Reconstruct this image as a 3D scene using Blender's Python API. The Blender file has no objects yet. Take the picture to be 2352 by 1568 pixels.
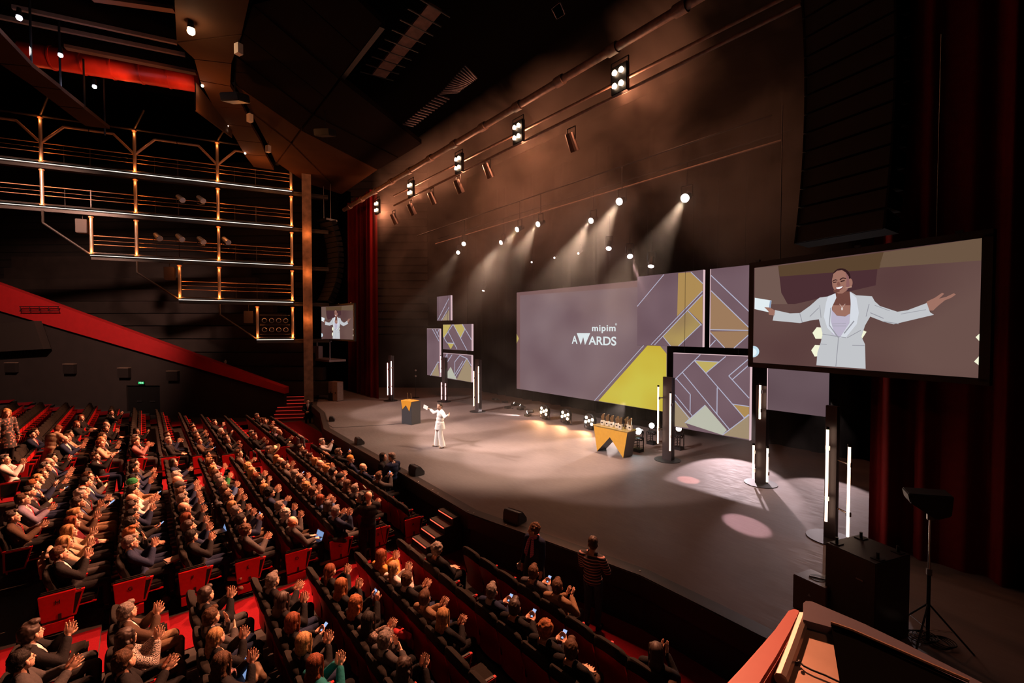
import bpy, bmesh, math, random
from mathutils import Vector, Matrix, noise
sc = bpy.context.scene
COL = sc.collection
PI = math.pi
# ------------------------------------------------------------------ camera, world, exposure
H = 5.83                       # eye height above the floor in front of the stage
YAW = math.pi/2 - math.atan(851/1045.)
PIT = math.radians(1.48)
FPX = 1045.0
cam_d = bpy.data.cameras.new('camera'); cam_d.sensor_width = 36; cam_d.lens = FPX/2352*36
cam_d.clip_start = 0.05; cam_d.clip_end = 200
cam = bpy.data.objects.new('camera', cam_d); COL.objects.link(cam)
cam.location = (0, 0, H); cam.rotation_euler = (math.pi/2 - PIT, 0, YAW)
sc.camera = cam
sc.view_settings.view_transform = 'Standard'; sc.view_settings.look = 'None'
sc.view_settings.exposure = 0.0; sc.view_settings.gamma = 1.0
w = bpy.data.worlds.new('world'); sc.world = w; w.use_nodes = True
w.node_tree.nodes['Background'].inputs[0].default_value = (0.012, 0.005, 0.004, 1)
w.node_tree.nodes['Background'].inputs[1].default_value = 0.35
try:
    sc.cycles.max_bounces = 4; sc.cycles.diffuse_bounces = 2; sc.cycles.glossy_bounces = 2
    sc.cycles.transmission_bounces = 2; sc.cycles.volume_bounces = 0; sc.cycles.transparent_max_bounces = 4
    sc.cycles.caustics_reflective = False; sc.cycles.caustics_refractive = False
    sc.cycles.sample_clamp_indirect = 3.0; sc.cycles.use_denoising = True
    sc.cycles.volume_step_rate = 2.0; sc.cycles.volume_max_steps = 64
    sc.cycles.use_adaptive_sampling = True; sc.cycles.adaptive_threshold = 0.02
except Exception as e:
    print(e)

_F = Vector((-math.sin(YAW)*math.cos(PIT), math.cos(YAW)*math.cos(PIT), -math.sin(PIT)))
_R = Vector((math.cos(YAW), math.sin(YAW), 0)); _U = _R.cross(_F)
CAM = Vector((0, 0, H))
def ray(x, y): return _F + _R*((x-1176)/FPX) + _U*((784-y)/FPX)
def at_z(x, y, z):             # survey helper: the real point at height z seen at this photo position
    d = ray(x, y); return CAM + d*((z-H)/d.z)
def at_t(x, y, t):             # ... on the real plane y = t (parallel to the screens)
    d = ray(x, y); return CAM + d*(t/d.y)
def at_plane(x, y, p0, n):
    d = ray(x, y); return CAM + d*((Vector(p0)-CAM).dot(n)/d.dot(n))

# ------------------------------------------------------------------ lights
def aim(o, target):
    d = Vector(target) - o.location
    o.rotation_euler = d.to_track_quat('-Z', 'Y').to_euler()
def spot(name, loc, target, power, color, size=30, blend=0.3, radius=0.12):
    l = bpy.data.lights.new(name, 'SPOT'); l.energy = power; l.color = color
    l.spot_size = math.radians(size); l.spot_blend = blend; l.shadow_soft_size = radius
    o = bpy.data.objects.new(name, l); COL.objects.link(o); o.location = loc; aim(o, target)
    return o
def point(name, loc, power, color, radius=0.1):
    l = bpy.data.lights.new(name, 'POINT'); l.energy = power; l.color = color; l.shadow_soft_size = radius
    o = bpy.data.objects.new(name, l); COL.objects.link(o); o.location = loc
    return o
def area(name, loc, target, power, color, sx, sy):
    l = bpy.data.lights.new(name, 'AREA'); l.energy = power; l.color = color; l.shape = 'RECTANGLE'; l.size = sx; l.size_y = sy
    o = bpy.data.objects.new(name, l); COL.objects.link(o); o.location = loc; aim(o, target)
    return o
WARM = (1.0, 0.62, 0.42); AMBER = (1.0, 0.36, 0.185); WHITE = (1.0, 0.84, 0.78); REDDISH = (1.0, 0.22, 0.12)
# follow spot from the house-left galleries on the presenter, and soft stage washes from front of house
spot('follow_spot_beam', (-33.0, 1.0, 12.6), (-15.9, 9.2, 2.0), 26000, WHITE, 8, 0.5, 0.1)
for s_, pw in ((-24.5, 9000), (-20.5, 11000), (-16.5, 12500), (-12.6, 11500), (-9.6, 3800)):
    spot('front_wash_beam', (s_*0.75-4.5, -3.0, 15.6), (s_, 13.1, 1.1), pw*1.7, (1.0, 0.80, 0.73), 19.5, 0.3, 0.12)
# amber house light from the four-lamp blinders over the stage edge onto the audience
BLIND = [(1421, 180), (1188, 303), (1052, 375), (942, 434), (865, 475)]
for i, (px, py) in enumerate(BLIND):
    p = at_t(px, py, 12.0)
    tgt = [(-5, -1.0, 1), (-12, -1.5, 1), (-16, -1.5, 1), (-22, -1.5, 1), (-27, -1.5, 1)][i]
    spot('blinder_beam', p + Vector((0, -0.45, -0.1)), tgt, [21000, 27000, 31000, 26000, 18000][i], AMBER, 53 if i == 0 else 51, 0.45, 0.22)
# stage spotlights on the fly bars (their lamps are built further down): warm white through the haze
for (px, py), t_, pw in [((1573, 455), 15.5, 5200), ((1422, 463), 14.0, 2600), ((1357, 507), 15.5, 2200), ((1235, 515), 14.0, 1800), ((1187, 527), 14.0, 1800), ((1150, 557), 15.5, 1500), ((1065, 560), 14.0, 900), ((1052, 580), 15.5, 900)]:
    p = at_t(px, py, t_)
    spot('fly_bar_beam', p+Vector((0, -0.12, -0.1)), (p.x-3.0, p.y-4.5, 1.1), pw*1.3, (1.0, 0.74, 0.56), 38, 0.6, 0.10)
# added spot without a fitting, to brighten the sloping red parapet
spot('parapet_fill_light', (-26, -6, 15.0), (-42, -3.5, 7.0), 12000, (1.0, 0.55, 0.42), 60, 0.7, 0.4)
for i, (px, py) in enumerate(BLIND):
    point('blinder_spill', at_t(px, py, 12.0)+Vector((0, 0.35, -0.3)), 420, AMBER, 0.25)
# ------------------------------------------------------------------ materials
MATS = {}
def mat(name, color, rough=0.6, metal=0.0, emit=None, es=0.0, noise_amt=0.0, nscale=8.0, bump=0.0, bscale=60.0, spec=None, sheen=0.0):
    if name in MATS: return MATS[name]
    m = bpy.data.materials.new(name); m.use_nodes = True
    nt = m.node_tree; b = nt.nodes['Principled BSDF']
    b.inputs['Base Color'].default_value = (*color, 1); b.inputs['Roughness'].default_value = rough
    b.inputs['Metallic'].default_value = metal
    if spec is not None: b.inputs['Specular IOR Level'].default_value = spec
    if sheen: b.inputs['Sheen Weight'].default_value = sheen
    if emit is not None:
        b.inputs['Emission Color'].default_value = (*emit, 1); b.inputs['Emission Strength'].default_value = es
    if noise_amt or bump:
        tc = nt.nodes.new('ShaderNodeTexCoord')
    if noise_amt:
        n = nt.nodes.new('ShaderNodeTexNoise'); n.inputs['Scale'].default_value = nscale; n.inputs['Detail'].default_value = 5
        nt.links.new(tc.outputs['Object'], n.inputs['Vector'])
        mr = nt.nodes.new('ShaderNodeMapRange'); mr.inputs['From Min'].default_value = 0.3; mr.inputs['From Max'].default_value = 0.7
        mr.inputs['To Min'].default_value = 1-noise_amt; mr.inputs['To Max'].default_value = 1+noise_amt
        nt.links.new(n.outputs['Fac'], mr.inputs['Value'])
        v = nt.nodes.new('ShaderNodeVectorMath'); v.operation = 'SCALE'; v.inputs[0].default_value = color
        nt.links.new(mr.outputs['Result'], v.inputs['Scale']); nt.links.new(v.outputs['Vector'], b.inputs['Base Color'])
    if bump:
        n2 = nt.nodes.new('ShaderNodeTexNoise'); n2.inputs['Scale'].default_value = bscale; n2.inputs['Detail'].default_value = 3
        nt.links.new(tc.outputs['Object'], n2.inputs['Vector'])
        bp = nt.nodes.new('ShaderNodeBump'); bp.inputs['Strength'].default_value = bump; bp.inputs['Distance'].default_value = 0.01
        nt.links.new(n2.outputs['Fac'], bp.inputs['Height']); nt.links.new(bp.outputs['Normal'], b.inputs['Normal'])
    MATS[name] = m; return m
def emis(name, color, strength=1.0):
    if name in MATS: return MATS[name]
    m = bpy.data.materials.new(name); m.use_nodes = True; nt = m.node_tree
    nt.nodes.remove(nt.nodes['Principled BSDF'])
    e = nt.nodes.new('ShaderNodeEmission'); e.inputs[0].default_value = (*color, 1); e.inputs[1].default_value = strength
    nt.links.new(e.outputs[0], nt.nodes['Material Output'].inputs[0]); MATS[name] = m; return m
def srgb(r, g, b):
    f = lambda c: (c/255/12.92) if c/255 <= 0.04045 else ((c/255+0.055)/1.055)**2.4
    return (f(r), f(g), f(b))

BLACK = mat('black_paint', (0.012, 0.011, 0.012), 0.55)
BLACKM = mat('black_metal', (0.02, 0.02, 0.022), 0.4, 0.6)
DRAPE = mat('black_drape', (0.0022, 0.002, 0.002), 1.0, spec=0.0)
STEEL = mat('steel', (0.35, 0.33, 0.32), 0.35, 0.9)
CHROME = mat('chrome', (0.7, 0.68, 0.66), 0.2, 1.0)
WHITEP = mat('white_paint', (0.75, 0.75, 0.76), 0.4)
GOLD = mat('gold_paint', srgb(214, 160, 62), 0.45, noise_amt=0.05)
RED = mat('red_lacquer', (0.42, 0.008, 0.010), 0.38, noise_amt=0.1, nscale=20)
REDWALL = mat('red_wall_paint', (0.40, 0.010, 0.012), 0.6, noise_amt=0.08, nscale=3)
CARPET = mat('red_carpet', (0.15, 0.003, 0.007), 0.95, noise_amt=0.12, nscale=40, spec=0.1)
DARKFAB = mat('charcoal_seat_fabric', (0.013, 0.0105, 0.009), 0.9, noise_amt=0.3, nscale=60, bump=0.4, bscale=300, spec=0.15)
FLOORD = mat('dark_floor', (0.018, 0.014, 0.013), 0.8, noise_amt=0.15)
ORANGETUBE = mat('galvanised_tube', (0.45, 0.36, 0.28), 0.35, 0.7)

# ------------------------------------------------------------------ mesh builder
class MB:
    def __init__(s): s.v = []; s.f = []; s.m = []; s.mi = 0
    def add(s, vs, fs, mi=None):
        o = len(s.v); s.v += [tuple(v) for v in vs]; s.f += [tuple(i+o for i in f) for f in fs]
        s.m += [s.mi if mi is None else mi]*len(fs); return s
    def box(s, c, d, rz=0.0, mi=None, rx=0.0, ry=0.0):
        M = Matrix.Translation(c) @ Matrix.Rotation(rz, 4, 'Z') @ Matrix.Rotation(ry, 4, 'Y') @ Matrix.Rotation(rx, 4, 'X')
        vs = [M @ Vector((x*d[0]/2, y*d[1]/2, z*d[2]/2)) for z in (-1, 1) for y in (-1, 1) for x in (-1, 1)]
        return s.add(vs, [(0, 2, 3, 1), (4, 5, 7, 6), (0, 1, 5, 4), (2, 6, 7, 3), (0, 4, 6, 2), (1, 3, 7, 5)], mi)
    def bar(s, a, b, wx, wz, mi=None):      # box beam from a to b, wz in the up direction
        a = Vector(a); b = Vector(b); d = (b-a).normalized()
        up = Vector((0, 0, 1)) if abs(d.z) < 0.95 else Vector((0, 1, 0))
        sx = d.cross(up).normalized(); uz = sx.cross(d)
        vs = [p + sx*(i*wx/2) + uz*(j*wz/2) for p in (a, b) for i, j in ((-1, -1), (1, -1), (1, 1), (-1, 1))]
        return s.add(vs, [(0, 3, 2, 1), (4, 5, 6, 7), (0, 1, 5, 4), (1, 2, 6, 5), (2, 3, 7, 6), (3, 0, 4, 7)], mi)
    def cyl(s, a, b, r0, r1=None, n=12, mi=None, caps=True):
        r1 = r0 if r1 is None else r1
        a = Vector(a); b = Vector(b); d = (b-a).normalized()
        q = Vector((0, 0, 1)) if abs(d.z) < 0.9 else Vector((1, 0, 0))
        x = d.cross(q).normalized(); y = d.cross(x)
        vs = []
        for p, r in ((a, r0), (b, r1)):
            for i in range(n):
                t = 2*PI*i/n; vs.append(p + x*(r*math.cos(t)) + y*(r*math.sin(t)))
        fs = [(i, i+n, (i+1) % n+n, (i+1) % n) for i in range(n)]
        if caps: fs += [tuple(range(n)), tuple(range(2*n-1, n-1, -1))]
        return s.add(vs, fs, mi)
    def path(s, pts, r, n=8, mi=None):
        for a, b in zip(pts, pts[1:]): s.cyl(a, b, r, n=n, mi=mi)
        return s
    def ell(s, c, r, n=14, m=9, mi=None, R=None):
        vs = []; c = Vector(c); r = (r, r, r) if not hasattr(r, '__len__') else r
        for j in range(1, m):
            ph = PI*j/m
            for i in range(n):
                t = 2*PI*i/n
                v = Vector((r[0]*math.sin(ph)*math.cos(t), r[1]*math.sin(ph)*math.sin(t), r[2]*math.cos(ph)))
                if R is not None: v = R @ v
                vs.append(c+v)
        top = Vector((0, 0, r[2])); 
        if R is not None: top = R @ top
        vs += [c+top, c-top]; T = len(vs)-2; fs = []
        for j in range(m-2):
            for i in range(n):
                a = j*n+i; b = j*n+(i+1) % n; fs.append((a, a+n, b+n, b))
        for i in range(n):
            fs.append((i, (i+1) % n, T)); k = (m-2)*n; fs.append((k+(i+1) % n, k+i, T+1))
        return s.add(vs, fs, mi)
    def cap(s, a, ra, b, rb, n=10, mi=None):   # capsule with round ends
        a = Vector(a); b = Vector(b); s.cyl(a, b, ra, rb, n=n, mi=mi); s.ell(a, ra*0.999, n, 6, mi); s.ell(b, rb*0.999, n, 6, mi); return s
    def prism(s, poly, ext, mi=None):          # planar polygon (3d points) extruded by vector ext
        n = len(poly); ext = Vector(ext); p = [Vector(q) for q in poly]
        nn = Vector((0, 0, 0))
        for i in range(n): nn += (p[i]-p[0]).cross(p[(i+1) % n]-p[0])
        if nn.dot(ext) > 0: p = p[::-1]
        vs = p + [q+ext for q in p]
        fs = [tuple(range(n)), tuple(range(2*n-1, n-1, -1))] + [(i, i+n, (i+1) % n+n, (i+1) % n) for i in range(n)]
        return s.add(vs, fs, mi)
    def ring(s, c, r, tube, n=32, k=6, axis='Z', mi=None, arc=(0, 2*PI)):
        pts = []
        full = arc[1]-arc[0] > 6.28
        for i in range(n+1):
            t = arc[0]+(arc[1]-arc[0])*i/n
            d = {'Z': (math.cos(t), math.sin(t), 0), 'Y': (math.cos(t), 0, math.sin(t)), 'X': (0, math.cos(t), math.sin(t))}[axis]
            pts.append(Vector(c)+Vector(d)*r)
        return s.path(pts, tube, k, mi)
    def data(s, name, mats, smooth=False):
        me = bpy.data.meshes.new(name); me.from_pydata(s.v, [], s.f)
        for m in (mats if isinstance(mats, (list, tuple)) else [mats]): me.materials.append(m)
        me.polygons.foreach_set('material_index', s.m)
        if smooth: me.polygons.foreach_set('use_smooth', [True]*len(me.polygons))
        me.update(); return me
    def build(s, name, mats, parent=None, smooth=False, auto=False):
        me = s.data(name, mats, smooth or auto)
        o = bpy.data.objects.new(name, me); COL.objects.link(o)
        if parent is not None: o.parent = parent
        return o
def smooth_by_angle(o, ang=0.6):
    me = o.data; bm = bmesh.new(); bm.from_mesh(me)
    for f in bm.faces: f.smooth = True
    for e in bm.edges: e.smooth = len(e.link_faces) == 2 and e.calc_face_angle(0) < ang
    bm.to_mesh(me); bm.free()
def bevel(o, w=0.01, seg=2):
    me = o.data; bm = bmesh.new(); bm.from_mesh(me)
    bmesh.ops.bevel(bm, geom=[e for e in bm.edges if len(e.link_faces) == 2 and e.calc_face_angle(0) > 0.5], offset=w, segments=seg, affect='EDGES', clamp_overlap=True)
    for f in bm.faces: f.smooth = True
    for e in bm.edges: e.smooth = len(e.link_faces) != 2 or e.calc_face_angle(0) < 0.6
    bm.to_mesh(me); bm.free(); return o

def tag(o, label, cat, group=None, kind=None):
    o['label'] = label
    if cat: o['category'] = cat
    if group: o['group'] = group
    if kind: o['kind'] = kind
    return o
def thing(name, label, cat, loc=(0, 0, 0), rz=0.0, group=None):
    o = bpy.data.objects.new(name, None); COL.objects.link(o); o.location = loc; o.rotation_euler = (0, 0, rz)
    o.empty_display_size = 0.2
    return tag(o, label, cat, group)
def struct(o): o['kind'] = 'structure'; return o
def copy_tree(o, parent=None):
    c = o.copy(); COL.objects.link(c)
    if parent is not None: c.parent = parent
    for ch in KIDS.get(o.name, list(o.children)): copy_tree(ch, c)
    return c
KIDS = {}

# ------------------------------------------------------------------ seating plan (surveyed)
def row_t(r): return 5.5 - 0.985*r               # back plane of row r (row A = 0)
def row_z(r): return 0.0 if r < 3.5 else 0.12*(r-3)
NROWS = 12
PITCH = 0.635
def floor_z(t):
    r = max(0, math.ceil((5.5-0.25 - t)/0.985)); return row_z(min(r, NROWS+3))
# ------------------------------------------------------------------ auditorium floor, stage and walls
b = MB()
b.box((-20, 2, -0.1), (60, 22, 0.2))
for r in range(4, NROWS+5):
    t0 = row_t(r)-0.25-0.985; 
    b.box((-20, t0+0.985/2, row_z(r)/2-0.01), (60, 0.985+0.002, row_z(r)+0.02))
struct(b.build('floor', FLOORD))
b = MB()
def carpet(s0, s1, t_hi, t_lo):
    for r in range(-2, NROWS+3):
        a = row_t(r)-0.25-0.985; c = a+0.985
        lo = max(a, t_lo); hi = min(c, t_hi)
        if r == -2: hi = t_hi
        if hi > lo: b.box(((s0+s1)/2, (lo+hi)/2, row_z(max(r, 0))+0.008), (s1-s0, hi-lo, 0.016))
b.box((-10, 6.85, 0.006), (42, 1.9, 0.016))          # strip between the front row and the stage
carpet(-11.15, -9.85, 5.9, -9)
carpet(-21.72, -20.25, 5.9, -9)
carpet(-33, -29.5, 5.9, 4.3)
for r in range(1, NROWS+2):
    s1 = -29.2-1.02*r
    b.box((s1-0.8, row_t(r)+0.24, row_z(r)+0.008), (1.6, 0.985, 0.016))
struct(b.build('floor_carpet', CARPET))

STG = 1.1
edge = [(-36, 10.2), (-29.77, 8.14), (-26.79, 7.77), (-22.4, 6.66), (-19.4, 6.6), (-16.4, 6.57), (-13.74, 6.55), (-11.8, 6.5), (-9.72, 6.45),
        (-8.87, 6.62), (-7.2, 6.97), (-5.12, 7.37), (-3.9, 7.36), (-2.9, 7.34), (2.0, 7.3), (5.0, 7.3)]
def inset(pts, d):
    out = []
    for i, p in enumerate(pts):
        a = Vector(pts[max(i-1, 0)]); c = Vector(pts[min(i+1, len(pts)-1)]); t = (c-a).normalized()
        n = Vector((-t.y, t.x)); out.append((p[0]+n.x*d, p[1]+n.y*d))
    return out
back = [(5.0, 21.5), (-38, 21.5)]
def slab(pts, z0, z1, mi=None, mb=None):
    mb.prism([(x, y, z0) for x, y in pts], (0, 0, z1-z0), mi)
# painted deck
nt_m = mat('stage_vinyl', (0.18, 0.135, 0.125), 0.7, spec=0.3, noise_amt=0.06, nscale=1.2, bump=0.06, bscale=30)
def add_scuffs(m):
    nt = m.node_tree; bs = nt.nodes['Principled BSDF']
    tc = nt.nodes.new('ShaderNodeTexCoord'); mp = nt.nodes.new('ShaderNodeMapping'); mp.inputs['Scale'].default_value = (1.2, 9, 1)
    n = nt.nodes.new('ShaderNodeTexNoise'); n.inputs['Scale'].default_value = 3.0; n.inputs['Detail'].default_value = 8
    mr = nt.nodes.new('ShaderNodeMapRange'); mr.inputs['From Min'].default_value = 0.3; mr.inputs['From Max'].default_value = 0.75
    mr.inputs['To Min'].default_value = 0.6; mr.inputs['To Max'].default_value = 0.85
    nt.links.new(tc.outputs['Object'], mp.inputs['Vector']); nt.links.new(mp.outputs[0], n.inputs['Vector'])
    nt.links.new(n.outputs['Fac'], mr.inputs['Value']); nt.links.new(mr.outputs[0], bs.inputs['Roughness'])
add_scuffs(nt_m)
b = MB(); slab(inset(edge, 0.28)+back, STG-0.12, STG, mb=b)
o = struct(b.build('floor_stage', nt_m))
LIPM = mat('stage_lip_wood', (0.034, 0.023, 0.020), 0.6, noise_amt=0.15, nscale=5)
b = MB()
ins = inset(edge, 0.285)
for i in range(len(edge)-1):
    a, c, d, e = edge[i], edge[i+1], ins[i+1], ins[i]
    b.prism([(*a, STG-0.38), (*c, STG-0.38), (*d, STG-0.38), (*e, STG-0.38)], (0, 0, 0.38+0.012))
struct(b.build('trim_stage_edge', LIPM))
b = MB()
i1 = inset(edge, -0.012)
for i in range(len(edge)-1):
    a, c = i1[i], i1[i+1]; d, e = edge[i+1], edge[i]
    b.prism([(*a, STG-0.385), (*c, STG-0.385), (*d, STG-0.385), (*e, STG-0.385)], (0, 0, 0.375))
struct(b.build('trim_stage_fascia', BLACK))
BLUEW = mat('dark_blue_panel', (0.010, 0.016, 0.022), 0.6, noise_amt=0.1)
b = MB(); i2 = inset(edge, 0.08); i3 = inset(edge, 0.25)
for i in range(len(edge)-1):
    a, c, d, e = i2[i], i2[i+1], i3[i+1], i3[i]
    b.prism([(*a, -0.02), (*c, -0.02), (*d, -0.02), (*e, -0.02)], (0, 0, STG-0.36))
struct(b.build('wall_stage_front', BLUEW))
# small white marker dots on the edge
for k, (px, py) in enumerate([(933, 1091), (961, 1106.5), (993.5, 1125), (1006, 1132.5), (1075, 1172.5), (1088, 1178.5), (1162, 1205), (1470, 1311)]):
    p = at_z(px, py, STG+0.012)
    o = MB().cyl((0, 0, 0), (0, 0, 0.012), 0.018, n=10).build('stage_edge_stud', mat('stud_white', (0.7, 0.65, 0.6), 0.3)); o.location = p
    tag(o, 'tiny pale stud in the dark stage edge, '+['first', 'second', 'third', 'fourth', 'fifth', 'sixth', 'seventh', 'eighth'][k]+' of eight counted from the left', 'stud', 'studs along the stage edge')

# black masking of the stage house
b = MB()
b.box((-16, 20.6, 9), (50, 0.2, 18))
struct(b.build('wall_back', DRAPE))
b = MB(); b.box((-37.2, 15.5, 8), (0.2, 11, 18)); struct(b.build('wall_stage_left', DRAPE))
b = MB(); b.box((2.4, 13.5, 8), (0.2, 15, 18)); struct(b.build('wall_stage_right', DRAPE))
# vertical black cloth folds behind the set
def drape_mesh(s0, s1, t, z0, z1, amp, per, n, seed=0, flare=0.0):
    rnd = random.Random(seed); mb = MB(); ph = 0; vs = []; 
    xs = [s0+(s1-s0)*i/n for i in range(n+1)]
    offs = []
    for x in xs:
        ph += (xs[1]-xs[0])/per*2*PI*(0.7+0.6*rnd.random()); offs.append(math.sin(ph)*amp*(0.6+0.5*math.sin(ph*0.31)))
    for iz in range(5):
        k = iz/4; z = z0+(z1-z0)*k
        for i, x in enumerate(xs):
            vs.append((x+flare*(1-k)**3*(x-s1), t+offs[i]*(1+0.5*(1-k)), z))
    N = n+1
    fs = [(iz*N+i, iz*N+i+1, (iz+1)*N+i+1, (iz+1)*N+i) for iz in range(4) for i in range(n)]
    vs2 = [(x, y+0.02, z) for x, y, z in vs]; M = len(vs)
    mb.add(vs+vs2, fs+[tuple(q+M for q in f[::-1]) for f in fs]); return mb
CURT = mat('red_velvet', (0.13, 0.002, 0.004), 0.8, spec=0.2, noise_amt=0.1)
o = drape_mesh(-35.5, -29.9, 12.5, STG, 15.5, 0.13, 0.62, 150, 3).build('stage_curtain', CURT, smooth=True)
tag(o, 'tall dark red curtain at the far side of the stage behind the distant screen', 'curtain', 'red stage curtains')
o = drape_mesh(-2.75, 1.5, 12.4, STG, 15.5, 0.13, 0.55, 150, 5).build('stage_curtain', CURT, smooth=True)
tag(o, 'tall dark red curtain on the near side behind the large screen', 'curtain', 'red stage curtains')
o = drape_mesh(-29.6, 2.0, 20.2, STG, 16, 0.12, 0.9, 260, 9).build('backdrop_cloth', DRAPE, smooth=True)
tag(o, 'black folded backdrop cloth closing the rear of the stage', 'backdrop')

# auditorium side wall (house left) with doorway
W0 = Vector((-32.7, 7.15, 0)); WD = Vector((-45.6+32.7, -7.5-7.15, 0)).normalized(); WN = Vector((-WD.y, WD.x, 0))
if WN.dot(-W0) < 0: WN = -WN
def wp(m, z, off=0.0): return W0 + WD*m + WN*off + Vector((0, 0, z))
WALLM = mat('dark_brown_wall', (0.020, 0.013, 0.011), 0.75, noise_amt=0.15, nscale=1.5)
b = MB()
def wquad(m0, m1, zb0, zb1, zt0, zt1, off=0.0, th=0.3, mi=None):
    b.prism([wp(m0, zb0, off), wp(m1, zb1, off), wp(m1, zt1, off), wp(m0, zt0, off)], -WN*th, mi)
tz = lambda m: 1.72+(7.15-1.72)*(m/19.3)       # underside of the red band
wquad(-0.1, 8.35, -0.1, -0.1, tz(0), tz(8.35)); wquad(8.35, 10.65, 2.12, 2.12, tz(8.35), tz(10.65)); wquad(10.65, 26, -0.1, -0.1, tz(10.65), tz(26))
struct(b.build('wall_left', WALLM))
b = MB(); b.prism([wp(8.35, 0.02, -0.12), wp(10.65, 0.02, -0.12), wp(10.65, 2.12, -0.12), wp(8.35, 2.12, -0.12)], -WN*0.05)
d1 = struct(b.build('door_1', mat('door_black', (0.004, 0.004, 0.004), 0.5)))
b = MB()
for m in (9.0, 9.9):
    b.cyl(wp(m-0.25, 1.05, -0.07), wp(m+0.1, 1.05, -0.07), 0.018)
b.build('door_handle', STEEL, d1)
b = MB(); th = lambda m: 2.14+(8.95-2.14)*(m/19.3)
b.prism([wp(-0.25, tz(-0.25), 0.22), wp(-0.25, th(-0.25), 0.22), wp(26, th(26), 0.22), wp(26, tz(26), 0.22)], -WN*0.55)
o = b.build('trim_balcony_parapet', REDWALL); struct(o)
# exit sign
e = thing('exit_sign', 'small lit green emergency exit sign above the black doorway', 'sign', wp(9.55, 2.22, 0.05), math.atan2(WD.y, WD.x))
b = MB(); b.box((0, 0, 0.08), (0.42, 0.06, 0.20)); b.build('housing', BLACK, e)
b = MB(); sgn = 1 if (Matrix.Rotation(math.atan2(WD.y, WD.x), 3, 'Z') @ Vector((0, 1, 0))).dot(WN) > 0 else -1
b.box((0, 0.035*sgn, 0.08), (0.38, 0.012, 0.15)); b.build('sign_face', emis('exit_green', (0.02, 0.35, 0.10), 1.6), e)
b = MB()
b.box((0.05, 0.045*sgn, 0.10), (0.03, 0.006, 0.05)); b.box((0.05, 0.045*sgn, 0.14), (0.03, 0.006, 0.025)); b.box((0.09, 0.045*sgn, 0.11), (0.05, 0.006, 0.015)); b.box((0.03, 0.045*sgn, 0.055), (0.04, 0.006, 0.015))
b.box((-0.08, 0.045*sgn, 0.08), (0.12, 0.006, 0.02)); b.box((-0.12, 0.045*sgn, 0.08), (0.02, 0.006, 0.06))
b.build('running_figure_pictogram', emis('exit_white', (0.7, 1.0, 0.8), 1.5), e)
# low box lights on the side wall
lab = ['nearest the left photo edge', 'second from the left photo edge', 'just left above the doorway', 'just right above the doorway']
for k, (px, py) in enumerate([(26, 833), (160, 836), (285, 845), (397, 852)]):
    p = at_plane(px, py, W0+WN*0.12, WN)
    t = thing('wall_uplight', 'dark box wall light with a painted-lit top edge, '+lab[k], 'wall light', p, math.atan2(WD.y, WD.x), 'box lights on the side wall')
    MB().box((0, 0, -0.32), (0.75, 0.22, 0.62)).build('housing', mat('fixture_brown', (0.014, 0.010, 0.009), 0.6), t)
    MB().box((0, 0, 0.01), (0.77, 0.24, 0.03)).build('top_edge', mat('fixture_edge_lit', (0.25, 0.17, 0.12), 0.5), t)  # light along the top edge is painted in as a paler colour
# dark balcony seating steps rising behind the red band
PLANK = mat('dark_plank', (0.022, 0.014, 0.011), 0.7, noise_amt=0.2, nscale=2)
b = MB()
for k in range(11):
    z = 2.0+k*0.95
    b.prism([wp(-3+k*1.0, z-0.6, -0.9-k*0.55), wp(26, z-0.6, -0.9-k*0.55), wp(26, z+0.28, -0.9-k*0.55), wp(-3+k*1.0, z+0.28, -0.9-k*0.55)], -WN*0.6)
struct(b.build('wall_balcony_tiers', PLANK))
b = MB(); b.prism([wp(-14, -1, -7.5), wp(40, -1, -7.5), wp(40, 22, -7.5), wp(-14, 22, -7.5)], -WN*0.2)
struct(b.build('wall_far_left', mat('far_wall', (0.012, 0.009, 0.008), 0.9)))
# plank lines on that wall
b = MB()
for k in range(24):
    z = 5.5+k*0.62; b.prism([wp(-8, z, -7.4), wp(36, z, -7.4), wp(36, z+0.5, -7.4), wp(-8, z+0.5, -7.4)], -WN*0.08)
struct(b.build('trim_far_wall_planks', mat('far_plank', (0.016, 0.011, 0.009), 0.8, noise_amt=0.3, nscale=1)))
# roof
b = MB(); b.box((-20, 3, 19.6), (80, 50, 0.2)); struct(b.build('ceiling', DRAPE))
b = MB(); b.box((-20, -13, 9), (80, 0.2, 22)); struct(b.build('wall_rear', DRAPE))
b = MB(); b.box((6.5, 0, 9), (0.2, 30, 22)); struct(b.build('wall_right', DRAPE))
# small rack of fittings on the red band and a dark hood under it
t = thing('parapet_rack', 'small dark metal rack fixed to the red sloping band at left', 'rack', at_plane(90, 709, W0+WN*0.45, WN), math.atan2(WD.y, WD.x))
b = MB()
for z in (-0.14, 0.14): b.cyl((-1.35, 0, z), (1.35, 0, z), 0.03, n=8)
for x in (-1.3, -0.65, 0, 0.65, 1.3): b.cyl((x, 0, -0.14), (x, 0, 0.14), 0.02, n=6)
b.build('frame', BLACKM, t)
p = at_plane(48, 775, W0+WN*0.7, WN); o = MB().prism([p+WD*1.8+Vector((0, 0, 0.9)), p-WD*0.9+Vector((0, 0, 1.1)), p-WD*1.5+Vector((0, 0, -0.75)), p+WD*1.8+Vector((0, 0, -0.95))], -WN*0.5).build('wall_hood', mat('hood_brown', (0.022, 0.015, 0.012), 0.7)); tag(o, 'dark slanted hood on the wall under the red band at the left edge', 'hood')
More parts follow.
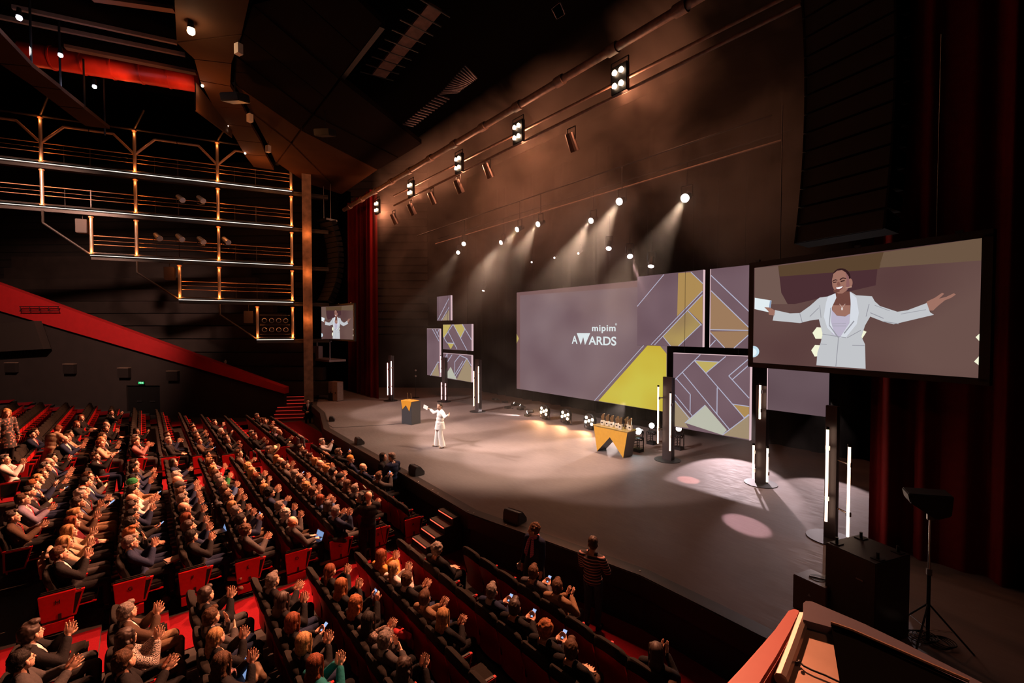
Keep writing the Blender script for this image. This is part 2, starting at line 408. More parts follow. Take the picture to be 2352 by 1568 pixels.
# ------------------------------------------------------------------ galleries on the house-left wall
G0 = Vector((-31.8, 7.6, 0)); GD = Vector((-0.2578, -0.9662, 0))    # runs from the proscenium towards the rear
GN = Vector((GD.y, -GD.x, 0)); 
if GN.dot(Vector((1, 0, 0))) < 0: GN = -GN                             # towards the hall
def gp(m, z, off=0.0): return G0 + GD*m + GN*off + Vector((0, 0, z))
LV = [14.7, 12.4, 9.95, 7.6, 5.2]            # walkway heights
START = [16.0, 16.0, 10.05, 6.05, 2.05]      # how far each walkway reaches
GAL = mat('gallery_steel', (0.035, 0.028, 0.024), 0.45, 0.5)
RAILM = mat('gallery_rail', (0.62, 0.34, 0.20), 0.4, 0.5)
LED = emis('led_strip_white', (1.0, 0.88, 0.78), 1.6)
names = ['topmost', 'second from the top', 'third from the top', 'fourth from the top', 'lowest and shortest']
for k, z in enumerate(LV):
    m1 = START[k]
    t = thing('gallery_walkway', f'gallery walkway with white light strip at left, {names[k]} of five', 'walkway', (0, 0, 0), 0, 'stacked gallery walkways')
    b = MB(); b.bar(gp(-2.2, z-0.02, -0.55), gp(m1, z-0.02, -0.55), 1.1, 0.05); b.build('deck', GAL, t)
    b = MB(); b.cyl(gp(-0.1, z+0.13, 0.04), gp(m1, z+0.13, 0.04), 0.05, n=10); b.build('edge_tube', GAL, t)
    b = MB(); b.bar(gp(-0.05, z, 0.06), gp(m1, z, 0.06), 0.05, 0.022); b.build('light_strip', LED, t)
    b = MB(); b.bar(gp(-2.2, z-0.14, -0.1), gp(m1 if k < 1 else max(m1-0.0, 0), z-0.14, -0.1), 0.12, 0.16); b.build('edge_beam', GAL, t)
    if k < 4:
        for h, r in ((1.1, 0.022), (0.62, 0.018), (0.85, 0.008)):
            MB().cyl(gp(0, z+h, -0.03), gp(m1, z+h, -0.03), r, n=6).build('rail', RAILM, t)
        q = 2.0
        while q < m1-0.5:
            MB().box(gp(q, z+0.6, -0.05), (0.05, 0.05, 1.1), math.atan2(GD.y, GD.x)).build('baluster', GAL, t)
            if q + 2 < m1: MB().cyl(gp(q+1.15, z+0.1, -0.2), gp(q+1.15, z+1.08, -0.2), 0.012, n=6).build('baluster', GAL, t)
            q += 4.0 if True else 0
# posts
def post(m, z0, z1, label, light=True):
    t = thing('gallery_post', label, 'post', gp(m, z0, -0.0), 0, 'gallery posts')
    L = z1-z0
    MB().cyl((0, 0, 0.12), (0, 0, L-0.1), 0.085, n=14).build('shaft', ORANGETUBE, t, smooth=False); smooth_by_angle(t.children[0] if t.children else bpy.data.objects[-1])
    for zz in (0.1, L-0.14):
        b = MB(); b.cyl((0, 0, zz-0.03), (0, 0, zz+0.03), 0.12, n=12); b.box((0, 0, zz), (0.30, 0.05, 0.05)); b.build('collar', RAILM, t)
    if light:
        point('post_light', gp(m, z0+0.22, 0.22), 26, (1.0, 0.27, 0.06), 0.05)
        point('post_light', gp(m, z1-0.30, 0.22), 12, (1.0, 0.27, 0.06), 0.05)
cols = ['at the right end', 'second from the right end', 'third from the right end', 'fourth from the right end']
flo = ['top', 'second', 'third', 'fourth', 'bottom']
for ci, m in enumerate((0.0, 4.0, 8.0, 12.0)):
    for k in range(5):
        zt = LV[k-1]-0.2 if k > 0 else LV[0]+2.55
        if START[k] >= m-0.1:
            post(m, LV[k], zt, f'orange-lit gallery post, {flo[k]} tier, column {cols[ci]}', light=(k > 0 or ci < 4))
for k, m in ((4, 2.0), (3, 6.0), (2, 10.0)):
    post(m, LV[k], LV[k-1]-0.2, f'orange-lit gallery post at the stepped end of the {flo[k]} tier')
# bracket pipes stepping down on the rear side
for k, (m0, m1) in enumerate([(12.0, 10.0), (8.0, 6.0), (4.0, 2.0)]):
    z = LV[k+1]; o = MB().path([gp(m0, z-0.2), gp(m0, z-0.85), gp(m1, LV[k+2])], 0.06).build('brace_pipe', GAL)
    tag(o, ['bent brace pipe below the second walkway', 'bent brace pipe below the third walkway', 'bent brace pipe below the fourth walkway'][k], 'pipe', 'brace pipes under the gallery')
# Y braces and upper chord over the top walkway
for ci, m in enumerate((4.0, 8.0, 12.0)):
    zt = LV[0]
    t = thing('y_brace', 'Y-shaped tube brace on a gallery post, '+['nearest the stage', 'in the middle', 'nearest the left photo edge'][ci], 'brace', gp(m, zt+1.15), 0, 'tube braces over the top walkway')
    R = Matrix.Rotation(math.atan2(GD.y, GD.x), 3, 'Z')
    for sgn in (-1, 1):
        MB().path([R @ Vector((0.05*sgn, 0, 0)), R @ Vector((0.95*sgn, 0, 0.95)), R @ Vector((1.98*sgn, 0, 0.95))], 0.065, 10).build('arm', mat('pale_tube', (0.33, 0.22, 0.17), 0.4, 0.5), t)
    MB().cyl((0, 0, 1.35), R @ Vector((-0.7, 0.9, 2.2)), 0.05).build('raking_strut', GAL, t)
o = MB().cyl(gp(2.0, LV[0]+2.5), gp(18, LV[0]+2.5), 0.06).build('upper_chord_tube', GAL); tag(o, 'long tube running over the gallery posts at the top', 'tube')
# square column at the proscenium
o = MB().box(gp(-0.9, 8.7, 0.05), (0.55, 0.55, 15.2), math.atan2(GD.y, GD.x)).build('proscenium_column', mat('rust_column', (0.22, 0.13, 0.08), 0.6, noise_amt=0.35, nscale=3)); tag(o, 'tall square rusty brown column at the right end of the galleries', 'column')
for z in (6.5, 9.5, 12.0): point('column_light', gp(-0.9, z, 0.75), 22, (1.0, 0.27, 0.06), 0.05)
# stage spotlights standing on the galleries
def gallery_spot(px, py, label, ang):
    p = at_plane(px, py, gp(0, 0, 0.12), GN)
    t = thing('gallery_spotlight', label, 'spotlight', p, math.atan2(GN.y, GN.x)-math.pi/2+ang, 'spotlights on the gallery rails')
    M = Matrix.Rotation(-0.5, 3, 'X')
    b = MB(); b.cyl(M @ Vector((0, -0.3, 0)), M @ Vector((0, 0.32, 0)), 0.13, 0.16, 14); b.build('barrel', STEEL, t)
    b = MB(); b.cyl(M @ Vector((0, 0.32, 0)), M @ Vector((0, 0.34, 0)), 0.14, n=14); b.build('lens', mat('lens_glass', (0.3, 0.32, 0.4), 0.1, 0.6), t)
    b = MB(); b.path([(-0.2, 0, 0), (-0.2, 0, -0.3), (0.2, 0, -0.3), (0.2, 0, 0)], 0.018, 6); b.build('yoke', BLACKM, t)
for px, py, l in [(414, 455, 'left one of two on the second walkway'), (461, 457, 'right one of two on the second walkway'), (362, 543, 'leftmost of the four on the third walkway'),
                  (413, 545, 'second from left on the third walkway'), (462, 551, 'third from left on the third walkway'), (519, 552, 'rightmost on the third walkway')]:
    gallery_spot(px, py, 'silver stage spotlight aimed at the stage, '+l, 0.6)
# boxes under the walkways
for px, py, l in [(190, 520, 'hanging below the second walkway'), (390, 628, 'hanging below the third walkway'), (571, 728, 'hanging below the fourth walkway')]:
    p = at_plane(px, py, gp(0, 0, -0.3), GN); t = thing('gallery_speaker', 'brown boxy speaker '+l, 'speaker', p, math.atan2(GD.y, GD.x), 'speakers under the gallery')
    bevel(MB().box((0, 0, 0), (0.5, 0.45, 0.75)).build('cabinet', mat('brown_cabinet', (0.035, 0.020, 0.013), 0.6), t), 0.02)
    MB().cyl((0, 0, 0.37), (0, 0, 0.9), 0.02).build('hanger', GAL, t)
# eight-lamp ring bank at the lowest tier
t = thing('lamp_bank', 'frame with eight round unlit lamps on the lowest gallery tier', 'lamp bank', gp(1.0, LV[4]+0.35, 0.1), math.atan2(GD.y, GD.x))
b = MB(); 
for z in (0.0, 0.55, 0.62, 1.2): b.cyl((-0.85, 0, z), (0.85, 0, z), 0.025, n=6)
b.build('frame', GAL, t)
for i in range(4):
    for j in range(2):
        L = MB().ring((-0.6+i*0.4, 0.08 if True else 0, 0.28+j*0.58), 0.13, 0.02, 18, 5, 'Y').build('lamp_rim', STEEL, t)
        MB().cyl((-0.6+i*0.4, -0.06, 0.28+j*0.58), (-0.6+i*0.4, 0.06, 0.28+j*0.58), 0.12, n=16).build('lamp', BLACKM, t)

# ------------------------------------------------------------------ ceiling clouds
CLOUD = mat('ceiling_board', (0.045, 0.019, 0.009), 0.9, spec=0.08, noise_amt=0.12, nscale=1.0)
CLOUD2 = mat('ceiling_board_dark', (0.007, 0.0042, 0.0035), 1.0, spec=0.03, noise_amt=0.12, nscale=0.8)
def zpoly(px, z): return [at_z(x, y, z) for x, y in px]
ca = thing('ceiling_raft', 'narrow brown suspended ceiling raft of stepped boards at upper left', 'ceiling raft', at_z(540, 200, 15.6))
L = [(398, -30), (405, 98), (446, 136), (459, 185), (490, 245), (520, 285), (543, 322), (561, 355), (583, 384)]
Rr = [(580, -30), (556, 79), (532, 146), (529, 198), (560, 250), (579, 292), (600, 328), (612, 358), (630, 391)]
for i in range(8):
    z = 15.6
    q = [L[i], Rr[i], Rr[i+1], L[i+1]]
    c = (sum(x for x, y in q)/4, sum(y for x, y in q)/4)
    q = [(c[0]+(x-c[0])*0.985, c[1]+(y-c[1])*0.97) for x, y in q]
    P = [p-ca.location for p in zpoly(q, z)]
    MB().prism(P, (0, 0, 0.18)).build('board', CLOUD, ca)
sd = [(442, 208), (494, 241), (531, 300), (441, 238)]
P = [p-ca.location for p in (at_z(447, 190, 15.6), at_z(494, 241, 15.6), at_z(531, 300, 15.6))]
o = MB().prism([P[0], P[2], P[2]-Vector((0, 0, 0.35)), P[0]-Vector((0, 0, 1.1))], (0.08, 0.03, 0)).build('side_board', CLOUD, ca)
cb = thing('ceiling_raft', 'narrow suspended ceiling raft at the far upper left with a walkway railing', 'ceiling raft', at_z(120, 180, 14.8))
for q in ([(-40, 40), (0, 75), (73, 152), (0, 145), (-40, 120)], [(0, 147), (73, 153), (140, 205), (75, 197)], [(76, 199), (141, 207), (194, 249), (135, 243)], [(137, 245), (195, 251), (252, 296), (196, 289)]):
    P = [p-cb.location for p in zpoly(q, 14.8)]; MB().prism(P, (0, 0, 0.15)).build('board', CLOUD, cb)
for x, y in [(72, 80), (139, 130), (195, 205), (241, 240)]:
    p = at_z(x, y+70, 14.95)-cb.location; MB().cyl(p, p+Vector((0, 0, 2.6)), 0.035, n=6).build('hanger_rod', BLACKM, cb)
point('raft_fill_light', at_z(470, 262, 14.2), 120, (1.0, 0.32, 0.08), 0.1); point('raft_fill_light', at_z(600, 405, 14.6), 90, (1.0, 0.32, 0.08), 0.1)  # added points without a fitting, giving the raft boards their orange glow
# large faceted raft
cc = thing('ceiling_raft', 'very large dark faceted ceiling raft of ribbed boards at upper centre', 'ceiling raft', at_z(700, 200, 15.9))
f = lambda x, y: (500+x/3.357, y/3.357)
Lp = [f(960, -120), f(590, -60), f(260, 30), f(190, 250), f(130, 425), f(120, 640), f(250, 860), f(390, 1120)]
Cp = [f(1270, 180), f(1100, 400), f(940, 610), f(835, 755), f(735, 885), f(640, 1000), f(565, 1105), f(455, 1255)]
Rp = [None, f(1180, 440), f(1020, 650), f(1580, 1110), f(1400, 1220), f(1240, 1310), f(960, 1500), f(690, 1415)]
def board(q, z, m, k=0.97):
    c = (sum(x for x, y in q)/len(q), sum(y for x, y in q)/len(q))
    P = [p-cc.location for p in zpoly(q, z)]
    ce = sum(P, Vector((0, 0, 0)))/len(P)
    n = (P[1]-P[0]).cross(P[2]-P[0])
    P = [ce+(p-ce)*k for p in P]
    MB().prism(P, (0, 0, 0.2)).build('board', m, cc)
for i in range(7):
    m = CLOUD if i >= 5 else CLOUD2  # boards by the galleries are browner: the orange glow is put into their colour
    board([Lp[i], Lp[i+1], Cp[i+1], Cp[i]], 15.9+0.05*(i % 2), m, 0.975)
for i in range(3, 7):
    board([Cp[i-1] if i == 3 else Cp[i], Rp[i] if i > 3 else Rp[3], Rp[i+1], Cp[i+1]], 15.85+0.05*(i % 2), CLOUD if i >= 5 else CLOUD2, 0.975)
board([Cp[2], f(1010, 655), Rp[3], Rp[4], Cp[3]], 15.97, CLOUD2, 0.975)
b = MB()
for a, c in zip(Cp, Cp[1:]): 
    b.bar(at_z(*a, 16.2)-cc.location, at_z(*c, 16.2)-cc.location, 0.18, 0.3)
b.build('cross_beam', BLACKM, cc)
b = MB()
for i in range(1, 8):
    b.cyl(at_z(*Lp[i], 16.15)-cc.location, at_z(*Cp[i], 16.15)-cc.location, 0.05, n=6)
b.build('rib_pipe', mat('rib_pipe', (0.08, 0.05, 0.04), 0.5, 0.4), cc)
# small lamps and boxes clipped to the raft edges
for k, (px, py) in enumerate([(548, 113), (574, 271), (616, 342)]):
    t = thing('clip_box', 'small white box fixed to the raft edge, '+['uppermost', 'middle', 'lowest'][k]+' of three', 'box', at_z(px, py, 15.3), 0.4, 'white boxes on the raft edge')
    MB().box((0, 0, 0), (0.22, 0.18, 0.34)).build('casing', mat('clip_white', (0.6, 0.5, 0.42), 0.5), t); MB().cyl((0, 0, 0.17), (0, 0, 0.4), 0.015).build('bracket', BLACKM, t)
for k, (px, py) in enumerate([(540, 225), (747, 305)]):
    p = at_z(px, py, 14.9)
    t = thing('hanging_flood', 'black square flood fitting hanging under the ceiling raft, '+['the left one', 'the right one'][k], 'floodlight', p, 0.8, 'black floods under the ceiling')
    bevel(MB().box((0, 0, 0), (0.75, 0.75, 0.3), rx=0.3).build('housing', BLACKM, t), 0.03)
    MB().cyl((0, 0, 0.1), (0, 0, 1.1), 0.025).build('hanger', BLACKM, t)
# bright ceiling lamps
def ceil_lamp(px, py, z, col, power, label, r=0.07, es=60):
    p = at_z(px, py, z); t = thing('ceiling_lamp', label, 'ceiling lamp', p, 0, 'bare bright ceiling lamps')
    MB().ell((0, 0, 0), r, 14, 9).build('bulb', emis('lamp_'+label[:14], col, es), t, smooth=True)
    MB().cyl((0, 0, r*0.7), (0, 0, 0.3), r*1.05, r*0.7, 14).build('housing', BLACKM, t)
    if power: point('ceiling_lamp_light', p-Vector((0, 0, 0.2)), power, col, 0.08)
ceil_lamp(439, 72, 15.3, (1.0, 0.62, 0.35), 15, 'glowing warm lamp at the top of the narrow ceiling raft', 0.11, 90)
ceil_lamp(44, 41, 15.5, (0.75, 0.72, 1.0), 12, 'cold white lamp at the upper left corner', 0.075, 30)
ceil_lamp(139, 127, 15.5, (0.75, 0.72, 1.0), 12, 'cold white lamp in front of the red duct', 0.07, 30)
ceil_lamp(217, 199, 15.5, (0.75, 0.72, 1.0), 12, 'cold white lamp below the red duct', 0.07, 30)
for px, py, l in [(465, 197, 'upper'), (522, 289, 'middle'), (563, 352, 'lower')]:
    ceil_lamp(px, py, 15.55, (1.0, 0.6, 0.4), 5, 'tiny warm lamp on the raft rim, '+l+' one', 0.05, 20)
# red ventilation duct and beams at upper left
b = MB(); a = at_z(50, 122, 17.6); c = at_z(452, 188, 17.6); d = (c-a)
for i in range(6):
    b.cyl(a+d*(i/6), a+d*((i+0.94)/6), 0.46, n=20); b.cyl(a+d*((i+0.94)/6), a+d*((i+1)/6), 0.49, n=20)
DUCT = mat('red_duct', (0.45, 0.03, 0.015), 0.35, 0.3, noise_amt=0.2, nscale=2)
o = b.build('ventilation_duct', DUCT); smooth_by_angle(o); tag(o, 'fat round red ventilation duct high at upper left', 'duct')
spot('duct_light', (a+d*0.35)+Vector((1.5, 1.5, -2.2)), a+d*0.35, 420, (1.0, 0.30, 0.12), 70, 0.6, 0.3); spot('duct_light', (a+d*0.8)+Vector((1.5, 1.0, -2.0)), a+d*0.8, 260, (1.0, 0.30, 0.12), 60, 0.6, 0.3)
BEAM = mat('roof_beam', (0.20, 0.12, 0.09), 0.6, noise_amt=0.1)
for (x0, y0, x1, y1, l) in [(28, 16, 406, 98, 'upper'), (-10, 37, 425, 126, 'lower')]:
    o = MB().bar(at_z(x0, y0, 17.2), at_z(x1, y1, 17.2), 0.12, 0.14).build('roof_beam', BEAM); tag(o, f'long pale brown roof flange above the red duct, {l} of the pair', 'beam', 'roof beams above the duct')
for (x0, y0, x1, y1, l) in [(150, 108, 450, 167, 'the one along the top of the red duct'), (210, -5, 400, 22, 'the short one at the very top')]:
    o = MB().bar(at_z(x0, y0, 16.9), at_z(x1, y1, 16.9), 0.25, 0.12).build('roof_beam', mat('beam_red_brown', (0.18, 0.07, 0.035), 0.6)); tag(o, 'brown roof flange, '+l, 'beam', 'roof beams above the duct')
# catwalk with grating at upper centre
g = thing('ceiling_catwalk', 'narrow reddish ceiling catwalk seen from below with hooped rails at top centre', 'catwalk', at_z(950, 70, 17.0))
P = [p-g.location for p in zpoly([(855, 172), (885, 180), (1015, 28), (985, 10)], 17.0)]
MB().prism(P, (0, 0, 0.1)).build('deck', mat('catwalk_deck', (0.10, 0.050, 0.036), 0.8, noise_amt=0.4, nscale=3), g)
for i in range(9):
    k = i/8; a = P[0].lerp(P[3], k); c = P[1].lerp(P[2], k); e = (a-c)*0.9
    MB().path([a+e, a+e*0.2, c-e*0.2, c-e*0.7], 0.03, 6).build('hoop', BLACKM, g)
for k, (q, l) in enumerate([([(1010, 215), (1068, 150), (1095, 180), (1052, 212)], 'right'), ([(925, 285), (1005, 218), (1032, 228), (950, 290)], 'middle'), ([(1268, 18), (1285, 5), (1296, 32), (1280, 42)], 'upper right')]):
    P = zpoly(q, 16.2); t = thing('ceiling_grating', 'slatted metal ceiling grating, '+l+' one', 'grating', P[0], 0, 'slatted gratings in the dark ceiling')
    b = MB(); n = 14
    for i in range(n):
        a = P[0].lerp(P[1], i/(n-1))-P[0]; c = P[3].lerp(P[2], i/(n-1))-P[0]; b.bar(a, c, 0.06, 0.05)
    b.build('slats', mat('grating_blue', (0.09, 0.07, 0.085), 0.5, 0.4), t)

# ------------------------------------------------------------------ pipes and stage lights over the stage
def pipe_t(p0, p1, t, r, name, label, m=BLACKM, joints=0):
    a = at_t(*p0, t); c = at_t(*p1, t); o = MB(); o.cyl(a, c, r, n=12)
    for i in range(joints):
        q = a.lerp(c, (i+0.5)/joints); d = (c-a).normalized(); o.cyl(q-d*0.18, q+d*0.18, r*1.35, n=12)
    o = o.build(name, m); smooth_by_angle(o); return tag(o, label, 'pipe')
PIPEM = mat('dusty_pipe', (0.20, 0.13, 0.10), 0.6, noise_amt=0.3, nscale=6)
pipe_t((790, 482), (1660, -38), 11.5, 0.13, 'proscenium_pipe', 'thick dusty pipe running diagonally along the top of the stage opening', PIPEM, 12)
pipe_t((905, 450), (1840, -25), 12.2, 0.05, 'lighting_bar', 'thin upper bar carrying the four-lamp clusters', PIPEM)
pipe_t((905, 472), (1840, 10), 12.2, 0.05, 'lighting_bar', 'thin lower bar just under the four-lamp clusters', PIPEM)
pipe_t((1000, 560), (1795, 322), 15.0, 0.03, 'fly_bar', 'thin fly bar crossing the haze above the stage spotlights', PIPEM)
BLB = emis('blinder_bulb', (1.0, 0.66, 0.40), 16.0)
ordn = ['largest and nearest', 'second from the right', 'middle', 'fourth from the right', 'smallest and farthest left']
for i, (px, py) in enumerate(BLIND):
    p = at_t(px, py, 12.0)
    t = thing('blinder_light', f'four-lamp amber blinder over the stage front, {ordn[i]} of five', 'stage light', p, 0, 'row of four-lamp blinders')
    s = 1.0
    b = MB(); b.box((0, 0.08, 0), (0.62, 0.16, 0.9)); bevel(b.build('housing', BLACKM, t), 0.02)
    for a in (-0.13, 0.13):
        for z in (-0.30, -0.0+0.0, ) if False else (-0.21, 0.21):
            q = MB().cyl((a, -0.0, z), (a, -0.07, z), 0.072, 0.088, n=18).build('lamp', BLB, t)
    MB().path([(-0.34, 0.05, 0), (-0.34, 0.05, 0.6), (0.34, 0.05, 0.6), (0.34, 0.05, 0)], 0.02, 6).build('yoke', BLACKM, t)
def moving_head(p, d, label, r, col, es, group, rim=True, drop=0.9):
    es = min(es, 14); r *= 0.88
    """round stage light: body pointing along d with a glowing lens"""
    t = thing('stage_spotlight', label, 'stage light', p, 0, group); d = Vector(d).normalized()
    MB().cyl(-d*0.42, -d*0.02, r*0.8, r*1.12, 18).build('head', BLACKM, t)
    MB().cyl(-d*0.02, d*0.0, r, n=20).build('lens', emis('lens_%s_%g' % (group[:10], es), col, es), t)
    side = d.cross(Vector((0, 0, 1))); side = side.normalized() if side.length > 0.1 else Vector((1, 0, 0))
    q = r*1.35
    if drop: MB().cyl(-d*0.2+Vector((0, 0, 0.40)), -d*0.2+Vector((0, 0, 0.40+drop)), 0.02, n=6).build('drop_rod', BLACKM, t)
    MB().path([-d*0.2+side*q, -d*0.2+side*q+Vector((0, 0, 0.42)), -d*0.2-side*q+Vector((0, 0, 0.42)), -d*0.2-side*q], 0.025, 6).build('yoke', BLACKM, t)
    return t
TOC = lambda p: (Vector((-8, -2, 2))-p)
rows = [((1573, 455), 15.5, 'largest, in bright haze at the right', 0.15), ((1422, 463), 14.0, 'second from the right, larger', 0.13), ((1357, 507), 15.5, 'third from the right', 0.12),
        ((1235, 515), 14.0, 'fourth from the right', 0.115), ((1187, 527), 14.0, 'fifth from the right', 0.115), ((1150, 557), 15.5, 'sixth from the right', 0.115),
        ((1065, 560), 14.0, 'upper of the two at the left end', 0.11), ((1052, 580), 15.5, 'lower of the two at the left end', 0.11)]
TOPS = []
for (x, y), t_, l, r in rows:
    p = at_t(x, y, t_); TOPS.append(p)
    moving_head(p, (0.15*(x-1300)/300, -1, -0.45) if x > 1100 else (0.75, -0.9, -0.6), 'round white spotlight high over the stage, '+l, r*1.15, (1.0, 0.86, 0.74), 40, 'high round spotlights over the stage')
for (x, y), l, d in [((1398, 571), 'the one with a beam crossing the main screen', (0.25, -0.5, -0.8)), ((1447, 589), 'the middle one with a beam to lower right', (0.45, -0.5, -0.8)), ((1495, 612), 'the pinkish one just above the screens', (0.1, -0.35, -1))]:
    p = at_t(x, y, 16.2)
    moving_head(p, d, 'small beam light below the high spotlights, '+l, 0.13, (1.0, 0.80, 0.80), 14, 'small beam lights above the screens')
for (x, y), l in [((1273, 592), 'right of the pair'), ((1221, 602), 'left of the pair'), ((1328, 582), 'third, farther right')]:
    moving_head(at_t(x, y, 17.5), (0.1, -1, -0.5), 'tiny distant spotlight in the haze, '+l, 0.05, (1.0, 0.85, 0.85), 12, 'tiny distant spotlights')
t = moving_head(at_t(1110, 668, 16.5), (0.0, -0.4, -1), 'hanging projector-like fixture with a white tip left of the main screen', 0.09, (1, 0.85, 0.8), 5, 'hanging fixture', True)
# unlit fixtures hanging beside the blinders
for k, (x, y) in enumerate([(1052, 425), (905, 500), (1120, 388), (1312, 322), (992, 452), (944, 478)]):
    p = at_t(x, y, 12.2); t = thing('hanging_fixture', 'unlit hanging lamp body under the lighting bar, '+['below the middle blinder', 'left end by the smallest blinder', 'right of the middle blinder', 'between the two nearest blinders', 'between the fourth and middle blinders', 'under the fourth blinder'][k], 'stage light', p, 0, 'unlit lamps under the bar')
    M = Matrix.Rotation(0.5, 3, 'X'); MB().cyl(M @ Vector((0, 0, 0.25)), M @ Vector((0, 0, -0.4)), 0.16, 0.19, 14).build('barrel', mat('fixture_grey', (0.10, 0.07, 0.06), 0.4, 0.5), t)
    MB().path([(-0.2, 0, 0), (-0.2, 0, 0.45), (0.2, 0, 0.45), (0.2, 0, 0)], 0.02, 6).build('yoke', BLACKM, t)

for tt in (14.05, 15.55):
    o = MB().cyl((-27, tt, 11.95), (-5.5, tt, 11.95), 0.03, n=8).build('fly_bar', BLACKM); tag(o, 'dark fly bar carrying the '+('nearer' if tt < 15 else 'rear')+' round spotlights', 'pipe')
# ------------------------------------------------------------------ loudspeaker line arrays
def line_array(name, label, top, n, w, h, ang0, dang, rz, group=None):
    """banana of n cabinets, hanging; local x = width, -y = front"""
    t = thing(name, label, 'loudspeaker', top, rz, group)
    p = Vector((0, 0, 0)); a = ang0
    for i in range(n):
        R = Matrix.Rotation(-a, 3, 'X')
        c = p + R @ Vector((0, 0.02, -h/2))
        b = MB(); 
        for s in (-1, 1):
            b.prism([c+R @ Vector((s*w/2, -0.0, -h*0.47)), c+R @ Vector((s*w/2, -0.0, h*0.47)), c+R @ Vector((s*w/2, 0.42, h*0.36)), c+R @ Vector((s*w/2, 0.42, -h*0.36))], (-s*0.03, 0, 0), 0)
        b.prism([c+R @ Vector((-w/2, 0.03, -h*0.46)), c+R @ Vector((-w/2, 0.03, h*0.46)), c+R @ Vector((-w/2, 0.42, h*0.36)), c+R @ Vector((-w/2, 0.42, -h*0.36))], (w, 0, 0), 0)
        o = b.build('cabinet', mat('array_black', (0.008, 0.007, 0.007), 0.7, spec=0.1), t)
        b = MB(); b.prism([c+R @ Vector((-w/2+0.03, 0.03, -h*0.44)), c+R @ Vector((w/2-0.03, 0.03, -h*0.44)), c+R @ Vector((w/2-0.03, 0.03, h*0.44)), c+R @ Vector((-w/2+0.03, 0.03, h*0.44))], R @ Vector((0, -0.025, 0)))
        b.build('grille', mat('array_grille', (0.014, 0.012, 0.012), 0.7, 0.2, bump=0.8, bscale=400), o)
        p = p + R @ Vector((0, 0, -h)); a += dang
    MB().box((0, 0.2, 0.12), (w*0.8, 0.8, 0.12)).build('bumper_frame', BLACKM, t)
    for s in (-1, 1): MB().cyl((s*w*0.3, 0.2, 0.15), (s*w*0.3, 0.2, 2.5), 0.012).build('chain', STEEL, t)
    return t
# ------------------------------------------------------------------ line arrays
line_array('line_array', 'big black curved line array loudspeaker hanging at upper right', (-2.42, 8.72, 11.85), 14, 1.34, 0.325, -0.16, 0.026, math.atan2(-0.216, 0.976), 'curved line arrays')
line_array('line_array', 'black curved line array loudspeaker hanging at the far side left of the curtain', (-31.6, 9.6, 13.0), 16, 1.34, 0.34, -0.42, 0.062, 0.25, 'curved line arrays')

# ------------------------------------------------------------------ projection screens
def screen_mat(name, c0, c1, scale=0.25, axis=0, strength=1.0):
    m = bpy.data.materials.new(name); m.use_nodes = True; nt = m.node_tree; nt.nodes.remove(nt.nodes['Principled BSDF'])
    e = nt.nodes.new('ShaderNodeEmission'); tc = nt.nodes.new('ShaderNodeTexCoord'); n = nt.nodes.new('ShaderNodeTexNoise')
    n.inputs['Scale'].default_value = scale; n.inputs['Detail'].default_value = 1
    nt.links.new(tc.outputs['Object'], n.inputs['Vector'])
    r = nt.nodes.new('ShaderNodeValToRGB'); r.color_ramp.elements[0].color = (*c0, 1); r.color_ramp.elements[1].color = (*c1, 1)
    r.color_ramp.elements[0].position = 0.3; r.color_ramp.elements[1].position = 0.7
    nt.links.new(n.outputs['Fac'], r.inputs[0]); nt.links.new(r.outputs[0], e.inputs[0]); e.inputs[1].default_value = strength
    nt.links.new(e.outputs[0], nt.nodes['Material Output'].inputs[0]); MATS[name] = m; return m
MAUVE = screen_mat('screen_mauve', srgb(112, 88, 94), srgb(134, 112, 116), 0.35)
MAUVE2 = screen_mat('panel_mauve', srgb(106, 82, 90), srgb(122, 98, 106), 0.5)
YEL = screen_mat('screen_yellow', srgb(200, 172, 56), srgb(206, 192, 74), 0.5)
SAND = emis('panel_sand', srgb(172, 138, 84)); TAN = emis('panel_tan', srgb(156, 122, 92)); PALE = emis('panel_pale', srgb(186, 186, 170)); OLIVE = emis('panel_olive', srgb(190, 170, 96))
KHAKI = emis('panel_khaki', srgb(160, 140, 112))
LINE = emis('panel_line', srgb(178, 178, 200)); LOGO = emis('logo_white', srgb(222, 232, 234), 1.0)
GREYP = screen_mat('panel_grey', srgb(92, 72, 78), srgb(112, 92, 98), 0.5)
FRAME = mat('screen_frame', (0.01, 0.01, 0.01), 0.5)
EDGE = emis('panel_edge_glow', (0.9, 0.62, 0.66), 0.8)
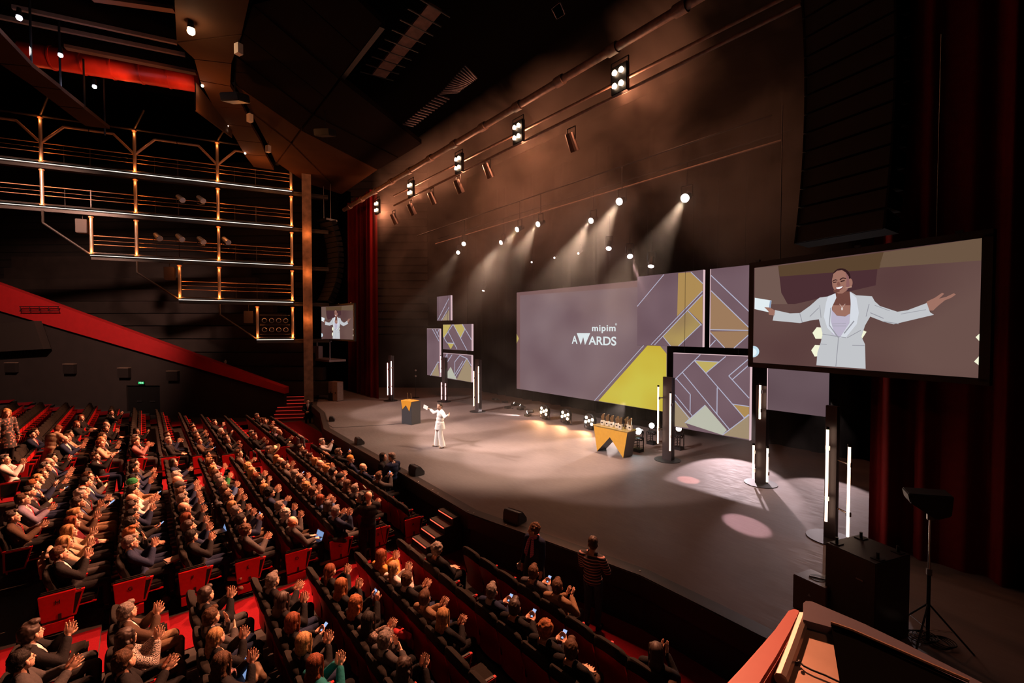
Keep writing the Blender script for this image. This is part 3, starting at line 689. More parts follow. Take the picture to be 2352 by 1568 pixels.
def pane(name, label, quad, t, base, polys=(), lines=(), lw=0.028, edges=(), depth=0.12, cat='screen', group=None):
    """flat panel standing at y=t: quad and artwork surveyed from the photo onto its plane, real thickness behind"""
    Q = [at_t(x, y, t) for x, y in quad]
    z0 = (Q[2].z+Q[3].z)/2; z1 = (Q[0].z+Q[1].z)/2; x0 = (Q[0].x+Q[3].x)/2; x1 = (Q[1].x+Q[2].x)/2
    o = thing(name, label, cat, ((x0+x1)/2, t, z0), 0, group); off = o.location
    cl = lambda p: Vector((min(max(p.x, x0), x1), 0, min(max(p.z, z0), z1)))-Vector((off.x, 0, off.z))
    MB().box((0, depth/2+0.005, (z1-z0)/2), (x1-x0+0.01, depth, z1-z0+0.01)).build('backing', FRAME, o)
    b = MB(); mats = [base]
    b.prism([Vector((x0-off.x, -0.004, 0)), Vector((x1-off.x, -0.004, 0)), Vector((x1-off.x, -0.004, z1-z0)), Vector((x0-off.x, -0.004, z1-z0))], (0, 0.01, 0), 0)
    for i, (m, pl) in enumerate(polys):
        mats.append(m); P = [cl(at_t(x, y, t))+Vector((0, -0.008-0.0015*i, 0)) for x, y in pl]; b.prism(P, (0, 0.004+0.0015*i, 0), len(mats)-1)
    if lines:
        mats.append(LINE); mi = len(mats)-1
        for l in lines:
            P = [cl(at_t(x, y, t))+Vector((0, -0.022, 0)) for x, y in l]
            for a, c in zip(P, P[1:]):
                if (c-a).length > 0.01:
                    d = (c-a).normalized(); s = d.cross(Vector((0, 1, 0)))*(lw/2)
                    b.prism([a-s, c-s, c+s, a+s], (0, 0.008, 0), mi)
    b.build('picture_surface', mats, o)
    for e in edges:
        if e == 'R': MB().box((x1-off.x+0.012, 0.05, (z1-z0)/2), (0.02, 0.12, z1-z0)).build('lit_edge', EDGE, o)
        if e == 'T': MB().box((0, 0.05, z1-z0+0.012), (x1-x0, 0.12, 0.02)).build('lit_edge', EDGE, o)
        if e == 'L': MB().box((x0-off.x-0.012, 0.05, (z1-z0)/2), (0.02, 0.12, z1-z0)).build('lit_edge', EDGE, o)
    for s in (-0.35, 0.35):
        MB().cyl(((x1-x0)*s, 0.06, z1-z0), ((x1-x0)*s, 0.06, z1-z0+3.0), 0.006, n=6).build('hanging_wire', BLACKM, o)
    return o, off
k1 = lambda l: [(1150+x/3.137, 600+y/3.137) for x, y in l]
main, moff = pane('main_screen', 'large mauve main screen carrying the awards logo and a yellow triangle', [(1187, 670), (1532, 640), (1532, 948), (1187, 890.7)], 17.0, MAUVE,
    [(screen_mat('screen_mauve_border', srgb(118, 86, 86), srgb(122, 90, 90)), k1([(115, 220), (985, 140), (985, 185), (140, 245), (140, 915), (115, 912)])),
     (YEL, k1([(705, 1005), (1062, 602), (1145, 604), (1195, 665), (1195, 1100)])), (OLIVE, k1([(110, 522), (132, 556), (110, 590)]))],
    [k1([(678, 1003), (1037, 600)])])
# logo lettering on the main screen
def text_obj(s, size, px, py, t, m, parent, off, name='lettering', align='LEFT', width_px=None, bold=0.0, space=1.0):
    c = bpy.data.curves.new(name, 'FONT'); c.body = s; c.size = size; c.align_x = align; c.extrude = 0.003; c.offset = bold; c.space_character = space
    o = bpy.data.objects.new(name, c); COL.objects.link(o); o.data.materials.append(m)
    p = at_t(px, py, t); o.location = (p.x-off.x, -0.035, p.z-off.z); o.rotation_euler = (PI/2, 0, 0); o.parent = parent
    bpy.context.view_layer.update()
    me = bpy.data.meshes.new_from_object(o.evaluated_get(bpy.context.evaluated_depsgraph_get()))
    bpy.data.objects.remove(o); n = bpy.data.objects.new(name, me); COL.objects.link(n); n.parent = parent
    n.location = (p.x-off.x, -0.035, p.z-off.z); n.rotation_euler = (PI/2, 0, 0)
    xs = [v.co.x for v in me.vertices]; n['w'] = max(xs)-min(xs)
    if width_px:
        a = at_t(width_px[0], py, t).x; c2 = at_t(width_px[1], py, t).x; k = (c2-a)/(max(xs)-min(xs)); n.scale = (k, 1, 1); n.location.x = a-off.x-min(xs)*k
    return n
text_obj('mipim', 0.42, 1361, 759.8, 17.0, LOGO, main, moff, 'logo_word', width_px=(1361, 1415), bold=0.009, space=1.12)
text_obj('®', 0.14, 1414, 747, 17.0, LOGO, main, moff, 'logo_mark')
text_obj('A', 0.56, 1314.5, 788.5, 17.0, LOGO, main, moff, 'logo_letter', width_px=(1314.5, 1327.5), bold=0.010)
text_obj('ARDS', 0.57, 1353, 790.8, 17.0, LOGO, main, moff, 'logo_letters', width_px=(1353, 1416.5), bold=0.010)
b = MB()
def lp(x, y):
    p = at_t(1150+x/3.137, 600+y/3.137, 17.0); return Vector((p.x-moff.x, -0.035, p.z-moff.z))
b.prism([lp(552, 517), lp(648, 517), lp(611, 602), lp(598, 545), lp(580, 600)], (0, 0.006, 0)); b.build('logo_w_shape', LOGO, main)
k2 = lambda l: [(1150+x/3.137, 600+y/3.137) for x, y in l]
pane('scenic_panel', 'mauve panel with vertical sand band at the top right of the main screen', [(1464, 634), (1616, 621), (1613, 796), (1464, 793)], 16.75, MAUVE2,
    [(SAND, k2([(1280, 85), (1365, 78), (1455, 160), (1455, 210), (1272, 395)])), (SAND, k2([(1350, 350), (1455, 240), (1455, 450)])),
     (screen_mat('panel_sand_grad', srgb(186, 160, 92), srgb(132, 104, 84), 0.6), k2([(1345, 358), (1445, 455), (1285, 608), (1225, 608), (1170, 540)]))],
    [k2([(1178, 95), (982, 325)]), k2([(1372, 78), (1458, 160)]), k2([(1455, 215), (1085, 600)]), k2([(1455, 240), (1110, 602)]), k2([(1350, 355), (1450, 460)]), k2([(1445, 455), (1283, 610)]), k2([(1170, 540), (1225, 608)])], edges=('R',), group='scenic panels')
pane('scenic_panel', 'tall mauve panel with stacked tan triangles left of the large video screen', [(1633, 617), (1723, 609), (1722, 801), (1631, 797)], 15.0, MAUVE2,
    [(TAN, k2([(1518, 215), (1788, 475), (1788, 495), (1508, 492)])), (TAN, k2([(1510, 505), (1788, 503), (1788, 525), (1685, 622), (1610, 622)]))],
    [k2([(1518, 102), (1792, 362)]), k2([(1518, 212), (1788, 475)]), k2([(1508, 492), (1788, 497)]), k2([(1510, 512), (1615, 622)]), k2([(1788, 530), (1682, 625)]), k2([(1550, 568), (1508, 612)])], edges=('L',), group='scenic panels')
pane('scenic_panel', 'large square mauve panel with a pale diamond beside the black tower', [(1547, 811), (1723, 819), (1721, 1010), (1545, 980)], 15.3, MAUVE2,
    [(OLIVE, k2([(1398, 715), (1573, 725), (1480, 805)])), (PALE, k2([(1330, 1163), (1475, 1035), (1630, 1215), (1597, 1250)])), (KHAKI, k2([(1240, 985), (1370, 1130), (1332, 1165), (1355, 1200), (1240, 1185)])),
     (SAND, k2([(1675, 1030), (1790, 1045), (1790, 1100), (1758, 1128)])), (KHAKI, k2([(1790, 1105), (1790, 1282), (1600, 1250)]))],
    [k2([(1440, 672), (1242, 865)]), k2([(1398, 715), (1573, 725)]), k2([(1398, 715), (1480, 805), (1623, 685)]), k2([(1480, 805), (1758, 1128), (1790, 1102)]), k2([(1312, 800), (1650, 1210)]), k2([(1268, 845), (1368, 958), (1366, 1095)]),
     k2([(1242, 940), (1382, 1112)]), k2([(1242, 985), (1362, 1132)]), k2([(1330, 1163), (1475, 1035)]), k2([(1562, 908), (1560, 1100)]), k2([(1792, 700), (1645, 825), (1792, 985)]), k2([(1792, 745), (1672, 850)]), k2([(1675, 1028), (1792, 1045)]), k2([(1600, 1250), (1792, 1105)]), k2([(1240, 975), (1240, 985)])], edges=('R', 'T'), group='scenic panels')
pane('scenic_panel', 'plain dim grey-mauve panel hanging below the large video screen', [(1764, 843), (1905, 853), (1903, 958), (1763, 940)], 14.6, GREYP, edges=('L',), group='scenic panels')
k3 = lambda l: [(850+x/3.335, 600+y/3.336) for x, y in l]
pane('scenic_panel', 'small upper left panel with two slanted lines and a bright right edge', [(1004, 681), (1036, 678), (1035, 736), (1004, 736)], 16.4, MAUVE2, [(KHAKI, k3([(552, 452), (606, 370), (606, 452)]))], [k3([(605, 285), (520, 450)]), k3([(606, 352), (548, 452)])], edges=('R',), group='scenic panels', lw=0.05)
pane('scenic_panel', 'narrow tall left panel with lines meeting at its corners', [(981, 755), (1011, 755), (1009, 865), (981, 861)], 16.0, MAUVE2, [(KHAKI, k3([(470, 872), (520, 775), (530, 880)]))], [k3([(480, 520), (530, 612)]), k3([(500, 520), (530, 580)]), k3([(515, 555), (530, 520)]), k3([(465, 875), (522, 770), (530, 775)])], edges=('R', 'T'), group='scenic panels', lw=0.05)
pane('scenic_panel', 'upper wide left panel with three sand triangles between crossing lines', [(1018, 745), (1084, 744), (1083, 806), (1017, 801)], 15.6, MAUVE2,
    [(OLIVE, k3([(560, 485), (620, 485), (568, 585), (560, 580)])), (OLIVE, k3([(640, 485), (708, 482), (728, 520), (695, 588)])), (OLIVE, k3([(592, 625), (645, 628), (618, 672)]))],
    [k3([(635, 485), (568, 585)]), k3([(640, 485), (745, 682)]), k3([(708, 482), (778, 600)]), k3([(728, 520), (695, 588)]), k3([(600, 540), (668, 672)]), k3([(568, 585), (592, 625), (645, 628)])], edges=('R',), group='scenic panels', lw=0.05)
pane('scenic_panel', 'lower wide left panel with a pale triangle and a tan triangle', [(1018, 811), (1084, 816), (1082, 878), (1018, 867)], 15.6, MAUVE2,
    [(PALE, k3([(568, 888), (618, 808), (665, 905)])), (KHAKI, k3([(665, 905), (742, 745), (778, 820), (778, 926)]))],
    [k3([(562, 780), (592, 708), (592, 830), (560, 850)]), k3([(630, 715), (575, 800)]), k3([(655, 885), (742, 745)]), k3([(650, 870), (650, 770), (690, 720), (745, 745)]), k3([(745, 745), (778, 800)]), k3([(712, 765), (655, 860)])], edges=('R', 'T'), group='scenic panels', lw=0.05)

# ------------------------------------------------------------------ the two live video screens
VN = Vector((-0.216, -0.976, 0)).normalized(); VP0 = Vector((-4.69, 11.105, 0)); VX = Vector((0.976, -0.216, 0)).normalized()
VW, VH, VZ = 3.87, 2.205, 5.065
def video_screen(name, label, loc, rz, group):
    o = thing(name, label, 'screen', loc, rz, group)     # local x = width from the left edge, -y = front
    b = MB()
    for c, d in (((VW/2, 0.06, -0.06), (VW+0.26, 0.12, 0.10)), ((VW/2, 0.06, VH+0.07), (VW+0.26, 0.12, 0.12)), ((-0.065, 0.06, VH/2), (0.13, 0.12, VH+0.1)), ((VW+0.065, 0.06, VH/2), (0.13, 0.12, VH+0.1))):
        b.box(c, d)
    b.box((VW/2, 0.09, VH/2), (VW+0.1, 0.04, VH+0.1)); b.build('frame', FRAME, o)
    kk = 3.485
    def loc2(x, y):
        p = at_plane(1700+x/kk, 500+y/kk, VP0, VN); return Vector((min(max((p-VP0).dot(VX), 0), VW), 0, min(max(p.z-VZ, 0), VH)))
    mats = []; b = MB()
    def P(pts, m, lv):
        if m not in mats: mats.append(m)
        b.prism([loc2(x, y)+Vector((0, -0.001*lv, 0)) for x, y in pts], (0, 0.004, 0), mats.index(m))
    def EL(cx, cy, rx, ry, m, lv, n=22, rot=0):
        P([(cx+rx*math.cos(2*PI*i/n)*math.cos(rot)-ry*math.sin(2*PI*i/n)*math.sin(rot), cy+rx*math.cos(2*PI*i/n)*math.sin(rot)+ry*math.sin(2*PI*i/n)*math.cos(rot)) for i in range(n)], m, lv)
    E = lambda n, *c: emis('video_'+n, srgb(*c))
    bgm = MATS.get('video_bg') or screen_mat('video_bg', srgb(84, 56, 56), srgb(106, 80, 74), 0.45)
    mats.append(bgm); b.prism([(0, 0, 0), (VW, 0, 0), (VW, 0, VH), (0, 0, VH)], (0, 0.01, 0), 0)
    P([(118, 402), (305, 385), (330, 600), (380, 690), (118, 690)], E('bg2', 112, 88, 80), 1)
    P([(305, 385), (1150, 275), (1100, 400), (1085, 540), (440, 690), (380, 690), (330, 600)], E('bg3', 74, 46, 50), 2)
    P([(305, 385), (1150, 275), (1115, 410), (318, 470)], E('bg3b', 88, 66, 46), 3)
    P([(1150, 275), (1952, 155), (1945, 340), (1110, 400)], E('bg4', 106, 84, 66), 3)
    lampm = E('lamp', 244, 244, 214)
    for pl in ([(580, 920), (615, 875), (668, 880), (668, 968), (605, 968)], [(570, 1060), (600, 1018), (640, 1020), (628, 1108), (597, 1110)], [(985, 900), (1012, 912), (978, 965), (960, 930)],
               [(1885, 955), (1918, 928), (1918, 985)], [(1873, 1150), (1912, 1110), (1910, 1178)]): P(pl, lampm, 4)
    EL(103, 1070, 50, 46, E('glow', 196, 222, 236), 4); EL(98, 1075, 35, 32, E('glow2', 232, 244, 250), 5)
    SUIT = E('suit', 194, 196, 200); SUITL = E('suit_light', 214, 218, 226); SH = E('suit_fold', 150, 150, 158); SKIN = E('skin', 158, 112, 98); SKIND = E('skin_dark', 112, 70, 62); HAIR = E('hair', 48, 26, 28); TOP = E('top', 188, 180, 200)
    P([(118, 640), (252, 662), (238, 757), (116, 730)], E('paper', 226, 236, 240), 5); P([(240, 664), (252, 662), (238, 757), (228, 752)], E('paper_edge', 140, 160, 190), 6)
    P([(195, 715), (238, 718), (282, 742), (278, 782), (232, 776), (228, 748)], SKIN, 7)
    P([(1485, 690), (1500, 668), (1560, 640), (1618, 600), (1634, 608), (1592, 648), (1652, 632), (1712, 604), (1727, 614), (1690, 640), (1640, 660), (1590, 700), (1545, 742), (1508, 742)], SKIN, 6)
    P([(262, 822), (280, 738), (400, 765), (480, 762), (560, 705), (622, 650), (640, 638), (700, 630), (765, 604), (885, 592), (930, 620), (1056, 628), (1078, 668), (1120, 706), (1260, 752), (1340, 740), (1496, 682), (1520, 755), (1552, 776), (1230, 852), (1150, 832), (1042, 790), (1000, 862), (972, 952), (1000, 1012), (1005, 1208), (612, 1180), (620, 1080), (646, 1000), (662, 930), (632, 812), (560, 822), (480, 842)], SUIT, 7)
    P([(760, 614), (890, 600), (884, 700), (870, 940), (800, 960), (735, 930), (722, 800), (732, 690)], TOP, 8)
    P([(768, 585), (884, 590), (886, 690), (882, 765), (842, 790), (775, 782), (738, 740), (734, 690), (760, 640)], SKIND, 9)
    P([(738, 700), (884, 700), (880, 768), (842, 788), (775, 780), (740, 742)], SKIN, 10)
    P([(765, 604), (772, 640), (735, 720), (728, 830), (760, 940), (700, 880), (672, 790), (690, 680), (705, 632)], SUITL, 11); P([(880, 592), (932, 640), (952, 760), (935, 850), (850, 955), (800, 960), (880, 840), (890, 700)], SUITL, 11)
    for a, c, w_ in [((728, 720), (716, 860), 6), ((716, 860), (790, 960), 7), ((915, 825), (835, 925), 9), ((790, 958), (768, 1195), 5), ((640, 1008), (695, 1014), 4), ((900, 1020), (998, 1022), 5), ((740, 850), (850, 845), 3), ((740, 866), (850, 866), 3), ((1045, 760), (1150, 805), 6), ((1080, 700), (1200, 745), 4), ((1150, 830), (1270, 848), 6), ((632, 720), (560, 790), 5), ((480, 765), (500, 838), 5), ((1035, 690), (1010, 790), 5), ((640, 700), (650, 800), 4), ((1290, 770), (1490, 735), 4), ((660, 930), (850, 960), 5), ((860, 960), (968, 900), 5)]:
        dx, dy = c[0]-a[0], c[1]-a[1]; L_ = math.hypot(dx, dy); nx, ny = -dy/L_*w_/2, dx/L_*w_/2
        P([(a[0]+nx, a[1]+ny), (c[0]+nx, c[1]+ny), (c[0]-nx, c[1]-ny), (a[0]-nx, a[1]-ny)], SH, 13)
    EL(812, 478, 74, 74, HAIR, 12); EL(884, 520, 18, 34, SKIN, 13)
    P([(738, 500), (748, 450), (780, 424), (818, 418), (852, 440), (872, 490), (878, 545), (855, 582), (820, 606), (788, 606), (760, 585), (742, 548)], SKIN, 14)
    P([(845, 432), (872, 470), (880, 545), (858, 580), (850, 540), (858, 490)], E('skin_mid', 142, 96, 96), 15)
    EL(775, 585, 26, 12, SKIND, 15)
    P([(742, 505), (765, 492), (782, 497), (782, 503), (765, 500), (744, 512)], HAIR, 16); P([(800, 492), (825, 477), (852, 482), (852, 490), (826, 486), (802, 500)], HAIR, 16)
    P([(746, 516), (775, 510), (774, 518), (750, 522)], HAIR, 16); P([(806, 506), (840, 498), (841, 506), (810, 514)], HAIR, 16)
    P([(784, 512), (796, 512), (808, 538), (796, 546), (776, 540)], E('nose', 132, 86, 76), 15)
    P([(764, 558), (830, 544), (822, 566), (800, 578), (778, 577)], E('lip', 120, 56, 56), 16); P([(769, 559), (826, 548), (816, 562), (796, 570), (778, 569)], E('teeth', 246, 244, 246), 17)
    P([(845, 560), (895, 548), (897, 556), (850, 566)], E('mic', 190, 150, 130), 16)
    EL(819, 728, 7, 12, E('pendant', 220, 205, 200), 16); P([(796, 690), (800, 688), (820, 716), (842, 688), (846, 690), (820, 722)], E('chain', 190, 160, 150), 15)
    b.build('live_picture', mats, o)
    for s in (0.15, 0.85): MB().cyl((VW*s, 0.06, VH+0.1), (VW*s, 0.06, VH+3.5), 0.008, n=6).build('hanging_wire', BLACKM, o)
    for s in (0.02, 0.55, 0.93): MB().box((VW*s, 0.02, VH+0.15), (0.10, 0.05, 0.05)).build('clamp', CHROME, o)
    return o
vs = video_screen('video_screen', 'large video screen at right showing the presenter in white with arms spread', (VP0.x, VP0.y, VZ), math.atan2(VX.y, VX.x), 'live video screens')
bpy.context.view_layer.update()
v2 = copy_tree(vs); v2['label'] = 'small-looking distant video screen at left showing the same presenter, beside the curtain'
qa = Vector((-32.75, 9.67, 5.2)); v2.location = qa; v2.rotation_euler = (0, 0, math.radians(12.5))

# ------------------------------------------------------------------ award table, trophies, lectern
WT = thing('award_table', 'golden W-shaped award table with two pointed legs on the stage', 'table', (-10.95, 13.70, STG))
b = MB()
front = [(-0.80, 0, 0.98), (0.80, 0, 1.0), (0.62, 0, 0.0), (0.02, 0, 0.66), (-0.62, 0, 0.0)]
b.prism([Vector(p) for p in front[:1]+front[4:5]+front[3:4]+front[1:2]] if False else [Vector((-0.80, 0, 0.98)), Vector((-0.62, 0, 0)), Vector((0.0, 0, 0.66)), Vector((0.62, 0, 0)), Vector((0.80, 0, 0.98))], (0, 0.55, 0), 0)
o = b.build('table_body', [GOLD], WT)
# inner faces and sides darker grey like the built plinth
o.data.materials.append(mat('plinth_grey', srgb(92, 82, 80), 0.5))
for f in o.data.polygons:
    c = f.center; f.material_index = 0 if (f.normal.y < -0.5) else 1
MB().box((0, 0.275, 0.995), (1.66, 0.60, 0.03)).build('table_top', mat('table_top_khaki', srgb(150, 128, 76), 0.35), WT)
GLD = mat('trophy_gold', (0.72, 0.50, 0.26), 0.25, 0.9); CREAM = mat('trophy_cream', (0.72, 0.62, 0.48), 0.4)
ox = [-0.55, -0.32, -0.10, 0.15, 0.38, 0.45, 0.70]; oy = [0.25, 0.25, 0.25, 0.25, 0.14, 0.42, 0.30]
tl = ['leftmost', 'second from left', 'third from left', 'fourth from left', 'fifth from left, standing in front', 'behind the fifth one', 'rightmost']
for k in range(7):
    t = thing('trophy', f'small gold and cream trophy on the W-shaped table, {tl[k]}', 'trophy', (-10.95+ox[k], 13.70+oy[k], STG+1.01), 0.2, 'trophies on the award table')
    bevel(MB().box((0, 0, 0.09), (0.14, 0.12, 0.18)).build('plinth', CREAM, t), 0.006)
    MB().box((0.0, -0.063, 0.10), (0.06, 0.006, 0.05)).build('plate', BLACK, t)
    b = MB(); b.box((0.02, 0, 0.30), (0.07, 0.05, 0.26), 0.3, ry=0.08); b.box((-0.035, 0, 0.26), (0.05, 0.05, 0.18), 0.3, ry=-0.25); b.prism([(-0.05, -0.02, 0.38), (0.06, -0.02, 0.46), (0.05, -0.02, 0.34)], (0, 0.04, 0))
    b.build('figure', GLD, t)
PD = thing('lectern', 'dark grey lectern with an orange W-shaped banner on its front', 'lectern', (-20.93, 10.23, STG), math.radians(15))
bevel(MB().box((0, 0.30, 0.57), (0.74, 0.60, 1.14)).build('body', mat('lectern_slate', srgb(66, 68, 74), 0.55, noise_amt=0.05), PD), 0.008)
b = MB(); b.prism([(-0.40, -0.012, 1.17), (-0.30, -0.012, 0.73), (-0.10, -0.012, 0.98), (0.0+0.02, -0.012, 0.92), (0.06, -0.012, 0.98), (0.23, -0.012, 0.66), (0.38, -0.012, 1.17)][:0] or [(-0.40, -0.012, 1.17), (-0.29, -0.012, 0.72), (-0.03, -0.012, 0.95), (0.22, -0.012, 0.66), (0.38, -0.012, 1.17)], (0, 0.01, 0))
b.build('banner', mat('banner_orange', srgb(226, 160, 48), 0.6), PD)
MB().box((0, 0.25, 1.16), (0.78, 0.5, 0.03)).build('top', mat('lectern_top', srgb(210, 150, 60), 0.5), PD)
for s in (-0.12, 0.14):
    MB().path([(s, 0.2, 1.17), (s+0.02, 0.17, 1.35), (s+0.16, 0.02, 1.58)], 0.008, 6).build('gooseneck_microphone', STEEL, PD)
o = MB().path([at_z(938, 972, STG+0.006), at_z(860, 977, STG+0.006), at_z(766, 982, STG+0.006), at_z(752, 974, STG+0.006), at_z(745, 950, STG+0.006)], 0.012, 6).build('stage_cable', BLACK); tag(o, 'thin black cable running across the stage from the lectern to the left', 'cable')

# ------------------------------------------------------------------ towers with light tubes
TUBE = emis('tube_warm', (1.0, 0.66, 0.46), 4.5); TUBEP = emis('tube_pink', (1.0, 0.50, 0.50), 4.5)
TOWER = mat('tower_grey', (0.060, 0.045, 0.048), 0.4, 0.2)
def tower(px, py, label, tubes, w=0.36, d=0.30, h=3.0, m=TUBE, rz=0.0, lit=True):
    p = at_z(px, py, STG); p.z = STG
    t = thing('light_tower', label, 'light tower', p, rz, 'towers with light tubes')
    b = MB(); b.box((0, 0, h/2+0.02), (w, d*0.35, h)); b.box((-w/2+0.02, d*0.3, h/2), (0.04, d*0.5, h)); b.box((w/2-0.02, d*0.3, h/2), (0.04, d*0.5, h)); b.build('column', TOWER, t)
    MB().cyl((0, 0, 0), (0, 0, 0.02), 0.46, n=36).build('base_plate', mat('base_plate', (0.022, 0.018, 0.018), 0.6, 0.2), t)
    for (x, yt, yb) in tubes:
        a = at_t(x[0], yt, p.y-0.25); c = at_t(x[-1], yb, p.y-0.25)
        R = Matrix.Rotation(-rz, 3, 'Z'); a = R @ (a-p); c = R @ (c-p); c.x = a.x; c.y = a.y
        MB().cyl(a, c, 0.028, n=12).build('tube_light', m, t)
        MB().cyl(a-Vector((0, 0, 0.0)), a+Vector((0, 0, 0.06)), 0.036, n=12).build('tube_cap', BLACKM, t)
        for z in (0.25, 0.8):
            q = c.lerp(a, z); b = MB(); b.cyl(q+Vector((0, 0.04, 0)), (math.copysign(min(abs(q.x), w/2), q.x), 0, q.z), 0.02, n=8); b.cyl(q+Vector((0, 0.03, -0.05)), q+Vector((0, 0.03, 0.05)), 0.05, n=10); b.build('clamp', CHROME, t)
        if lit:
            area('tube_glow', p+Vector((a.x, a.y-0.10, (a.z+c.z)/2)), p+Vector((a.x, a.y-5, (a.z+c.z)/2)), 1.2*abs(a.z-c.z), (1.0, 0.62, 0.45), 0.06, abs(a.z-c.z))
    return t
tower(1533, 1056, 'black light tower right of the award table with two slim glowing tubes', [((1512,), 888, 1018), ((1540,), 903, 1035)])
tower(1747, 1110, 'light tower in the middle right with three short glowing tubes', [((1746,), 884, 962), ((1731,), 1022, 1099), ((1763,), 1029, 1107)], w=0.3)
tower(1906, 1236, 'nearest light tower with two long glowing tubes beside the black cabinet', [((1901,), 986, 1198), ((1951, 1946), 1026, 1232)], w=0.22)
tower(1097, 945, 'distant light tower left of the main screen with two tubes', [((1088,), 852, 932), ((1099,), 841, 925)], w=0.36)
tower(1020, 922, 'distant light tower in front of the left panels with three short tubes', [((1012,), 817, 855), ((1014,), 878, 917), ((1023,), 880, 918)], w=0.36, h=2.9, m=TUBEP)
tower(897, 920, 'farthest light tower at the red curtain edge with two pink tubes', [((890,), 833, 907), ((898.5,), 829, 906)], w=0.40, m=TUBEP)

# ------------------------------------------------------------------ lights on the stage floor
for k, (px, py) in enumerate([(1249, 944), (1298, 954), (1353, 966)]):
    p = at_t(px, py, 16.3)
    t = thing('floor_blinder', 'round amber multi-lamp light on the stage floor, '+['farthest left', 'middle', 'nearest the award table'][k]+' of three', 'stage light', p, 0, 'round amber floor lights')
    MB().cyl((0, 0.0, 0), (0, 0.16, 0), 0.33, n=30).build('housing', BLACKM, t)
    MB().ring((0, 0, 0), 0.33, 0.015, 30, 6, 'Y').build('rim', BLACKM, t)
    for i in range(7):
        a = i*PI/3+0.35; c = (0, 0) if i == 6 else (0.215*math.cos(a), 0.215*math.sin(a))
        lit = i not in (1, 4)
        MB().cyl((c[0], -0.02, c[1]), (c[0], 0.02, c[1]), 0.072, n=16).build('lamp', BLB if lit else mat('lamp_off', (0.08, 0.06, 0.05), 0.2, 0.5), t)
    MB().box((0, 0.1, -0.36), (0.3, 0.2, 0.08)).build('foot', BLACKM, t); MB().path([(-0.36, 0.08, 0), (-0.36, 0.08, -0.38), (0.36, 0.08, -0.38), (0.36, 0.08, 0)], 0.02, 6).build('yoke', BLACKM, t)
    spot('floor_amber_beam', p+Vector((0, -0.1, 0)), p+Vector((0.6, -4, -1.2)), 330, (1.0, 0.50, 0.22), 110, 0.7, 0.2)
def floor_head(px, py, t_, d, label, r, col, es, power, size, group='moving lights on the stage floor', z=None):
    p = at_t(px, py, t_); base = STG
    t = thing('floor_moving_light', label, 'stage light', (p.x, p.y, STG), 0, group); h = p.z-STG; d = Vector(d).normalized()
    MB().box((0, 0, 0.06), (0.32, 0.28, 0.12)).build('base', BLACKM, t)
    if h > 0.6:
        b = MB()
        for sx in (-0.14, 0.14):
            for sy in (-0.14, 0.14): b.cyl((sx, sy, 0.1), (sx, sy, h-0.25), 0.02, n=6)
        b.box((0, 0, h-0.25), (0.3, 0.3, 0.03))
        for q in range(4): b.cyl((-0.14, -0.14, 0.1+q*(h-0.4)/4), (0.14, -0.14, 0.1+(q+1)*(h-0.4)/4), 0.012, n=6)
        b.build('truss_riser', BLACKM, t)
    c = Vector((0, 0, h)); MB().cyl(c-d*0.35, c, r*0.9, r*1.1, 16).build('head', BLACKM, t); MB().cyl(c, c+d*0.01, r, n=18).build('lens', emis('floor_lens%g_%g' % (es, col[2]), col, es), t)
    s = Vector((-d.y, d.x, 0)).normalized()*r*1.3
    MB().path([c-d*0.15+s, (s.x, s.y, max(h-0.35, 0.1)), (-s.x, -s.y, max(h-0.35, 0.1)), c-d*0.15-s], 0.025, 6).build('yoke', BLACKM, t)
    if power: spot('floor_beam', p+d*0.05, p+d*5, power, col, size, 0.35, 0.05)
floor_head(1466, 990, 14.9, (0.35, -1, 0.22), 'dazzling white-blue moving light behind the award table', 0.12, (0.72, 0.95, 1.0), 120, 0, 30)
floor_head(1497, 977, 16.3, (0.2, -1, 0.1), 'white round moving light between the award table and the black tower', 0.11, (1.0, 0.86, 0.84), 25, 0, 25)
floor_head(1559, 984, 16.4, (0.2, -1, 0.1), 'half-hidden moving light under the square panel with a riser', 0.11, (1.0, 0.8, 0.78), 12, 0, 25)
floor_head(1212, 946, 16.3, (-1, -0.5, -0.25), 'moving light at the left end of the floor row throwing a low beam', 0.09, (1.0, 0.88, 0.86), 25, 900, 24)
floor_head(1195, 930, 17.3, (-0.9, -0.7, 0.5), 'small moving light left of the floor row beaming upward', 0.06, (1.0, 0.8, 0.72), 16, 0, 18)
floor_head(1181, 925, 18.0, (-0.7, -0.5, 0.2), 'small moving light farther back with a short truss', 0.06, (1.0, 0.84, 0.80), 12, 0, 18)
floor_head(1166, 941, 17.0, (-1, -0.6, -0.25), 'low white moving light at the far left group', 0.07, (1.0, 0.92, 0.94), 16, 650, 26)
floor_head(1160, 925, 18.2, (-0.9, -0.3, 0.1), 'dim moving light at the back of the far left group', 0.05, (1.0, 0.8, 0.75), 8, 350, 26)
floor_head(1137, 918, 18.4, (-0.9, -0.3, -0.1), 'unlit-looking moving light at the far back left', 0.05, (1.0, 0.8, 0.75), 3, 0, 26)
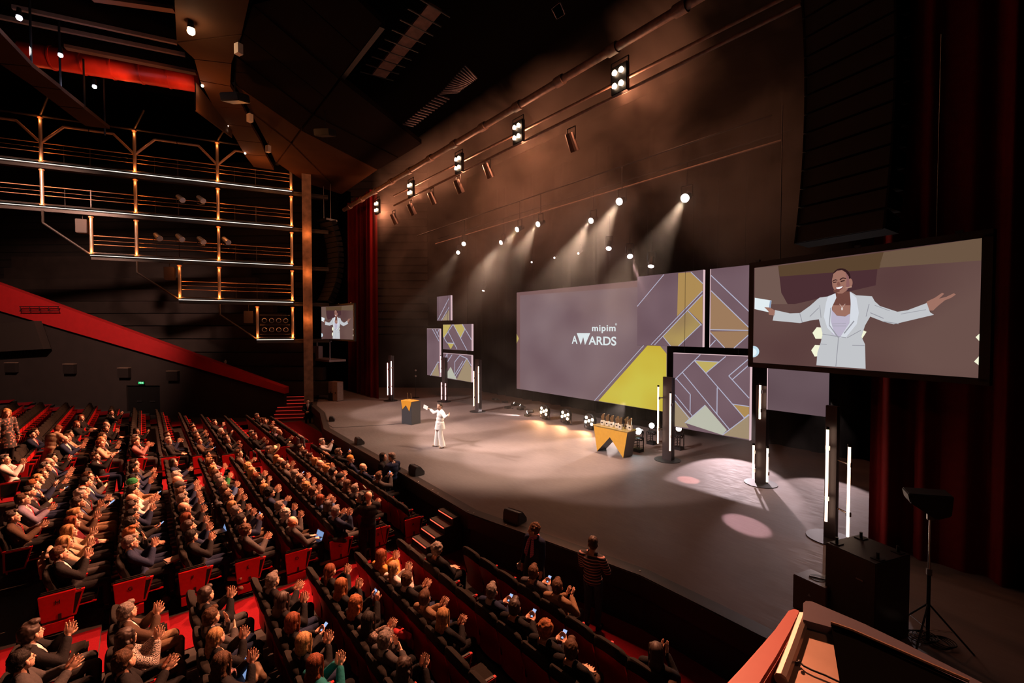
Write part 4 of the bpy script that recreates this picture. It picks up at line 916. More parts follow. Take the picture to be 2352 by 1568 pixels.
# white pools from lights standing behind the panels
spot('rear_beam', (-11.4, 17.2, 3.4), (-9.9, 12.6, 1.1), 4200, (1.0, 0.88, 0.86), 34, 0.3, 0.06)
spot('rear_beam', (-8.6, 18.8, 3.6), (-6.9, 14.8, 1.1), 2600, (1.0, 0.80, 0.84), 38, 0.3, 0.06)
spot('rear_beam', (-5.4, 18.8, 3.4), (-4.2, 14.6, 1.1), 900, (1.0, 0.78, 0.80), 40, 0.3, 0.06)
spot('rear_beam', (-12.6, 16.9, 2.6), (-12.4, 14.3, 1.1), 900, (1.0, 0.86, 0.82), 50, 0.3, 0.06)
pe = at_z(1715, 1205, STG); spot('ellipse_beam', at_t(1447, 589, 16.2), pe, 26000, (1.0, 0.62, 0.70), 5.0, 0.45, 0.05)
pe = at_z(1582, 1102, STG); spot('ellipse_beam', at_t(1495, 612, 16.2), pe, 15000, (1.0, 0.40, 0.38), 4.5, 0.3, 0.05)
pe = at_t(1490, 780, 16.9); spot('streak_beam', at_t(1398, 571, 16.2), at_z(1520, 1240, STG), 400, (1.0, 0.80, 0.80), 5, 0.3, 0.05)

# ------------------------------------------------------------------ monitors, cabinets and stands
def wedge(px, py, label, rz, s=1.0):
    p = at_z(px, py, STG+0.012); t = thing('stage_monitor', label, 'monitor speaker', p, rz, 'wedge monitors along the stage edge')
    prof = [(0, -0.22, 0), (0, 0.24, 0), (0, 0.26, 0.10), (0, 0.02, 0.38), (0, -0.16, 0.40), (0, -0.22, 0.28)]
    o = MB().prism([Vector(q)*s+Vector((-0.33*s, 0, 0)) for q in prof], (0.66*s, 0, 0)).build('cabinet', mat('monitor_black', (0.035, 0.03, 0.03), 0.45), t); bevel(o, 0.012)
    g = MB().prism([Vector((-0.30, 0.262, 0.115))*s, Vector((0.30, 0.262, 0.115))*s, Vector((0.30, 0.035, 0.375))*s, Vector((-0.30, 0.035, 0.375))*s], Vector((0, 0.008, 0.008))).build('grille', mat('monitor_grille', (0.055, 0.050, 0.052), 0.5, 0.4, bump=0.5, bscale=300), t)
wedge(762, 966, 'black wedge monitor at the far left corner of the stage', -0.35, 0.59)
wedge(825, 1019, 'black wedge monitor on the stage edge near the seated man in a white shirt', -0.1, 0.67)
wedge(956, 1088, 'black wedge monitor on the stage edge behind the man in the navy shirt', 0.0, 0.74)
wedge(1182, 1197, 'black wedge monitor on the stage edge right of the steps', 0.2, 0.74)
# big cabinet at right
CB = thing('subwoofer_cabinet', 'tall black loudspeaker cabinet on the stage at lower right with four short posts on top', 'loudspeaker', (-1.96, 8.81, STG), math.atan2(0.8, 0.2)-PI/2-0.0)
rz = math.atan2(8.28-8.51, -1.72+2.42); CB.rotation_euler = (0, 0, rz)
bevel(MB().box((0, 0, 0.645), (0.74, 0.82, 1.29)).build('cabinet', mat('cabinet_black', (0.022, 0.015, 0.013), 0.42, noise_amt=0.1), CB), 0.01)
for x, y in [(-0.28, -0.28), (-0.26, 0.28), (0.28, -0.22), (0.26, 0.3)]:
    b = MB(); b.box((x, y, 1.295), (0.13, 0.13, 0.012)); b.cyl((x, y, 1.29), (x, y, 1.39), 0.022, n=10); b.build('corner_post', BLACKM, CB)
MB().box((0.15, -0.413, 0.95), (0.10, 0.012, 0.02)).build('handle_bar', STEEL, CB)
# side monitor with round handle
p = at_z(1875, 1330, STG+0.55); t = thing('side_speaker', 'small black speaker with an oval handle hole left of the tall cabinet', 'loudspeaker', (p.x, p.y, STG), rz+0.15)
o = MB().prism([(-0.26, -0.22, 0), (0.26, -0.22, 0), (0.20, 0.22, 0), (-0.20, 0.22, 0)], (0, 0, 0.58)).build('cabinet', mat('monitor_brown', (0.10, 0.055, 0.04), 0.45), t); bevel(o, 0.01)
b = MB(); b.cyl((0.02, 0.0, 0.575), (0.02, 0.0, 0.586), 0.12, n=24); b.build('handle_hole', BLACK, t); MB().box((0.02, 0, 0.59), (0.24, 0.03, 0.012), 0.5).build('handle_bar', mat('monitor_brown', (0.1, 0.05, 0.04)), t)
b = MB(); b.prism([(-0.02, -0.226, 0.33), (0.03, -0.226, 0.33), (0.005, -0.226, 0.38)], (0, 0.004, 0)); b.build('badge', STEEL, t)
# tripod lamp
p = at_z(2130, 1478, STG); T = thing('tripod_lamp', 'black lamp with flared hood on a tripod stand at the right edge of the stage', 'stand light', (p.x, p.y, STG), 0.4)
MB().cyl((0, 0, 0.25), (0, 0, 1.95), 0.016, n=10).build('pole', CHROME, T); MB().cyl((0, 0, 0.05), (0, 0, 1.1), 0.024, n=10).build('outer_tube', BLACKM, T)
for k in range(3):
    a = 2*PI*k/3; MB().path([(0, 0, 0.62), (0.52*math.cos(a), 0.52*math.sin(a), 0.0)], 0.013, 8).build('leg', BLACKM, T); MB().cyl((0, 0, 0.22), (0.30*math.cos(a), 0.30*math.sin(a), 0.26), 0.009, n=6).build('brace', CHROME, T)
o = MB().prism([(-0.30, -0.15, 2.28), (0.22, -0.15, 2.32), (0.20, -0.15, 2.02), (0.04, -0.15, 1.94), (-0.27, -0.15, 2.14)], (0, 0.34, 0)).build('lamp_hood', BLACK, T); bevel(o, 0.015)
b = MB(); b.box((0, 0, 1.93), (0.08, 0.05, 0.08)); b.box((0, 0, 1.1), (0.06, 0.05, 0.09)); b.build('clamp', STEEL, T)
# floor cables near the tripod
for k, (x, y) in enumerate([(2110, 1462), (2150, 1475)]):
    q = at_z(x, y, STG+0.02); o = MB()
    for j in range(4): o.ring((0.03*j, 0.02*j, 0.012*j), 0.16-0.01*j, 0.008, 18, 5)
    o = o.build('cable_coil', BLACKM); o.location = q; tag(o, 'coiled cable on the stage floor, '+['left of the tripod foot', 'right of the tripod foot'][k], 'cable', 'cable coils by the tripod')

# ------------------------------------------------------------------ steps up to the stage
ST = thing('stage_steps', 'black five-step stairs up to the stage with red light strips', 'stairs', (-10.48, 5.0, 0))
STM = mat('step_black', (0.030, 0.025, 0.028), 0.4, noise_amt=0.1); TREAD = mat('step_tread', (0.020, 0.018, 0.018), 0.5, noise_amt=0.3, nscale=3); REDLED = emis('red_led', (1.0, 0.07, 0.035), 3.0)
for k in range(5):
    z = 0.18*(k+1); y = 0.19+0.26*k; 
    MB().box((0, (y+1.5)/2, z-0.09), (0.80, 1.5-y, 0.18-0.002)).build('riser_block', STM, ST)
    MB().box((0, y+0.145, z+0.004), (0.78, 0.23, 0.012)).build('tread', TREAD, ST)
    if k: MB().box((0, y-0.004, z-0.012), (0.70, 0.012, 0.018)).build('light_strip', REDLED, ST)
# small block of steps by the far end of the front row
p = at_z(752, 1022, 0.62); T2 = thing('stage_steps', 'small dark step block with one red strip at the far end of row A', 'stairs', (p.x, p.y+0.2, 0))
MB().box((0, 0, 0.32), (1.1, 0.8, 0.64)).build('riser_block', STM, T2); MB().box((0, -0.41, 0.62), (0.9, 0.012, 0.02)).build('light_strip', REDLED, T2)
# red staircase between the side wall and the stage
S3 = thing('side_staircase', 'red carpeted staircase with lit step edges rising beside the dark wall at left', 'stairs', (-31.6, 7.2, 0), math.radians(60))
for k in range(10):
    MB().box((0, 0.3*k+1.5, 0.09*(k+1)+0.0), (2.0, 3.0, 0.185*(k+1)) if False else (2.0, 3.0, 0.185*(k+1))).build('step', mat('stair_red', (0.16, 0.004, 0.006), 0.8), S3) if False else MB().box((0, 0.3*k+0.15, 0.0925*(k+1)), (1.9, 0.3, 0.185*(k+1))).build('step', mat('stair_red', (0.16, 0.004, 0.006), 0.8), S3)
    MB().box((0, 0.3*k-0.006, 0.185*(k+1)-0.015), (1.85, 0.012, 0.025)).build('edge_light', emis('red_led_dim', (1.0, 0.05, 0.03), 0.55), S3)
MB().path([(1.0, 0.9, 1.0), (1.0, 2.9, 2.6)], 0.035, 8).build('handrail', mat('rail_cream', (0.5, 0.4, 0.33), 0.4), S3)
# equipment clutter beside the far curtain
p = at_z(765, 925, STG)
t = thing('flight_case', 'pale wooden flight case with black catches standing by the far curtain', 'flight case', (-30.9, 10.0, STG), 0.4)
PLY = mat('case_plywood', (0.22, 0.15, 0.13), 0.6, noise_amt=0.15)
bevel(MB().box((0, 0, 0.9), (0.85, 0.5, 0.75)).build('upper_box', PLY, t), 0.01); bevel(MB().box((0.2, 0, 0.28), (0.45, 0.5, 0.5)).build('lower_box', PLY, t), 0.01)
MB().box((-0.28, 0, 0.26), (0.42, 0.45, 0.5)).build('dark_box', BLACK, t)
for x in (-0.2, 0.25): MB().box((x, -0.26, 0.56), (0.06, 0.02, 0.1)).build('catch', BLACKM, t)
for x in (0.05, 0.38): MB().cyl((x, -0.2, 0.0), (x, -0.2, 0.06), 0.03).build('castor', BLACKM, t)
t = thing('equipment_platform', 'hanging equipment platform with white-edged frame below the distant video screen', 'platform', (-33.4, 10.2, 3.7), 0.15)
b = MB(); b.box((0, 0, 0), (3.2, 1.2, 0.14)); b.build('deck', mat('platform_edge', (0.28, 0.25, 0.30), 0.4), t)
b = MB(); b.box((0, -0.5, 1.35), (3.4, 0.1, 0.09)); b.build('top_rail', mat('platform_rail', (0.20, 0.17, 0.22), 0.4), t)
for x in (-1.55, -0.4, 1.5): MB().box((x, -0.5, 0.7), (0.07, 0.07, 1.3)).build('post', mat('platform_rail', (0.2, 0.17, 0.22)), t)
for x in (-0.62, -0.18): MB().box((x, -0.45, 0.55), (0.38, 0.3, 0.85)).build('amplifier', mat('amp_grey', (0.22, 0.20, 0.26), 0.4), t)
t = thing('scaffold_panel', 'tall narrow pale lilac panel standing behind the side staircase', 'panel', (-32.9, 8.9, 0.8), 0.2)
MB().box((0, 0, 1.1), (0.55, 0.05, 2.2)).build('lower_sheet', mat('lilac_sheet', (0.12, 0.10, 0.14), 0.6), t); MB().box((0, 0, 3.6), (0.55, 0.05, 0.9)).build('upper_sheet', mat('lilac_sheet', (0.12, 0.1, 0.14)), t)
MB().cyl((0.3, 0, 0), (0.3, 0, 4.2), 0.03).build('pole', BLACKM, t)
for k, (x, y, w_, h_, l) in enumerate([(702, 893, 0.5, 0.7, 'white printer-like box with a red label'), (722, 905, 0.45, 0.45, 'white box with a round dial'), (698, 908, 0.5, 0.5, 'small grey box')]):
    p = at_t(x, y, 10.5+0.2*k); t = thing('equipment_box', l+' stacked at the far left of the stage', 'equipment', (p.x, p.y, STG), 0.2, None)
    bevel(MB().box((0, 0, h_/2+(p.z-STG-h_/2 if p.z > STG+h_ else 0)), (w_, 0.4, h_)).build('casing', mat('box_white', (0.12, 0.10, 0.10), 0.5), t), 0.01)
    if k == 0: MB().box((0, -0.21, 0.5), (0.3, 0.01, 0.2)).build('red_label', mat('red_label', (0.3, 0.02, 0.02), 0.5), t)
    if k == 1: MB().ring((0, -0.21, 0.3), 0.12, 0.02, 16, 5, 'Y').build('dial', BLACK, t)
# slender stand far left of stage
p = at_z(955, 913, STG); t = thing('boom_stand', 'slender black stand with two small heads in the dark left part of the stage', 'stand', p, 0)
MB().cyl((0, 0, 0), (0, 0, 1.9), 0.015).build('pole', BLACKM, t); MB().cyl((0, 0, 0), (0, 0, 0.02), 0.25, n=20).build('base', BLACKM, t)
for z in (1.5, 1.9): MB().ell((0, 0, z), 0.07).build('head', STEEL, t)

# ------------------------------------------------------------------ near balcony at lower right
def zp(px, z): return [at_z(x, y, z) for x, y in px]
kb = lambda l: [(1600+x/3.128, 1150+y/3.128) for x, y in l]
b = MB()
top = kb([(205, 1307), (330, 1175), (455, 1035), (560, 915), (640, 805), (662, 775), (690, 768), (725, 775), (752, 790), (748, 810), (690, 935), (590, 1120), (475, 1307)])
P = zp(top, 4.62); P = [P[0]+(P[0]-P[1]).normalized()*1.2]+P+[P[-1]+(P[-1]-P[-2]).normalized()*1.2]
b.prism(P, (0, 0, -0.9)); o = b.build('balcony_rail', mat('coral_red_paint', (0.42, 0.07, 0.055), 0.5, noise_amt=0.05)); bevel(o, 0.02); tag(o, 'slanted coral red balcony rail at the lower right corner', 'balcony rail')
L2 = thing('balcony_ledge', 'metal-topped balcony ledge with a curved grey rim at the lower right', 'ledge', zp([(1850, 1500)], 4.6)[0])
off = L2.location
P = zp(kb([(770, 850), (970, 905), (1000, 1090), (1035, 1307), (1050, 1420), (560, 1420), (605, 1307)]), 4.60)
MB().prism([p-off for p in P], (0, 0, -0.12)).build('top_sheet', mat('brushed_bronze', (0.40, 0.26, 0.20), 0.4, 0.6, noise_amt=0.08), L2)
inner = [(765, 850), (968, 905), (1200, 1000), (1500, 1115), (1800, 1250), (1990, 1340)]; outer = [(765, 735), (800, 720), (870, 745), (1000, 795), (1200, 880), (1420, 985), (1650, 1100), (2050, 1307)]
bnd = zp(kb([(765, 735), (785, 718), (830, 722), (1000, 795), (1200, 880), (1420, 985), (1650, 1100), (2100, 1330), (1990, 1345), (1800, 1262), (1500, 1130), (1200, 1008), (968, 908), (765, 852)]), 4.64)
MB().prism([p-off for p in bnd], (0, 0, -0.03)).build('rim', mat('rim_grey', (0.10, 0.085, 0.11), 0.35, 0.4), L2)
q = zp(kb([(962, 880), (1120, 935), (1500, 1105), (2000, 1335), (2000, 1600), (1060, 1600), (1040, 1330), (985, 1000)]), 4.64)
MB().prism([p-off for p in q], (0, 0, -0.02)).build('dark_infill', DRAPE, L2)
MB().path([p-off+Vector((0, 0, 0.006)) for p in zp(kb([(965, 885), (1120, 940), (1400, 1062), (1700, 1195), (1960, 1307)]), 4.65)], 0.006, 6).build('rim_edge_wire', mat('warm_edge', (0.5, 0.3, 0.2), 0.3, 0.7), L2)
e = MB().path([p-off+Vector((0, 0, 0.012)) for p in zp(kb([(770, 855), (690, 1080), (605, 1307)]), 4.60)], 0.022, 8).build('rounded_edge', mat('brushed_bronze_b', (0.55, 0.42, 0.36), 0.3, 0.7), L2)
o = MB().path([p for p in zp(kb([(650, 1178), (700, 1165), (738, 1155), (770, 1185), (830, 1215), (920, 1250), (1030, 1302)]), 4.612)], 0.0035, 6)
o = o.build('tie_wire', BLACK); tag(o, 'thin black wire lying across the bronze ledge', 'wire')
o = MB().ell(at_z(1600+738/3.128, 1150+1155/3.128, 4.62), (0.006, 0.009, 0.006)).build('wire_clip', BLACK); tag(o, 'tiny black clip on the thin wire on the ledge', 'clip')
area('balcony_fill_light', (1.6, 1.0, 8.6), (1.0, 1.4, 4.6), 30, (1.0, 0.42, 0.25), 0.6, 0.6)  # unseen area light added to brighten the rail and ledge
# right edge dark equipment stacks
t = thing('wall_bracket_unit', 'faint dark cabinet against the right edge of the photo above the tripod lamp', 'cabinet', (0.35, 8.3, 2.75), rz)
MB().box((0.3, 0.1, 0), (1.3, 0.8, 0.4)).build('shelf', mat('faint_black', (0.02, 0.018, 0.02), 0.5), t); MB().box((0.1, 0, 0.9), (0.5, 0.4, 1.4)).build('column', mat('faint_black', (0.02, 0.018, 0.02), 0.5), t)
# ------------------------------------------------------------------ auditorium seats
def proj(p):
    v = Vector(p)-CAM; Y = v.dot(_F)
    return (1176+FPX*v.dot(_R)/Y, 784-FPX*v.dot(_U)/Y) if Y > 0.1 else (-9999, -9999)
SW = 0.60
def seat_shell():
    vs = []; n = 10; rows = 7
    for side in (0, 1):
        for j in range(rows):
            k = j/(rows-1)
            for i in range(n+1):
                u = i/n*2-1
                z = 0.14+0.645*k + (0.07*(1-u*u) if j == rows-1 else 0.05*(1-u*u)*k)
                y = -0.02-0.13*max(0, (z-0.40))/0.5 + 0.035*u*u + (0.0 if side == 0 else 0.028)
                wv = SW/2*(1.0 if k < 0.8 else 1.0-0.04*(k-0.8)/0.2)
                vs.append((u*wv, y, z))
    N = n+1; S = rows*N; fs = []
    for j in range(rows-1):
        for i in range(n):
            a = j*N+i; fs.append((a, a+1, a+N+1, a+N)); b_ = a+S; fs.append((b_, b_+N, b_+N+1, b_+1))
    for i in range(n):
        fs.append((i, i+S, i+S+1, i+1)); a = (rows-1)*N+i; fs.append((a, a+1, a+1+S, a+S))
    for j in range(rows-1):
        a = j*N; fs.append((a, a+N, a+N+S, a+S)); a = j*N+n; fs.append((a, a+S, a+N+S, a+N))
    return MB().add(vs, fs)
def back_cushion():
    prof = [(0.06, 0.36), (0.02, 0.62), (-0.04, 0.80), (-0.085, 0.90), (-0.10, 1.00), (-0.120, 1.035), (-0.15, 1.035), (-0.172, 1.00), (-0.175, 0.94), (-0.155, 0.87), (-0.13, 0.81), (-0.09, 0.74), (-0.045, 0.60), (-0.02, 0.36)]
    prof = [(y+0.07 if i < 5 else y+0.02, z) for i, (y, z) in enumerate(prof)]
    n = 12; vs = []; m = len(prof)
    for i in range(n+1):
        u = i/n*2-1; e = max(0, (abs(u)-0.72)/0.28)
        for (y, z) in prof:
            cz = 0.78 if z > 0.78 else z
            zz = z - e*e*0.05*(1 if z > 0.9 else 0) - 0.03*u*u*(z > 0.85)
            yc = -0.06
            vs.append((u*SW/2*0.985, y*(1-0.45*e*e)+0.0*e+yc*0.45*e*e+0.02*u*u, zz))
    fs = []
    for i in range(n):
        for j in range(m):
            a = i*m+j; b_ = i*m+(j+1) % m; fs.append((a, b_, b_+m, a+m))
    fs += [tuple(range(m))[::-1], tuple(range(n*m, n*m+m))]
    return MB().add(vs, fs)
def seat_cushion(folded):
    b = MB()
    if folded: b.box((0, 0.17, 0.56), (0.54, 0.10, 0.47)); 
    else: b.box((0, 0.33, 0.40), (0.54, 0.48, 0.13))
    return b
def seat_under(folded):
    b = MB()
    if folded: b.box((0, 0.232, 0.72), (0.54, 0.025, 0.15))
    else: b.box((0, 0.33, 0.325), (0.55, 0.48, 0.025))
    return b
def arm(x):
    b = MB(); b.prism([(x-0.028, -0.02, 0.20), (x-0.028, 0.30, 0.20), (x-0.028, 0.40, 0.58), (x-0.028, 0.42, 0.64), (x-0.028, -0.02, 0.64)], (0.056, 0, 0)); return b
def arm_inset(x):
    b = MB(); b.prism([(x-0.031, 0.02, 0.24), (x-0.031, 0.28, 0.24), (x-0.031, 0.37, 0.57), (x-0.031, 0.38, 0.60), (x-0.031, 0.02, 0.60)], (0.062, 0, 0)); return b
def seat_proto(folded, end=0):
    t = bpy.data.objects.new('theatre_seat', None); COL.objects.link(t)
    smooth = lambda o: (smooth_by_angle(o, 0.9), o)[1]
    ch = []
    ch.append(smooth(seat_shell().build('back_shell', RED, t)))
    ch.append(smooth(back_cushion().build('back_cushion', DARKFAB, t)))
    ch.append(bevel(seat_cushion(folded).build('seat_cushion', DARKFAB, t), 0.035))
    ch.append(bevel(seat_under(folded).build('seat_underside', RED, t), 0.008))
    a = bevel(arm(PITCH/2).build('armrest', RED, t), 0.006); ch.append(a)
    p = MB().box((PITCH/2, 0.20, 0.645), (0.040, 0.34, 0.012)).build('armrest_pad', mat('pad_black', (0.02, 0.015, 0.015), 0.6), a)
    q = arm_inset(PITCH/2).build('armrest_inset', DARKFAB, a)
    KIDS[t.name] = ch; KIDS[a.name] = [p, q]
    return t
def seat_single(folded):
    """small distant seat in one mesh"""
    b = MB()
    for f_, mi in ((seat_shell(), 0), (back_cushion(), 1), (seat_cushion(folded), 1), (seat_under(folded), 0), (arm(PITCH/2), 0), (arm_inset(PITCH/2), 1)): b.add(f_.v, f_.f, mi)
    return b.data('theatre_seat_mesh', [RED, DARKFAB])
PD_ = seat_proto(False); PF_ = seat_proto(True)
SM_D, SM_F = seat_single(False), seat_single(True)
LET = 'ABCDEFGHIJKLMNOPQRS'
ORD = ['first', 'second', 'third', 'fourth', 'fifth', 'sixth', 'seventh', 'eighth', 'ninth', 'tenth', 'eleventh', 'twelfth', 'thirteenth', 'fourteenth', 'fifteenth', 'sixteenth', 'seventeenth', 'eighteenth', 'nineteenth', 'twentieth', 'twenty-first', 'twenty-second', 'twenty-third']
SEATS = []     # block, row, idx, s
for r in range(0, NROWS+3):
    for i in range(14): SEATS.append(('middle', r, i, -11.30-PITCH*(i+0.5)))
    for i in range(20):
        s = -9.80+PITCH*(i+0.5)
        if r == 0 and i < 2: continue
        SEATS.append(('near', r, i, s))
    nfar = int((28.7+0.92*r-21.85)/PITCH)
    for i in range(min(nfar, 22)): SEATS.append(('far', r, i, -21.85-PITCH*(i+0.5)))
def seen(p, m=25):
    x, y = proj(p); return -m < x < 2352+m and -m < y < 1568+m
SEATS = [q for q in SEATS if seen((q[3], row_t(q[1])-0.1, row_z(q[1])+0.95), 30) and not (q[0] == 'near' and q[3] > -0.6)]
# keep clear of the balcony rail corner next to the lens
print('seats', len(SEATS))
# ------------------------------------------------------------------ people: geometry
VOX_B, VOX_C = 0.0066, 0.013
def remesh(mb, vox, name, mats, smooth=4, sit=False):
    if sit: mb.v = [tuple(lean(Vector(q))) for q in mb.v]
    me = mb.data('tmp', mats); o = bpy.data.objects.new('tmp', me); COL.objects.link(o)
    md = o.modifiers.new('r', 'REMESH'); md.mode = 'VOXEL'; md.voxel_size = vox; md.use_smooth_shade = True
    if smooth:
        ms = o.modifiers.new('s', 'SMOOTH'); ms.factor = 0.5; ms.iterations = smooth
    dg = bpy.context.evaluated_depsgraph_get(); dg.update()
    out = bpy.data.meshes.new_from_object(o.evaluated_get(dg)); out.name = name
    bpy.data.objects.remove(o); bpy.data.meshes.remove(me)
    return out
def V(*a): return Vector(a)
def mir(v, s): return Vector((v.x*s, v.y, v.z))
def hand(mb, wr, d, n, side, curl=0.10, spread=0.20, grip=0.0, sc_=1.12):
    """wr wrist, d finger direction, n palm normal (palm faces n), side=+1: thumb on the +u side"""
    d = d.normalized(); n = (n-d*n.dot(d)).normalized(); u = d.cross(n)*side
    R = Matrix((u, n, d)).transposed()
    mb.ell(wr+d*0.048*sc_, (0.040*sc_, 0.0155*sc_, 0.056*sc_), 12, 8, R=R)
    mb.cap(wr-d*0.03, 0.024, wr+d*0.02, 0.027, 8)
    for k, (o, L) in enumerate([(0.030, 0.066), (0.011, 0.076), (-0.009, 0.070), (-0.028, 0.054)]):
        o *= sc_; L *= sc_
        base = wr+d*(0.088-abs(o)*0.25)*sc_+u*o
        fd = (d+u*(spread*(1.2-k*0.8))+n*curl*0.4).normalized()
        if grip: fd = (d*(1-grip)+n*grip).normalized()
        m1 = base+fd*L*0.5; f2 = (fd+n*(curl+grip*1.2)).normalized(); m2 = m1+f2*L*0.5
        mb.cap(base-d*0.01, 0.0105*sc_, m1, 0.0095*sc_, 7); mb.cap(m1, 0.0095*sc_, m2, 0.008*sc_, 7)
    tb = wr+d*0.032*sc_+u*0.030*sc_; td = (d*0.75+u*0.75+n*0.30).normalized(); tm = tb+td*0.036*sc_; te = tm+(d*0.9+u*0.35+n*0.2).normalized()*0.030*sc_
    mb.cap(wr+d*0.02+u*0.012, 0.015*sc_, tb, 0.0145*sc_, 7); mb.cap(tb, 0.0135*sc_, tm, 0.012*sc_, 7); mb.cap(tm, 0.0118*sc_, te, 0.0098*sc_, 7)
HEADC = V(0, 0.015, 1.205)
SHEAR = 0.20
def lean(v, on=True): return V(v.x, v.y-max(0, v.z-0.52)*SHEAR, v.z) if on else v
HS = 1.15
def head(mb_, c, yaw, pitch=0.0, fem=0):
    R = Matrix.Rotation(yaw, 3, 'Z') @ Matrix.Rotation(pitch, 3, 'X')
    P = lambda x, y, z: c+R @ Vector((x, y, z))*HS
    class W_:
        def ell(s, p, r, n=14, m=9, R=None): mb_.ell(p, tuple(q*HS for q in r), n, m, R=R)
        def cap(s, a, ra, b, rb, n=10): mb_.cap(a, ra*HS, b, rb*HS, n)
    mb = W_()
    mb.ell(P(0, -0.012, 0.035), (0.076, 0.097, 0.088), 20, 14, R=R)
    mb.ell(P(0, 0.030, -0.028), (0.060, 0.064, 0.080), 16, 12, R=R)
    mb.ell(P(0, 0.062, -0.088), (0.026, 0.024, 0.022), 10, 8, R=R)
    mb.cap(P(-0.032, 0.078, 0.022), 0.012, P(0.032, 0.078, 0.022), 0.012, 8)
    mb.cap(P(0, 0.086, 0.012), 0.0085, P(0, 0.108, -0.024), 0.0125, 8)
    mb.cap(P(-0.010, 0.094, -0.028), 0.009, P(0.010, 0.094, -0.028), 0.009, 7)
    mb.cap(P(-0.017, 0.083, -0.058), 0.008, P(0.017, 0.083, -0.058), 0.008, 7)
    for s in (-1, 1):
        mb.ell(P(s*0.034, 0.066, -0.022), (0.022, 0.022, 0.020), 8, 6, R=R)
        mb.ell(P(s*0.078, -0.002, -0.012), (0.010, 0.020, 0.031), 8, 8, R=R)
    return R
ARMS = {  # elbow, wrist, finger dir, palm normal (for the +x arm, mirrored for the other)
 'H': (V(.235, .17, .80), V(.050, .315, 1.02), V(-.05, .42, .90), V(-1, .05, 0)),
 'M': (V(.250, .13, .75), V(.052, .345, .88), V(-.05, .80, .60), V(-1, 0, .05)),
 'L': (V(.250, .07, .74), V(.085, .31, .665), V(-.45, .85, -.10), V(0, 0, -1)),
 'P': (V(.235, .20, .90), V(.090, .36, 1.10), V(-.25, .25, .92), V(-.6, .8, 0)),
 'Q': (V(.240, .11, .75), V(.070, .34, .80), V(-.35, .85, .35), V(-.5, -.2, .8)),
 'X': (V(.230, .14, .77), V(-.02, .26, .86), V(-.9, .35, .15), V(0, -.9, .2)),
 'T': (V(.250, .08, .74), V(.110, .36, .70), V(-.15, .95, -.1), V(0, 0, -1)),
}
def arm_pts(pose, s):
    if pose == 'X' and s < 0:
        return V(-.215, .17, .80), V(-.035, .20, 1.03), V(.25, -.05, .95), V(.2, -.9, .1)
    e, wr, d, n = ARMS[pose]; return mir(e, s), mir(wr, s), mir(d, s), mir(n, s)
def body_prims(mb, pose, yaw, arms=None, stand=None, grow=0.0, what='body', hpitch=0.0, hc=None, shw=0.190, only=None):
    """what: body / jacket / shirt / trousers / shoes. stand: leg joints for a standing figure (torso raised by dz)"""
    dz = 0.41 if stand else 0.0; up = V(0, 0, dz); g = grow
    hip = V(.095, 0.03, .54)+up; hc = (HEADC+up) if hc is None else hc
    legs = []
    for k, s in enumerate((1, -1)):
        if stand: kn, an, toe = stand[k]
        else: kn, an, toe = V(.125*s, .47, .53), V(.125*s+0.01*s, .47-.02*k, .10), V(.145*s, .66-.02*k, .045)
        legs.append((mir(hip, s), kn, an, toe))
    torso = [((0, .02, .56), (.165, .130, .11)), ((0, -.005, .70), (.148, .118, .14)), ((0, -.03, .86), (.172, .122, .15)), ((0, -.04, .95), (.178, .105, .09))]
    if what in ('body', 'jacket', 'shirt'):
        for c, r in torso:
            mb.ell(V(*c)+up, tuple(q+g for q in r), 18, 12)
        for s in (1, -1):
            mb.cap(V(.05*s, -.035, 1.035)+up, .052+g, V(shw*s, -.035, .985)+up, .058+g, 12)
            e, wr, d, n = (arms[0 if s > 0 else 1] if arms else arm_pts(pose, s))
            if not arms: e = e+up; wr = wr+up
            sh = V((shw+.012)*s, -.03, .98)+up
            if what == 'shirt' : 
                mb.cap(e.lerp(wr, .55), .030+g, e.lerp(wr, .93), .027+g, 10); mb.cap(sh, .052, e, .042, 10); mb.cap(e, .042, wr.lerp(e, .2), .030, 10)
            else:
                end = wr if what == 'body' else e.lerp(wr, .86)
                mb.cap(sh, .054+g*1.25, e, .043+g*1.2, 12); mb.cap(e, .043+g*1.2, end, .029+g*1.0, 12)
    if what in ('body',):
        mb.cap(V(0, -.035, 1.03)+up, .055, hc+V(0, -.018, -.05), .052, 12)
        head(mb, hc, yaw, hpitch)
        for s in (1, -1):
            e, wr, d, n = (arms[0 if s > 0 else 1] if arms else arm_pts(pose, s))
            if not arms: wr = wr+up
            hand(mb, wr, d, n, 1 if s < 0 else -1, grip=(0.35 if pose in 'PQ' else 0.0))
    if what == 'shirt':
        mb.cap(V(0, -.035, 1.03)+up, .060+g, V(0, -.028, 1.085)+up, .060, 12)
    if what in ('body', 'trousers'):
        mb.ell(V(0, .03, .55)+up, (.150+g, .125+g, .095+g), 16, 10)
        for h, kn, an, toe in legs:
            mb.cap(h, .082+g, kn, .056+g, 12); mb.cap(kn, .056+g, an+V(0, 0, .04 if what == 'trousers' else 0), .036+g*1.1, 12)
    if what in ('body', 'shoes'):
        for h, kn, an, toe in (legs if only is None else [legs[only]]):
            mb.cap(an+V(0, -.02, -.045), .034+g, toe, .030+g, 10); mb.cap(an, .034+g*.5, an+V(0, -.01, -.05), .036+g, 8)
_cache = {}
SKINM = mat('skin_light', (0.66, 0.37, 0.26), 0.5, noise_amt=0.05)
